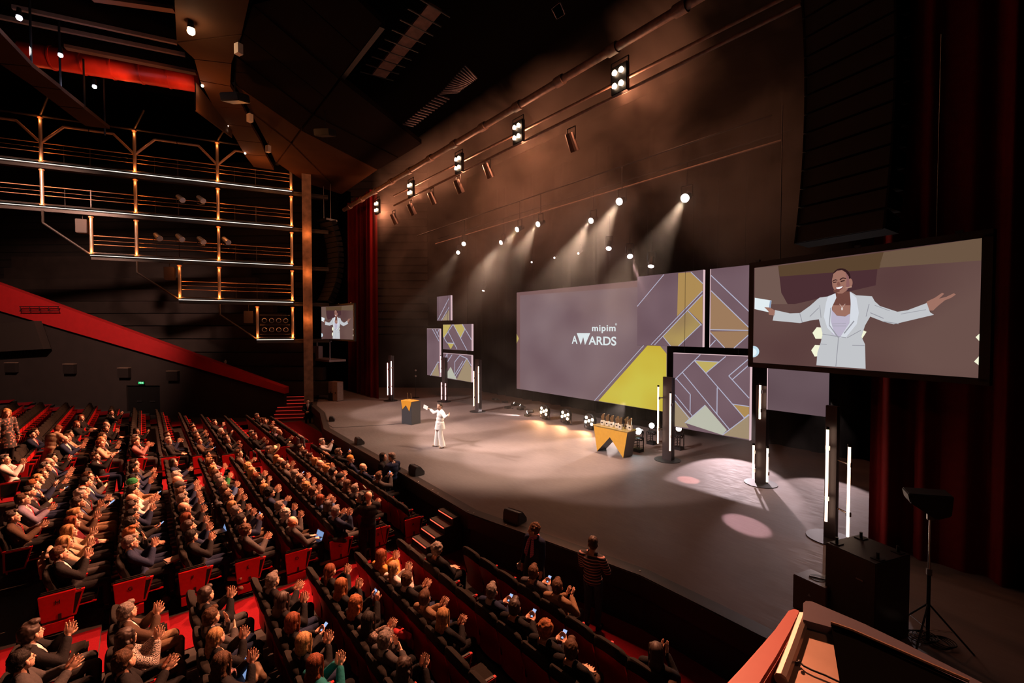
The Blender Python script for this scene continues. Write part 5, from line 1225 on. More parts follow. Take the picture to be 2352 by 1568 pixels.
def mesh_body(pose, yaw, **k):
    key = ('b', pose, yaw, k.get('key')); 
    if key not in _cache:
        kk = {a: b_ for a, b_ in k.items() if a != 'key'}; mb = MB(); body_prims(mb, pose, yaw, **kk); _cache[key] = remesh(mb, VOX_B, 'body', [SKINM], 3, sit=not k.get('stand'))
    return _cache[key]
def cut(me, fn):
    bm = bmesh.new(); bm.from_mesh(me); bmesh.ops.delete(bm, geom=[f for f in bm.faces if fn(f.calc_center_median())], context='FACES'); bm.to_mesh(me); bm.free(); return me
def mesh_jacket(pose, open_v=True, **k):
    key = ('j', pose, open_v, k.get('key'))
    if key not in _cache:
        kk = {a: b_ for a, b_ in k.items() if a != 'key'}; dz = 0.41 if k.get('stand') else 0
        mb = MB(); body_prims(mb, pose, 0, grow=0.024, what='jacket', **kk); sit = not k.get('stand'); me = remesh(mb, VOX_C, 'jacket', [BLACK], 3, sit=sit); ly = lambda c: c.y+(max(0, c.z-0.52)*SHEAR if sit else 0)
        nz = 1.055+dz
        if open_v: cut(me, lambda c: (ly(c) > 0.03 and abs(c.x) < 0.012+(c.z-(0.70+dz))*0.24 and c.z > 0.70+dz and c.z < 1.2+dz and ly(c) < 0.17) or (abs(c.x) < 0.075 and c.z > nz-0.02 and -0.14 < ly(c) < 0.09))
        else: cut(me, lambda c: abs(c.x) < 0.072 and c.z > nz-0.015 and -0.14 < ly(c) < 0.09)
        _cache[key] = me
    return _cache[key]
def mesh_shirt(pose, **k):
    key = ('s', pose, k.get('key'))
    if key not in _cache:
        kk = {a: b_ for a, b_ in k.items() if a != 'key'}; mb = MB(); body_prims(mb, pose, 0, grow=0.010, what='shirt', **kk); _cache[key] = remesh(mb, VOX_C, 'shirt', [BLACK], 2, sit=not k.get('stand'))
    return _cache[key]
def mesh_trousers(**k):
    key = ('t', k.get('key'))
    if key not in _cache:
        kk = {a: b_ for a, b_ in k.items() if a != 'key'}; mb = MB(); body_prims(mb, 'L', 0, grow=0.016, what='trousers', **kk); _cache[key] = remesh(mb, VOX_C, 'trousers', [BLACK], 3, sit=not k.get('stand'))
    return _cache[key]
def mesh_shoes(side=0, **k):
    key = ('sh', side, k.get('key'))
    if key not in _cache:
        kk = {a: b_ for a, b_ in k.items() if a != 'key'}; mb = MB(); body_prims(mb, 'L', 0, grow=0.008, what='shoes', only=side, **kk); _cache[key] = remesh(mb, 0.012, 'shoe', [BLACK], 2)
    return _cache[key]
# hair, in head space (origin at the head centre, face towards +y)
def mesh_hair(style):
    key = ('h', style)
    if key in _cache: return _cache[key]
    mb = MB(); E_ = mb.ell; vox = 0.0095
    base = lambda k=0.0: (E_((0, -0.026, 0.050), (0.083+k, 0.098+k, 0.086+k), 20, 14), E_((0, -0.045, -0.005), (0.078+k, 0.072+k, 0.075), 16, 10))
    if style == 'S': base(); mb.ell((0.01, 0.045, 0.112), (0.050, 0.035, 0.026), 10, 8)
    elif style == 'V': base(0.004); mb.ell((0, 0.035, 0.125), (0.058, 0.05, 0.030), 10, 8); mb.ell((0.02, 0.01, 0.135), (0.05, 0.05, 0.028), 10, 8)
    elif style == 'R': E_((0, -0.048, 0.000), (0.080, 0.070, 0.062), 18, 10); 
    elif style in 'BLOYW':
        base(0.006)
        for s in (-1, 1):
            mb.cap((0.066*s, 0.020, 0.085), 0.026, (0.080*s, 0.018, -0.02), 0.022, 8); mb.cap((0.080*s, 0.018, -0.02), 0.022, (0.078*s, 0.0, -0.095 if style != 'L' else -0.15), 0.026, 8)
        mb.ell((0, -0.055, -0.045), (0.088, 0.058, 0.085), 16, 10)
        if style in 'LW':
            mb.ell((0, -0.080, -0.16), (0.098, 0.045, 0.13), 16, 10); mb.cap((-0.07, -0.06, -0.1), 0.035, (-0.085, -0.06, -0.26), 0.028, 8); mb.cap((0.07, -0.06, -0.1), 0.035, (0.085, -0.06, -0.26), 0.028, 8)
        if style == 'W':
            for k in range(14):
                a = k*2.4; mb.ell((0.085*math.cos(a), -0.06+0.035*math.sin(a), -0.02-0.018*k), 0.030, 8, 6)
    elif style == 'U': base(0.003); mb.ell((0, -0.10, 0.075), 0.044, 12, 8); mb.ell((0.0, 0.03, 0.11), (0.05, 0.04, 0.025), 10, 8)
    elif style == 'N': base(0.003); mb.cap((0, -0.115, 0.04), 0.026, (0, -0.135, -0.06), 0.034, 8); mb.cap((0, -0.135, -0.06), 0.034, (0, -0.125, -0.17), 0.018, 8)
    elif style == 'K':
        base(0.006); rnd = random.Random(4)
        for k in range(60):
            a = rnd.uniform(0, 2*PI); ph = rnd.uniform(-0.35, 1.5)
            p = Vector((math.cos(a)*math.cos(ph)*0.088, -0.03+math.sin(a)*math.cos(ph)*0.096, 0.045+math.sin(ph)*0.088))
            if p.y > 0.045 and p.z < 0.085: continue
            mb.ell(p, rnd.uniform(0.017, 0.026), 8, 6)
    if style == 'C':
        E_((0, -0.018, 0.058), (0.088, 0.106, 0.080), 18, 12); 
        mb.ell((0, 0.095, 0.062), (0.062, 0.058, 0.010), 16, 6)
    if style == 'T':
        E_((0, -0.022, 0.062), (0.090, 0.106, 0.085), 18, 12); mb.ring((0, -0.02, 0.045), 0.09, 0.014, 24, 6)
    me = remesh(mb, vox, 'hair', [BLACK], 2 if style not in 'KW' else 1)
    if style not in 'CT':
        for v in me.vertices:
            a_ = math.atan2(v.co.x, -v.co.y+0.02); q_ = Vector((a_*7, v.co.z*6, 0)) if style in 'LBONU' else v.co*38
            v.co += v.co.normalized()*noise.noise(q_)*0.007
    # clear the face opening
    if style in 'SVBLOWUNKR': cut(me, lambda c: c.y > 0.050 and abs(c.x) < 0.070 and c.z < 0.088)
    _cache[key] = me; return me
def mesh_eyes():
    if 'eyes' not in _cache:
        b = MB()
        for s in (-1, 1):
            b.ell((s*0.031, 0.0845, 0.001), (0.0125, 0.006, 0.0070), 10, 6, 0); b.ell((s*0.031, 0.0895, 0.001), (0.0055, 0.0028, 0.0055), 8, 5, 1)
        _cache['eyes'] = b.data('eyes', [mat('eye_white', (0.6, 0.52, 0.48), 0.3), mat('eye_dark', (0.02, 0.012, 0.01), 0.2)], True)
        b = MB()
        for s in (-1, 1): b.cap((s*0.018, 0.0915, 0.023), 0.0040, (s*0.047, 0.082, 0.024), 0.0032, 6)
        _cache['brows'] = b.data('eyebrows', [mat('hair_dark_brown', (0.03, 0.014, 0.009), 0.6)], True)
        b = MB(); b.cap((-0.019, 0.0885, -0.0585), 0.0048, (0.0, 0.0925, -0.060), 0.0062, 6); b.cap((0.0, 0.0925, -0.060), 0.0062, (0.019, 0.0885, -0.0585), 0.0048, 6)
        _cache['lips'] = b.data('lips', [mat('lips', (0.42, 0.12, 0.10), 0.4)], True)
        b = MB()
        for s in (-1, 1):
            b.ring((s*0.032, 0.100, 0.000), 0.019, 0.0022, 16, 5, 'Y'); b.cyl((s*0.052, 0.098, 0.003), (s*0.078, 0.0, 0.005), 0.002, n=5)
        b.cyl((-0.013, 0.101, 0.002), (0.013, 0.101, 0.002), 0.002, n=5)
        _cache['glasses'] = b.data('glasses', [BLACK], True)
        b = MB(); b.ell((0, 0.055, -0.072), (0.052, 0.046, 0.034), 14, 10)
        me = remesh(b, 0.008, 'beard', [BLACK], 1); cut(me, lambda c: abs(c.x) < 0.02 and c.y > 0.06 and c.z > -0.066); _cache['beard'] = me
        b = MB(); b.prism([(-0.020, 0.128, 1.02), (0.020, 0.128, 1.02), (0.014, 0.135, 0.98), (0.026, 0.15, 0.76), (0, 0.15, 0.72), (-0.026, 0.15, 0.76), (-0.014, 0.135, 0.98)], (0, -0.012, 0)); _cache['tie'] = b.data('tie', [BLACK])
        b = MB()
        for s in (-1, 1): b.bar((s*0.055, 0.02, 1.045), (s*0.045, 0.098, 0.97), 0.014, 0.006); b.bar((s*0.045, 0.098, 0.97), (s*0.004, 0.140, 0.74), 0.014, 0.006)
        b.box((0, 0.150, 0.69), (0.085, 0.006, 0.115), mi=1)
        _cache['lanyard'] = b.data('lanyard', [mat('lanyard_red', (0.5, 0.02, 0.03), 0.6), mat('badge_paper', (0.55, 0.5, 0.5), 0.5)])
        b = MB(); b.ring((0, -0.02, 1.055), 0.078, 0.030, 20, 8); b.ell((0.02, 0.10, 0.99), (0.05, 0.022, 0.07), 10, 8); b.ell((-0.03, 0.10, 0.95), (0.04, 0.02, 0.09), 10, 8)
        _cache['scarf'] = remesh(b, 0.012, 'scarf', [BLACK], 2)
    return _cache
HAIRC = dict(k=(0.010, 0.007, 0.006), d=(0.030, 0.014, 0.008), n=(0.075, 0.035, 0.018), r=(0.16, 0.040, 0.014), y=(0.36, 0.20, 0.085), w=(0.42, 0.37, 0.33), g=(0.17, 0.14, 0.125), o=(0.26, 0.09, 0.03))
HAIRN = dict(k='black', d='dark brown', n='brown', r='auburn', y='blonde', w='white', g='grey', o='ginger')
CLOTHC = dict(k=(0.009, 0.008, 0.009), n=(0.012, 0.018, 0.045), g=(0.050, 0.045, 0.045), w=(0.55, 0.50, 0.48), c=(0.40, 0.29, 0.20), b=(0.060, 0.034, 0.022), r=(0.42, 0.012, 0.015), m=(0.090, 0.008, 0.014), G=(0.02, 0.16, 0.05),
              t=(0.010, 0.13, 0.14), y=(0.48, 0.24, 0.06), u=(0.05, 0.09, 0.20), v=(0.15, 0.13, 0.19), T=(0.20, 0.12, 0.07), P=(0.30, 0.14, 0.13))
CLOTHN = dict(k='black', n='navy', g='grey', w='white', c='cream', b='dark brown', r='red', m='maroon', G='green', t='teal', y='yellow', u='blue', v='lilac grey', T='tan', P='pink')
def hairm(c): return mat('hair_'+HAIRN[c].replace(' ', '_'), HAIRC[c], 0.65, noise_amt=0.4, nscale=35, bump=0.7, bscale=110, spec=0.2)
def clothm(c): return mat('cloth_'+CLOTHN[c].replace(' ', '_'), CLOTHC[c], 0.85, noise_amt=0.12, nscale=25, bump=0.5, bscale=40, spec=0.15)
SKINS = [SKINM, mat('skin_fair', (0.74, 0.46, 0.34), 0.5, noise_amt=0.05), mat('skin_tan', (0.42, 0.21, 0.13), 0.5, noise_amt=0.05), mat('skin_brown', (0.24, 0.11, 0.065), 0.5, noise_amt=0.05)]
def pattern(name, kind, c1, c2, scale):
    if name in MATS: return MATS[name]
    m = mat(name, c1, 0.8); nt = m.node_tree; bs = nt.nodes['Principled BSDF']; tc = nt.nodes.new('ShaderNodeTexCoord')
    if kind == 'stripes':
        tx = nt.nodes.new('ShaderNodeTexWave'); tx.bands_direction = 'Z'; tx.inputs['Scale'].default_value = scale; tx.inputs['Distortion'].default_value = 0.6; tx.inputs['Detail'].default_value = 1
    elif kind == 'zigzag':
        tx = nt.nodes.new('ShaderNodeTexWave'); tx.bands_direction = 'Z'; tx.inputs['Scale'].default_value = scale; tx.inputs['Distortion'].default_value = 7; tx.inputs['Detail Scale'].default_value = 2.5
    elif kind == 'check':
        tx = nt.nodes.new('ShaderNodeTexBrick'); tx.inputs['Scale'].default_value = scale
    else:
        tx = nt.nodes.new('ShaderNodeTexVoronoi'); tx.inputs['Scale'].default_value = scale
    nt.links.new(tc.outputs['Object'], tx.inputs['Vector'])
    r = nt.nodes.new('ShaderNodeValToRGB'); r.color_ramp.elements[0].color = (*c1, 1); r.color_ramp.elements[1].color = (*c2, 1)
    if kind == 'stripes': r.color_ramp.elements[0].position = 0.72; r.color_ramp.elements[1].position = 0.80; 
    elif kind == 'flower': r.color_ramp.elements[0].position = 0.25; r.color_ramp.elements[1].position = 0.45
    else: r.color_ramp.elements[0].position = 0.45; r.color_ramp.elements[1].position = 0.6
    nt.links.new(tx.outputs['Fac' if kind in ('stripes', 'zigzag', 'check') else 'Distance'], r.inputs[0]); nt.links.new(r.outputs[0], bs.inputs['Base Color'])
    return m
def cm(c):
    return c if not isinstance(c, str) else clothm(c)
def put(name, me, parent, material=None, loc=None, rot=None, mats=None):
    o = bpy.data.objects.new(name, me); COL.objects.link(o); o.parent = parent
    if loc is not None: o.location = loc
    if rot is not None: o.rotation_euler = rot; o.scale = (HS, HS, HS)
    if material is not None:
        o.material_slots[0].link = 'OBJECT'; o.material_slots[0].material = material
    return o
def person(label, loc, rz, pose='M', yaw=0.0, hair='S', hc='d', top='k', shirt=None, legs='k', skin=0, open_v=True, extras='', scale=1.0, fem=False, detail=True,
           arms=None, stand=None, key=None, hpitch=0.0, group=None, headc=None, shoes='k'):
    k = dict(key=key) if key else {}
    if arms: k['arms'] = arms
    if stand: k['stand'] = stand
    bk = dict(k); 
    if hpitch: bk['hpitch'] = hpitch; bk['key'] = (key, hpitch)
    if headc is not None: bk['hc'] = headc
    me = mesh_body(pose, yaw, **bk)
    o = bpy.data.objects.new('person', me); COL.objects.link(o); o.location = loc; o.rotation_euler = (0, 0, rz)
    sx = scale*(0.93 if fem else 1.0); o.scale = (sx, scale, scale)
    o.material_slots[0].link = 'OBJECT'; o.material_slots[0].material = SKINS[skin]
    tag(o, label, 'person', group)
    dz = 0.41 if stand else 0.0
    hp = (HEADC+V(0, 0, dz)) if headc is None else headc; hp = lean(hp, not stand); R = (hpitch, 0, yaw); E = mesh_eyes()
    rot = (Matrix.Rotation(yaw, 3, 'Z') @ Matrix.Rotation(hpitch, 3, 'X')).to_euler()
    if hair and hair in 'CT':
        put('cap' if hair == 'C' else 'beanie', mesh_hair(hair), o, cm(hc) if hc in CLOTHC else hairm(hc), hp, rot)
        if hair == 'C': put('hair', mesh_hair('R'), o, hairm('d'), hp, rot)
    elif hair: put('hair', mesh_hair(hair), o, hairm(hc), hp, rot)
    put('jacket' if open_v else 'top', mesh_jacket(pose, open_v, **k), o, cm(top))
    if open_v: put('shirt', mesh_shirt(pose, **k), o, cm(shirt or 'w'))
    put('trousers', mesh_trousers(**k), o, cm(legs))
    if detail:
        if stand or (Vector(loc)-CAM).length < 13:
            put('shoe', mesh_shoes(0, **k), o, cm(shoes)); put('shoe', mesh_shoes(1, **k), o, cm(shoes))
        put('eyes', E['eyes'], o, None, hp, rot); put('eyebrows', E['brows'], o, None, hp, rot); put('lips', E['lips'], o, None, hp, rot)
    L0 = V(0, 0 if stand else -0.085, dz)
    if 'g' in extras: put('glasses', E['glasses'], o, None, hp, rot)
    if 'b' in extras: put('beard', E['beard'], o, hairm(hc if hair not in 'CT' else 'd'), hp, rot)
    if 't' in extras: put('tie', E['tie'], o, cm('r'), L0)
    if 'l' in extras: put('lanyard', E['lanyard'], o, None, L0)
    if 's' in extras: put('scarf', E['scarf'], o, cm('r') if 'R' in extras else pattern('scarf_print', 'flower', (0.4, 0.15, 0.13), (0.05, 0.03, 0.04), 40), L0)
    return o
PHONE_GLOW = emis('phone_screen', (0.45, 0.62, 1.0), 0.9)
def phone(o, pos, rot, label, lit=True, size=(0.078, 0.010, 0.155), name='phone', group=None):
    t = thing(name, label, 'phone' if name == 'phone' else name.replace('_', ' '), (0, 0, 0), 0, group)
    M = Matrix.LocRotScale(o.location, o.rotation_euler, Vector((1, 1, 1))) @ Matrix.Translation(Vector(pos)*o.scale.y) @ Matrix.Rotation(rot[2], 4, 'Z') @ Matrix.Rotation(rot[0], 4, 'X')
    t.matrix_world = M
    bevel(MB().box((0, 0, 0), size).build('casing', BLACK, t), 0.003)
    MB().box((0, -size[1]/2-0.001, 0), (size[0]*0.88, 0.002, size[2]*0.88)).build('screen', PHONE_GLOW if lit else BLACK, t)
    return t
def laptop(o, label):
    t = thing('laptop', label, 'laptop', (0, 0, 0)); M = Matrix.LocRotScale(o.location, o.rotation_euler, Vector((1, 1, 1))) @ Matrix.Translation((0, 0.38, 0.625)); t.matrix_world = M
    bevel(MB().box((0, 0, 0), (0.32, 0.22, 0.016)).build('keyboard_base', mat('laptop_grey', (0.16, 0.15, 0.16), 0.4, 0.5), t), 0.004)
    L = MB().box((0, 0.15, 0.105), (0.32, 0.010, 0.215), rx=-0.35).build('lid', mat('laptop_grey', (0.16, 0.15, 0.16)), t)
    MB().box((0, 0.143, 0.105), (0.295, 0.003, 0.19), rx=-0.35).build('screen', emis('laptop_screen', (0.22, 0.34, 0.62), 0.9), L)
    return t

# ------------------------------------------------------------------ people: the audience, surveyed head by head
# crop, x, y, hair style, hair colour, top, shirt (- = closed top), pose, extras, fem, skin, extra words
CROPS = dict(A=(0, 900, 4.694), B=(400, 900, 4.694), C=(0, 1200, 4.26), D=(500, 1200, 4.26), E=(1000, 1200, 4.26), F=(700, 950, 4.26), G=(0, 920, 9.046))
AUD = '''A 178 400 V n k w M t m 0|A 45 505 S k n w M l m 1|A 112 482 S n k - M . m 0|A 990 262 B r k - L . f 1|A 1038 245 S d k w P . m 0|A 962 325 L r k - M . f 0|A 880 428 S d k - M . m 0
A 862 470 B n c - M . f 0|A 828 520 R d n w M . m 0|A 800 582 U r c - Q sg f 0|A 1262 342 R n k - L . m 0|A 1250 388 K d k - H . m 0|A 1375 420 L k k - P . f 2|A 1218 466 K n k w M g m 0
A 1190 525 L y k - M . f 0|A 1195 580 S n P - H s m 0|A 1558 500 S g k w M . m 0|A 1545 558 S w k - L b m 0|A 1872 442 S n k - M . m 0|A 1893 500 S d n w H . m 0|A 1882 545 S n b - Q . f 0
A 2135 372 S d k - M . m 0|A 2212 345 S d k - H . m 1|A 2172 402 S n k - M . m 0|A 2190 447 S g k w M g m 0|A 2195 492 B n n - M . f 0|A 2192 542 B d k c M . f 0|A 1112 700 S n k w P bl m 0
A 195 745 S g w - H l m 0|A 125 805 R o n w M gl m 0|A 72 915 L n k - M . f 0|A 690 740 S d k w P . m 0|A 640 790 S g k - M . m 0|A 640 850 B y k - Q . f 1|A 468 970 S o n w P l m 1|A 42 1060 S k k w X l m 0
A 430 1150 S n v w M gl m 0|A 362 1262 S d b g M l m 0|A 255 1390 U y b - H . f 0|A 150 1512 L r m - L . f 1|A 1078 900 S n g w X g m 0|A 1040 952 S k n w L . m 0|A 1082 1022 S r k - M . f 0|A 990 1090 V w g w Q t m 0
A 930 1252 S d b u H b m 2|A 872 1420 L y c - H . f 1|A 1548 740 S d g - M . m 0|A 1538 822 S k n g M . m 2|A 1545 920 S k n - H . m 2|A 1520 995 T G T - Q . m 0|A 1522 1080 S k w - M . m 0|A 1575 1150 R d w - H . m 0
A 1540 1232 S d n w H . m 0|A 1572 1300 S k k w Q . m 2|A 1490 1412 K k k G L . m 2|A 1542 1500 V o k w X g m 1|A 1922 730 B d n g M . f 0|A 2010 890 S w n w M g m 0|A 1985 950 R o n - M . m 0|A 2000 1012 C g n - H g m 0
A 2012 1112 S n n - H . m 0|A 2045 1150 S g k w H . m 0|A 2058 1245 R d k w H g m 0|A 2072 1372 L r k - H . f 1|A 2112 1480 S k k - H . f 0|B 1002 250 S g k - M . m 0|B 975 285 S n g - M . f 0|B 1022 322 S n k - H . m 0
B 1062 388 K n k - L . f 0|B 1142 438 R o k - M . m 0|B 1165 478 S g k - M . m 0|B 570 430 K w k - P . m 0|B 605 485 S n k - M . m 0|B 612 518 S g k c M g m 0|B 910 498 B w v - L sR m 1|B 882 480 B y g - L . f 0
B 738 662 S n b w M t m 1|B 1030 632 S g k - L . m 0|B 400 738 S y b - M . f 0|B 432 768 S n r - H . f 0|B 455 810 L y k - M g f 0|B 492 862 L n G - H . f 0|B 440 660 S k v - L . m 2|B 512 920 S g k w M . m 0
B 568 975 S g u - H . m 0|B 572 1052 S n b - H . m 0|B 592 1122 S n k w H . m 0|B 645 1220 B y k - H . f 0|B 662 1290 S g k w H gl m 0|B 772 1482 K n g w M . m 0|B 802 800 K y k - M . f 0|B 832 852 L y k - H . f 0
B 885 905 S r b - H . f 0|B 942 962 S k k - M . m 0|B 945 1045 B y k - H . f 1|B 1052 1110 K k n - M . m 0|B 1122 1190 S g n w H . m 0|B 1195 1290 K w g w H . m 0|B 1295 1402 R o g w T gb m 0|B 1082 712 L y k - M . f 0
B 1148 748 R d b - H . m 0|B 1192 792 S d g w Q . m 0|B 1312 902 S g g - H . m 0|B 1342 962 S d g - H . m 0|B 1392 1022 K y b - H g f 0|B 1482 1090 S n k - M . m 0|B 1532 1182 B r u - H . f 0|B 1612 1262 B d k - M . f 0
B 1692 1362 S g n w H . m 0|B 1302 612 S d g - L . m 0|B 1342 652 U d k - M . f 0|B 1382 692 U d k - M . f 0|B 1430 732 B y k - L . f 0|B 1522 762 R o b - H . m 0|B 1545 822 V y k - M g m 0|B 1642 832 S k g w H . m 0
B 1702 912 C k k - L . m 0|B 1757 972 L n b - L . f 0|B 1842 1012 S g g w L . m 0|B 1942 1092 C k k - M . m 0|B 1575 532 S w w - P . m 1|B 1717 655 S g k w P g m 0|B 1962 722 T y n - L . m 0|B 1992 790 R g n - Q . m 0|B 2060 912 S n g - P . m 0
C 72 270 L y c k H g f 0|C -2 432 S n k w H . m 0|C 772 172 S g n - H g m 0|C 722 300 C k k - H . m 0|C 1342 250 S d n - H . m 0|C 1912 170 S k n w P . m 0|C 480 1052 V d k w H gb m 0|C 402 1290 S k g - M gb m 0
C 1332 832 S g b w H g m 0|C 1372 1042 W d Z - H . f 0|C 1305 1500 S n k - M . m 0|C 2032 690 S d k w H b m 0|C 2092 910 S n g w X . m 0|C 2112 1082 N y k c H . f 0|C 2152 1342 L n k - H s f 0|C 2242 1532 B y k - H . f 0
D 475 532 S g k w M g m 0|D 592 752 L d k - H . f 0|D 642 962 B r k - Q l f 0|D 842 1352 L r t - H . f 1|D 1002 482 N r k - H . f 0|D 1112 602 L o k - H . f 0|D 1272 792 W o k - P . f 0|D 1492 352 L r y - H . f 0
D 1572 472 N y w - H . f 1|D 1752 562 S n k w M . m 0|D 1892 762 U n T - M . f 0|D 2042 932 L y k - M . f 0|D 1372 952 L k F - M . f 0|D 1512 1062 S g g w X . m 0|D 1812 1302 W d k - H . f 0|D 2047 297 K g k - L . m 0
E 357 662 S g n w Q b m 0|E 637 832 S d k - Q . m 0|E 1057 1242 S n k - L . m 0|E 1372 1502 K o k - Q . m 0|E 752 512 S n Q - Q . m 0|E 1002 622 S n T - M . m 0|E 2112 1432 L d k - H . f 0'''
POSE_W = dict(H='clapping with raised hands', M='clapping at chest height', L='with hands in lap', P='holding up a phone', Q='looking at a phone', X='with a hand at the chin', T='typing on a laptop')
HAIR_W = dict(S='short {} hair', V='thick {} hair', R='a balding head', B='a {} bob', L='long {} hair', U='{} hair tied up', N='a {} ponytail', K='curly {} hair', W='long wavy {} hair', C='a cap', T='a beanie')
seat_ix = {(b_, r, i): s for b_, r, i, s in SEATS}
taken = {}
BLK = {'middle': 'middle block', 'near': 'near block', 'far': 'far block'}
def side_word(b_): return {'middle': 'near aisle', 'near': 'aisle', 'far': 'aisle'}[b_]
RES = {}
SPEAKER = Vector((-15.9, 9.2))
rndp = random.Random(11); nper = 0
for rec in AUD.replace('\n', '|').split('|'):
    cr, x, y, hs, hcol, top, shirt, pose, ex, sex, sk = rec.split()
    ox_, oy_, kx = CROPS[cr]; px, py = ox_+float(x)/kx, oy_+float(y)/kx
    best = []
    for r in range(0, NROWS+3):
        p = at_z(px, py, row_z(r)+1.25)
        if p.x > 0: continue
        dzz = abs(p.y-(row_t(r)+0.18)); best.append((dzz, r, p))
    best.sort(key=lambda q: q[0])
    cand = []
    for dzz, r, p in best[:3]:
        for (b_, rr, i), s in seat_ix.items():
            if rr == r and abs(s-p.x) < 1.4 and (b_, rr, i) not in taken: cand.append((dzz*1.6+abs(s-p.x), b_, rr, i, s, p))
    if not cand: print('no seat for', rec, round(px), round(py), best[0][:2]); continue
    _, b_, r, i, s, p = min(cand, key=lambda q: q[0])
    taken[(b_, r, i)] = nper; RES.setdefault((b_, r), []).append(p.y-row_t(r)-0.18)
    off = max(-0.05, min(0.05, p.x-s)); loc = V(s+off, row_t(r)+0.30, row_z(r))
    d = SPEAKER-Vector((loc.x, loc.y)); ang = math.atan2(-d.x, d.y)    # + = to the left
    full = max(-0.9, min(1.05, ang)); bodyz = max(-0.22, min(0.22, full*0.35)); hy = full-bodyz
    yaw = min((-0.6, -0.25, 0.1, 0.5), key=lambda q: abs(q-hy))
    fem = sex == 'f'
    tm = {'Z': pattern('zigzag_knit', 'zigzag', (0.02, 0.018, 0.018), (0.45, 0.36, 0.32), 18), 'F': pattern('flecked_knit', 'flower', (0.40, 0.28, 0.22), (0.06, 0.04, 0.035), 60), 'Q': pattern('plaid_cloth', 'check', (0.03, 0.025, 0.03), (0.10, 0.07, 0.06), 14)}.get(top, top)
    topn = {'Z': 'zigzag-patterned', 'F': 'flecked cream', 'Q': 'dark plaid'}.get(top) or CLOTHN[top]
    open_v = shirt != '-'
    who = 'woman' if fem else 'man'
    hw = HAIR_W[hs].format(HAIRN.get(hcol, CLOTHN.get(hcol, '')))
    lab = f"{who} with {hw}, {topn} {'jacket' if open_v else 'top'}, row {LET[r]} {b_} block, {ORD[i]} seat from {side_word(b_)}"
    words = lab.split()
    if len(words) > 16: lab = f"{who}, {hw.replace('short ', '')}, {topn} {'jacket' if open_v else 'top'}, row {LET[r]}, {b_} block, {ORD[i]} from aisle"
    near_px = (loc-CAM).length
    o = person(lab, loc, bodyz, pose, yaw, hs, hcol, tm, (shirt if open_v else None), rndp.choice(['k', 'k', 'n', 'g', 'k', 'b']) if rec[:1] != 'X' else 'T',
               int(sk), open_v, ex, scale=(1.00 if fem else 1.04)*rndp.uniform(0.98, 1.02), fem=fem, detail=near_px < 24, group='seated audience')
    nper += 1
    if (cr, int(x)) in (('C', 1332), ('A', 930), ('B', 662), ('A', 2045)): o.children[[c.name.split('.')[0] for c in o.children].index('trousers')].material_slots[0].material = cm('T')
    nm = f"{topn} {who}, row {LET[r]}, {b_} block, {ORD[i]} from aisle"
    if pose == 'P': phone(o, (0.0, 0.28, 1.20), (0.0, 0, 0), 'phone held up by '+nm, group='phones held up')
    if pose == 'Q': phone(o, (0.0, 0.39, 0.86), (-0.9, 0, 0), 'phone held low by '+nm, group='phones held low', size=(0.078, 0.010, 0.155) if hs != 'V' else (0.17, 0.012, 0.24))
    if pose == 'T': laptop(o, 'open laptop on the lap of the bald man in grey near the aisle')
print('people', nper)
for k_ in sorted(RES): print('RES', k_, len(RES[k_]), round(sum(RES[k_])/len(RES[k_]), 2))
# ------------------------------------------------------------------ placing the seats
nseat = 0; extra = []
order = sorted(SEATS, key=lambda q: (Vector((q[3], row_t(q[1]), 1))-CAM).length)
for k, (b_, r, i, s) in enumerate(order):
    occ = (b_, r, i) in taken; loc = V(s, row_t(r), row_z(r))
    folded = (not occ) and b_ == 'far'
    d = (loc-CAM).length
    if k >= 300: extra.append((loc+V(0, 0.10, 0), folded)); continue
    if d < 17:
        o = copy_tree(PF_ if folded else PD_)
    else:
        o = bpy.data.objects.new('theatre_seat', SM_F if folded else SM_D); COL.objects.link(o)
    o.location = loc+V(0, 0.10, 0)
    st = 'occupied' if occ else ('folded empty' if folded else 'empty')
    tag(o, f"{st} red-backed seat, row {LET[r]} of the {b_} block, {ORD[i]} from the {'near ' if b_ == 'middle' else ''}aisle", 'seat', f'theatre seats in the {b_} block')
    nseat += 1
for P0_ in (PD_, PF_):
    for o in list(P0_.children_recursive): bpy.data.objects.remove(o)
    bpy.data.objects.remove(P0_)
if extra:
    mb = MB()
    src = {f_: [seat_shell(), back_cushion(), seat_cushion(f_), seat_under(f_), arm(PITCH/2), arm_inset(PITCH/2)] for f_ in (True, False)}
    for loc, f_ in extra:
        for q, mi in zip(src[f_], (0, 1, 1, 0, 0, 1)): mb.add([Vector(v)+loc for v in q.v], q.f, mi)
    o = mb.build('distant_seats', [RED, DARKFAB]); tag(o, 'remaining rows of distant dark seats with red edges by the side wall', 'seats', None, 'stuff')
print('seats placed', nseat, 'extra', len(extra))
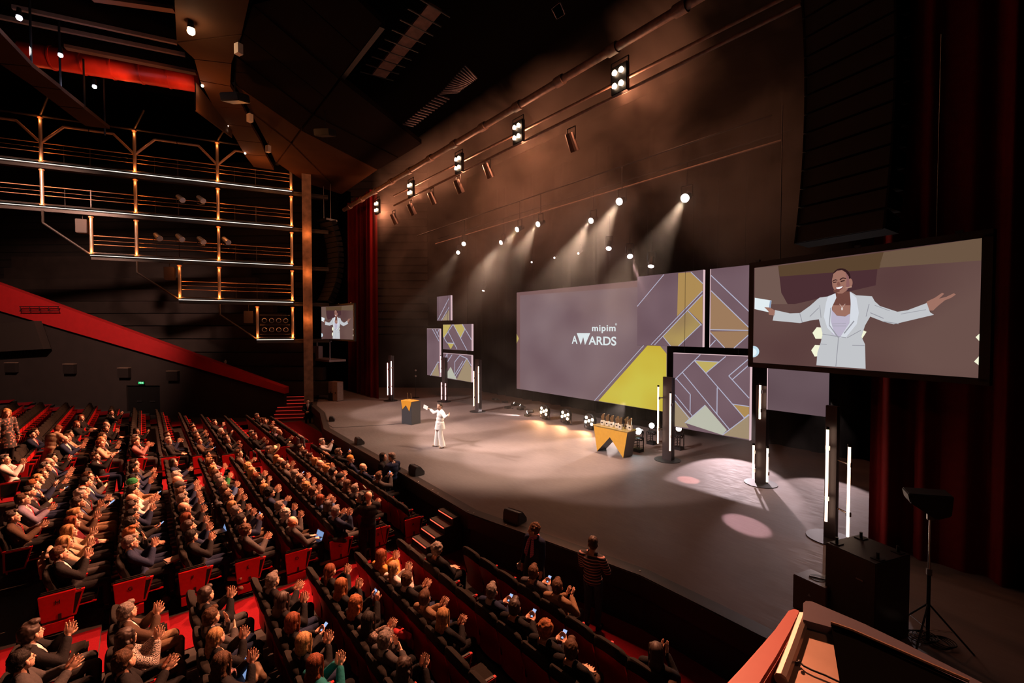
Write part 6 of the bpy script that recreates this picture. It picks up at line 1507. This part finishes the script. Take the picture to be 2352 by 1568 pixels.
# end-of-row flap seats with their letters
for r in range(0, 10):
    for b_, s in (('middle', -11.26), ('far', -21.80)):
        c = V(s, row_t(r)+0.16, row_z(r))
        if not seen(c+V(0, 0, 0.5), 10): continue
        t = thing('aisle_flap_seat', f"red folded flap seat with letter {LET[r]} ending row {LET[r]} of the {b_} block", 'flap seat', c, 0, f'flap seats at the {b_} block aisle')
        o = MB().prism([(0.0, -0.21, 0.22), (0.0, -0.245, 0.69), (0.0, 0.245, 0.69), (0.0, 0.19, 0.22)], (0.03, 0, 0)).build('panel', RED, t); bevel(o, 0.01)
        bevel(MB().box((-0.045, 0, 0.51), (0.07, 0.46, 0.44)).build('cushion', DARKFAB, t), 0.02)
        MB().box((-0.02, 0, 0.09), (0.12, 0.40, 0.18)).build('base_box', RED, t)
        MB().box((0.032, 0.03, 0.27), (0.006, 0.045, 0.10)).build('slot', BLACK, t)
        if b_ == 'middle':
            cu = bpy.data.curves.new('row_letter', 'FONT'); cu.body = LET[r]; cu.size = 0.10; cu.extrude = 0.001; cu.offset = 0.002
            q = bpy.data.objects.new('tmp', cu); COL.objects.link(q); bpy.context.view_layer.update()
            me = bpy.data.meshes.new_from_object(q.evaluated_get(bpy.context.evaluated_depsgraph_get())); bpy.data.objects.remove(q)
            q = bpy.data.objects.new('row_letter', me); COL.objects.link(q); me.materials.clear(); me.materials.append(BLACK); q.parent = t; q.location = (0.033, -0.03, 0.50); q.rotation_euler = (PI/2, 0, PI/2)
# ------------------------------------------------------------------ standing people
LEGS = [(V(.105, .05, .51), V(.115, .0, .095), V(.135, .14, .045)), (V(-.105, .05, .51), V(-.115, .0, .095), V(-.135, .14, .045))]
WIDE = [(V(.15, .05, .51), V(.21, .06, .095), V(.25, .20, .045)), (V(-.12, .03, .51), V(-.17, -.05, .095), V(-.20, .09, .045))]
def stand_arms(r, l): return [r, l]
# the presenter
A_ = stand_arms((V(.44, .06, 1.30), V(.66, .15, 1.42), V(.9, .25, .30), V(0, .2, -1)), (V(-.47, -.04, 1.24), V(-.72, -.06, 1.37), V(-.85, .0, .5), V(.5, .7, -.1)))
pp = V(-15.95, 9.25, STG)
o = person('smiling woman in a white trouser suit standing on stage with arms spread, holding a card', pp, PI-0.12, 'M', 0.5, 'U', 'd', 'w', None, 'w', 0, False, '', 1.02, True, True, arms=A_, stand=WIDE, key='presenter', shoes='c')
PW = mat('suit_white', (0.80, 0.76, 0.74), 0.7, bump=0.3, bscale=25)
for c in o.children:
    if c.name.startswith(('top', 'trousers')): c.material_slots[0].material = PW
mb = MB(); mb.ell((0, 0.0, 0.90), (0.20, 0.165, 0.10), 16, 8); mb.cyl((0, 0.0, 0.72), (0, 0, 1.02), 0.215, 0.165, 20)
mb.mi = 0; put('jacket_skirt', remesh(mb, 0.014, 'jacket_skirt', [PW], 3), o)
mb = MB()
for k in (0, 1): kn, an, toe = WIDE[k]; mb.cyl(V((.095, -.095)[k], .03, .92), kn, .105, .10, 16); mb.cyl(kn, an+V(0, 0, -.05), .10, .115, 16)
put('flared_trouser_legs', remesh(mb, 0.014, 'flared', [PW], 3), o)
p = at_t(980, 937.5, 9.1)
t = thing('cue_card', 'white cue card in the raised hand of the presenter', 'card', p, 0.3)
MB().box((-0.06, 0, 0.04), (0.24, 0.006, 0.16), ry=0.25).build('sheet', mat('paper_white', (0.85, 0.83, 0.82), 0.6), t)
# man in navy shirt beside the stage
def standing(label, loc, rz, arms, key, **k):
    return person(label, loc, rz, 'M', k.pop('yaw', 0.1), stand=LEGS, arms=arms, key=key, detail=True, **k)
HOLD = stand_arms((V(.26, .10, 1.13), V(.10, .34, 1.12), V(-.5, .8, .2), V(-.5, -.1, .8)), (V(-.26, .10, 1.13), V(-.10, .34, 1.10), V(.5, .8, .2), V(.5, -.1, .8)))
HANG = stand_arms((V(.25, .0, 1.10), V(.27, .08, .86), V(0, .1, -1), V(-1, 0, 0)), (V(-.25, .0, 1.10), V(-.27, .08, .86), V(0, .1, -1), V(1, 0, 0)))
RAISE = stand_arms((V(.26, .18, 1.26), V(.13, .40, 1.42), V(-.2, .4, .9), V(-.6, .8, 0)), (V(-.27, .16, 1.22), V(-.14, .38, 1.38), V(.2, .4, .9), V(.6, .8, 0)))
CROSS = stand_arms((V(.26, .08, 1.12), V(.06, .26, 1.02), V(-1, .2, -.2), V(0, -1, 0)), (V(-.26, .08, 1.12), V(-.06, .28, 1.0), V(1, .2, -.1), V(0, -1, 0)))
q = at_z(903, 1050, 1.66); navy = standing('standing man in a navy shirt seen from behind, beside the stage edge with a camera', V(q.x, 6.28, 0), PI/2+0.25, HOLD, 'hold', hair='S', hc='g', top='n', legs='g', open_v=False, yaw=0.5, hpitch=-0.3, scale=1.03, skin=0)
def camera_thing(o, pos, label, big=False):
    t = thing('camera', label, 'camera', (0, 0, 0)); t.matrix_world = Matrix.LocRotScale(o.location, o.rotation_euler, Vector((1, 1, 1))) @ Matrix.Translation(pos)
    s = 1.6 if big else 1.0
    bevel(MB().box((0, 0, 0), (0.14*s, 0.09*s*(2 if big else 1), 0.10*s)).build('body', BLACK, t), 0.01); MB().cyl((0, 0.04*s, 0), (0, 0.17*s, 0), 0.038*s, 0.042*s, 16).build('lens', BLACKM, t)
    MB().cyl((0, 0.165*s, 0), (0, 0.175*s, 0), 0.034*s, n=16).build('front_glass', mat('lens_glass', (0.3, 0.32, 0.4)), t)
    if big:
        MB().cyl((0.05, 0.0, 0.16), (0.05, 0.28, 0.17), 0.018, n=10).build('microphone', mat('mic_grey', (0.12, 0.14, 0.12), 0.7), t); MB().box((0, -0.2, 0.02), (0.10, 0.12, 0.14)).build('battery', BLACK, t)
    return t
camera_thing(navy, (0, 0.42, 1.13), 'black photo camera held by the man in the navy shirt')
q = at_z(868, 1055, 1.55); w_ = standing('dark-haired woman in black standing at the stage edge beside the navy-shirted man', V(q.x-0.1, 6.2, 0), -0.5, HOLD, 'hold', hair='B', hc='k', top='k', legs='k', open_v=False, fem=True, scale=0.97, yaw=-0.25)
camera_thing(w_, (0, 0.40, 1.16), 'small camera in the hands of the dark-haired woman at the stage edge')
# cameraman
q = at_z(846, 1143, 1.66); cmn = standing('bald cameraman in a black shirt with headphones standing in the near aisle', V(q.x, q.y, 0), PI/2-0.1, RAISE, 'raise', hair='', hc='d', top='k', legs='k', open_v=False, yaw=0.1, scale=1.04, extras='b')
b = MB(); b.ring((0, -0.01, 0.03), 0.098, 0.012, 20, 6, 'Y', arc=(0, PI))
for s_ in (-1, 1): b.cyl((s_*0.075, -0.005, -0.01), (s_*0.105, -0.005, -0.01), 0.040, n=16)
put('headphones', b.data('headphones', [BLACK], True), cmn, None, HEADC+V(0, 0, .41), (0, 0, 0.1))
camera_thing(cmn, (0, 0.36, 1.60), 'large black video camera raised by the bald cameraman', True)
# woman in long coat with scarf, and man in striped jumper
q = at_z(1237, 1216, 1.58); coat = standing('woman in a long navy coat with a pink scarf standing in front of the stage', V(q.x, 6.35, 0), PI+0.15, HANG, 'hang', hair='K', hc='n', top='n', legs='k', open_v=False, fem=True, yaw=-0.9, extras='g', scale=1.0)
NAVYC = mat('coat_navy', (0.010, 0.012, 0.022), 0.85, bump=0.4, bscale=20)
mb = MB(); mb.cyl((0, 0.0, 0.42), (0, -0.01, 1.15), 0.27, 0.19, 24); mb.ell((0, -0.02, 1.2), (0.21, 0.16, 0.2), 16, 10)
put('long_coat_skirt', remesh(mb, 0.016, 'coat', [NAVYC], 3), coat)
mb = MB(); mb.ring((0, -0.02, 1.475), 0.085, 0.034, 20, 8); 
for s_ in (-1, 1): mb.cap((s_*0.05, 0.10, 1.43), 0.035, (s_*0.085, 0.165, 1.18), 0.045, 8); mb.cap((s_*0.085, 0.165, 1.18), 0.045, (s_*0.06, 0.17, 1.12), 0.02, 8)
put('scarf', remesh(mb, 0.012, 'scarf', [BLACK], 2), coat, pattern('pink_scarf', 'stripes', (0.55, 0.16, 0.22), (0.10, 0.05, 0.18), 9))
q = at_z(1352, 1262, 1.60); st = standing('standing man in a dark striped jumper and jeans seen from behind', V(q.x, 6.72, 0), 0.30, HOLD, 'hold', hair='S', hc='d', top=pattern('striped_jumper', 'stripes', (0.012, 0.011, 0.014), (0.55, 0.30, 0.28), 5.5), legs='u', open_v=False, yaw=0.5, hpitch=-0.45, scale=1.03)
for c in st.children:
    if c.name.startswith('trousers'): c.material_slots[0].material = mat('jeans_dark', (0.02, 0.035, 0.06), 0.85, noise_amt=0.2, nscale=12)
# floral lady, bending person, steward, person on the balcony
q = at_t(14, 948, -3.45); fl = standing('blonde woman in a floral dress standing behind the far rows at the left photo edge', V(q.x, -3.45, q.z-1.63), -0.9, HANG, 'hang', hair='L', hc='y', top=pattern('floral_dress', 'flower', (0.30, 0.14, 0.11), (0.02, 0.016, 0.016), 14), legs='k', open_v=False, fem=True, yaw=-0.25, hpitch=-0.3)
mb = MB(); mb.cyl((0, 0, 0.5), (0, 0, 1.0), 0.24, 0.17, 20); put('dress_skirt', remesh(mb, 0.016, 'skirt', [BLACK], 2), fl, pattern('floral_dress', 'flower', (0.3, 0.14, 0.11), (0.02, 0.016, 0.016), 14))
q = at_t(88, 1015, -2.9); bd = standing('person in a cream suit leaning over the seats between the left rows', V(q.x, -2.9, row_z(8)), 0.9, HOLD, 'hold', hair='S', hc='r', top='c', legs='c', open_v=False, yaw=0.1, hpitch=-0.4, scale=1.05); bd.rotation_euler = (-0.42, 0, 0.9)
q = at_t(707, 920, 8.0); person('steward in a dark suit and tie standing with folded hands by the side staircase', V(q.x, 8.0, q.z-1.66), -1.9, 'M', 0.1, 'S', 'd', 'k', 'w', 'k', 1, True, 't', stand=LEGS, arms=CROSS, key='cross')
q = at_plane(520, 829, W0-WN*1.5, WN); person('lone spectator in the dark balcony above the red band', V(q.x, q.y, q.z-1.22), -0.9, 'L', 0.1, 'S', 'd', 'k', None, 'k', 0, False, '')
# ------------------------------------------------------------------ belongings
def cloth_blob(name, label, cat, loc, parts, m, vox=0.016, rz=0.0, group=None):
    mb = MB()
    for a, ra, c, rc in parts: mb.cap(a, ra, c, rc, 10)
    me = remesh(mb, vox, name, [m], 3)
    for v in me.vertices:
        v.co += Vector((noise.noise(v.co*9), noise.noise(v.co*9+Vector((5, 0, 0))), noise.noise(v.co*9+Vector((0, 5, 0)))))*0.018
    o = bpy.data.objects.new(name, me); COL.objects.link(o); o.location = loc; o.rotation_euler = (0, 0, rz); return tag(o, label, cat, group)
HANGCOAT = [((-.22, -.06, 1.06), .05, (.22, -.06, 1.06), .05), ((-.2, .02, 1.0), .05, (-.22, .06, .62), .05), ((.2, .02, 1.0), .05, (.2, .06, .60), .05), ((0, .03, 1.0), .06, (0, .07, .60), .06), ((-.2, -.16, 1.0), .035, (-.2, -.15, .72), .03), ((.2, -.16, 1.0), .035, (.2, -.15, .66), .03), ((0, -.17, 1.0), .035, (0, -.16, .7), .03)]
def coat_on(px, py, r, name, label, m, cat='coat'):
    p = at_t(px, py, row_t(r)-0.05); cloth_blob(name, label, cat, (p.x, row_t(r), row_z(r)), HANGCOAT, m, group='clothes left on seats')
coat_on(748, 1068, 0, 'coat', 'tan and dark coat hanging over a front row seat beside the man in black', mat('coat_tan', (0.22, 0.12, 0.07), 0.9))
coat_on(690, 1005, 0, 'coat', 'pale grey coat draped over a seat at the far end of the front row', mat('coat_pale', (0.16, 0.15, 0.14), 0.9))
coat_on(107, 1010, 7, 'coat', 'cream and brown coat draped over a seat behind the leaning person', mat('coat_cream', (0.40, 0.28, 0.20), 0.9))
coat_on(497, 975, 4, 'coat', 'dark coat thrown over seats in the far block near the wall', BLACK)
coat_on(590, 968, 2, 'coat', 'dark coat over a corner seat in the far block by the wall', BLACK)
p = at_z(776, 1236, 0.70); cloth_blob('jacket', 'crumpled black jacket lying over the flap seat at the end of row C', 'jacket', (p.x-0.05, p.y, 0.0), [((-.1, -.15, .72), .05, (.06, .18, .74), .06), ((-.12, 0, .73), .06, (.1, .05, .70), .06), ((.08, -.1, .70), .05, (.12, .15, .62), .05)], mat('jacket_grey_black', (0.022, 0.020, 0.018), 0.9))
p = at_z(905, 1455, 0.62); cloth_blob('red_coat', 'bright red coat lying on a lap in the near block', 'coat', (p.x, p.y, row_z(3)), [((-.12, 0, .62), .06, (.15, .1, .62), .06), ((-.1, .12, .6), .05, (.18, .2, .58), .05), ((-.1, -.05, .55), .05, (-.12, .0, .4), .04)], mat('coat_red', (0.42, 0.012, 0.015), 0.8))
p = at_z(420, 1350, row_z(5)+0.2); cloth_blob('backpack', 'black backpack on the floor by the end of row F', 'backpack', (p.x, p.y, row_z(5)), [((0, 0, .12), .13, (0, 0, .36), .10), ((.1, .1, .1), .04, (.1, .1, .35), .03), ((0, 0, .45), .02, (.05, .05, .5), .02)], mat('bag_black', (0.015, 0.014, 0.013), 0.7))
p = at_z(380, 1372, row_z(5)+0.1); cloth_blob('handbag', 'small black handbag beside the backpack in row F', 'bag', (p.x, p.y, row_z(5)), [((-.1, 0, .10), .09, (.1, 0, .10), .09), ((-.08, 0, .2), .015, (.0, 0, .3), .012), ((.0, 0, .3), .012, (.08, 0, .2), .015)], mat('bag_black', (0.015, 0.014, 0.013)))
p = at_z(538, 1335, row_z(4)+0.25); cloth_blob('tote_bag', 'beige canvas tote bag leaning against the end seat of row E', 'bag', (p.x, p.y, row_z(4)), [((-.12, -.1, .10), .06, (.12, .1, .12), .06), ((-.1, -.08, .3), .05, (.1, .1, .32), .05), ((-.05, -.02, .42), .02, (.05, .05, .45), .02)], mat('tote_beige', (0.26, 0.17, 0.12), 0.9))
p = at_z(153, 1176, row_z(8)+0.35); cloth_blob('tote_bag', 'beige bag hanging between rows beside the man in grey with red lanyard', 'bag', (p.x, p.y, row_z(8)+0.1), [((-.1, 0, .2), .06, (.1, 0, .2), .06), ((-.08, 0, .35), .05, (.08, 0, .35), .05)], mat('tote_beige', (0.26, 0.17, 0.12)))
p = at_z(576, 1545, row_z(5)+0.68); cloth_blob('satchel', 'brown leather satchel on a lap at the bottom of the near block', 'bag', (p.x, p.y, row_z(5)), [((-.14, -.05, .66), .06, (.14, .0, .66), .06), ((-.14, .08, .66), .06, (.14, .12, .64), .06)], mat('satchel_brown', (0.12, 0.07, 0.035), 0.7))
p = at_t(633, 1031, row_t(3)+0.75); t = thing('straw_hat', 'cream straw hat with a black band resting on knees in row D', 'hat', (p.x, p.y, p.z)); t.rotation_euler = (0.9, 0.3, 0)
MB().cyl((0, 0, 0), (0, 0, 0.008), 0.19, n=28).build('brim', mat('straw', (0.60, 0.44, 0.28), 0.7), t); MB().cyl((0, 0, 0), (0, 0, 0.12), 0.105, 0.088, 24).build('crown', mat('straw', (0.6, 0.44, 0.28)), t); MB().cyl((0, 0, 0.008), (0, 0, 0.035), 0.108, 0.105, 24).build('band', BLACK, t)
p = at_z(466, 1195, row_z(6)+0.72); 
for (px, py, r, l) in [(505, 1212, 5, 'open laptop with a blue screen on a lap in row F of the middle block'), (540, 1560-8, 6, 'laptop with a blue screen on a lap at the bottom of the near block')]:
    q = at_z(px, py, row_z(r)+0.74); t = thing('laptop', l, 'laptop', (q.x, q.y, q.z-0.08)); t.rotation_euler = (0, 0, 0.1)
    bevel(MB().box((0, 0, 0), (0.30, 0.20, 0.016)).build('keyboard_base', mat('laptop_grey', (0.16, 0.15, 0.16)), t), 0.004); L_ = MB().box((0, 0.14, 0.10), (0.30, 0.010, 0.20), rx=-0.35).build('lid', mat('laptop_grey', (0.16, 0.15, 0.16)), t); MB().box((0, 0.133, 0.10), (0.28, 0.003, 0.18), rx=-0.35).build('screen', emis('laptop_screen', (0.22, 0.34, 0.62)), L_)
q = at_z(400, 1282, row_z(6)+0.72); t = thing('notebook', 'tan notebook with papers on the lap of the man in navy in row G', 'notebook', q, 0.3); MB().box((0, 0, 0), (0.22, 0.30, 0.02)).build('cover', mat('notebook_tan', (0.28, 0.20, 0.16), 0.6), t); MB().box((0.01, -0.02, -0.015), (0.2, 0.3, 0.012)).build('papers', mat('notebook_paper', (0.4, 0.34, 0.3), 0.7), t)
q = at_z(1185, 1300, 0.75); t = thing('document', 'large folded grey paper sheet held up in the front row of the near block', 'paper', q, 0.6); MB().prism([(0, 0, 0), (0.30, 0, -0.02), (0.2, 0, 0.28)], (0, 0.01, 0)).build('sheet', mat('paper_grey', (0.30, 0.30, 0.33), 0.7), t)
q = at_z(1192, 1300, 0.6); t = thing('paper_cup', 'white cup beside the folded sheet in the near front row', 'cup', q); MB().cyl((0, 0, -0.06), (0, 0, 0.06), 0.035, 0.045, 16).build('cup_wall', mat('cup_white', (0.5, 0.48, 0.46), 0.5), t)
o = MB().path([at_z(935, 1285, 0.03), at_z(905, 1275, 0.03), at_z(888, 1262, 0.05), at_z(880, 1240, 0.4), at_z(873, 1205, 0.9)], 0.008, 6).build('camera_cable', BLACKM); tag(o, 'black cable trailing over the red carpet from the cameraman', 'cable')
# ------------------------------------------------------------------ haze over the stage
def haze(name, label, x0, x1, y0, y1, z0, z1, dens, scale, lo=0.42, hi=0.72):
    m = bpy.data.materials.new(name); m.use_nodes = True; nt = m.node_tree; nt.nodes.remove(nt.nodes['Principled BSDF'])
    vs = nt.nodes.new('ShaderNodeVolumeScatter'); vs.inputs['Color'].default_value = (1.0, 0.86, 0.76, 1); vs.inputs['Anisotropy'].default_value = 0.25
    tc = nt.nodes.new('ShaderNodeTexCoord'); n = nt.nodes.new('ShaderNodeTexNoise'); n.inputs['Scale'].default_value = scale; n.inputs['Detail'].default_value = 4; n.inputs['Roughness'].default_value = 0.55; n.inputs['Distortion'].default_value = 0.6
    mr = nt.nodes.new('ShaderNodeMapRange'); mr.inputs['From Min'].default_value = lo; mr.inputs['From Max'].default_value = hi; mr.inputs['To Min'].default_value = dens*0.05; mr.inputs['To Max'].default_value = dens
    nt.links.new(tc.outputs['Object'], n.inputs['Vector']); nt.links.new(n.outputs['Fac'], mr.inputs['Value']); sx = nt.nodes.new('ShaderNodeSeparateXYZ'); mh = nt.nodes.new('ShaderNodeMapRange'); mh.interpolation_type = 'SMOOTHSTEP'; mh.inputs['From Min'].default_value = 5.5; mh.inputs['From Max'].default_value = 10.5; mh.inputs['To Min'].default_value = 0.16; mh.inputs['To Max'].default_value = 1.0
    mu = nt.nodes.new('ShaderNodeMath'); mu.operation = 'MULTIPLY'; nt.links.new(tc.outputs['Object'], sx.inputs[0]); nt.links.new(sx.outputs[2], mh.inputs['Value']); nt.links.new(mr.outputs[0], mu.inputs[0]); nt.links.new(mh.outputs[0], mu.inputs[1])
    nt.links.new(mu.outputs[0], vs.inputs['Density'])
    nt.links.new(vs.outputs[0], nt.nodes['Material Output'].inputs['Volume']); MATS[name] = m
    o = MB().box(((x0+x1)/2, (y0+y1)/2, (z0+z1)/2), (x1-x0, y1-y0, z1-z0)).build(name, m); tag(o, label, 'haze', None, 'stuff'); return o
haze('stage_haze', 'thin drifting theatre haze lit by the spotlights over the stage', -29.5, -4.0, 12.05, 19.4, 1.25, 16.5, 0.10, 0.23, 0.46, 0.66)
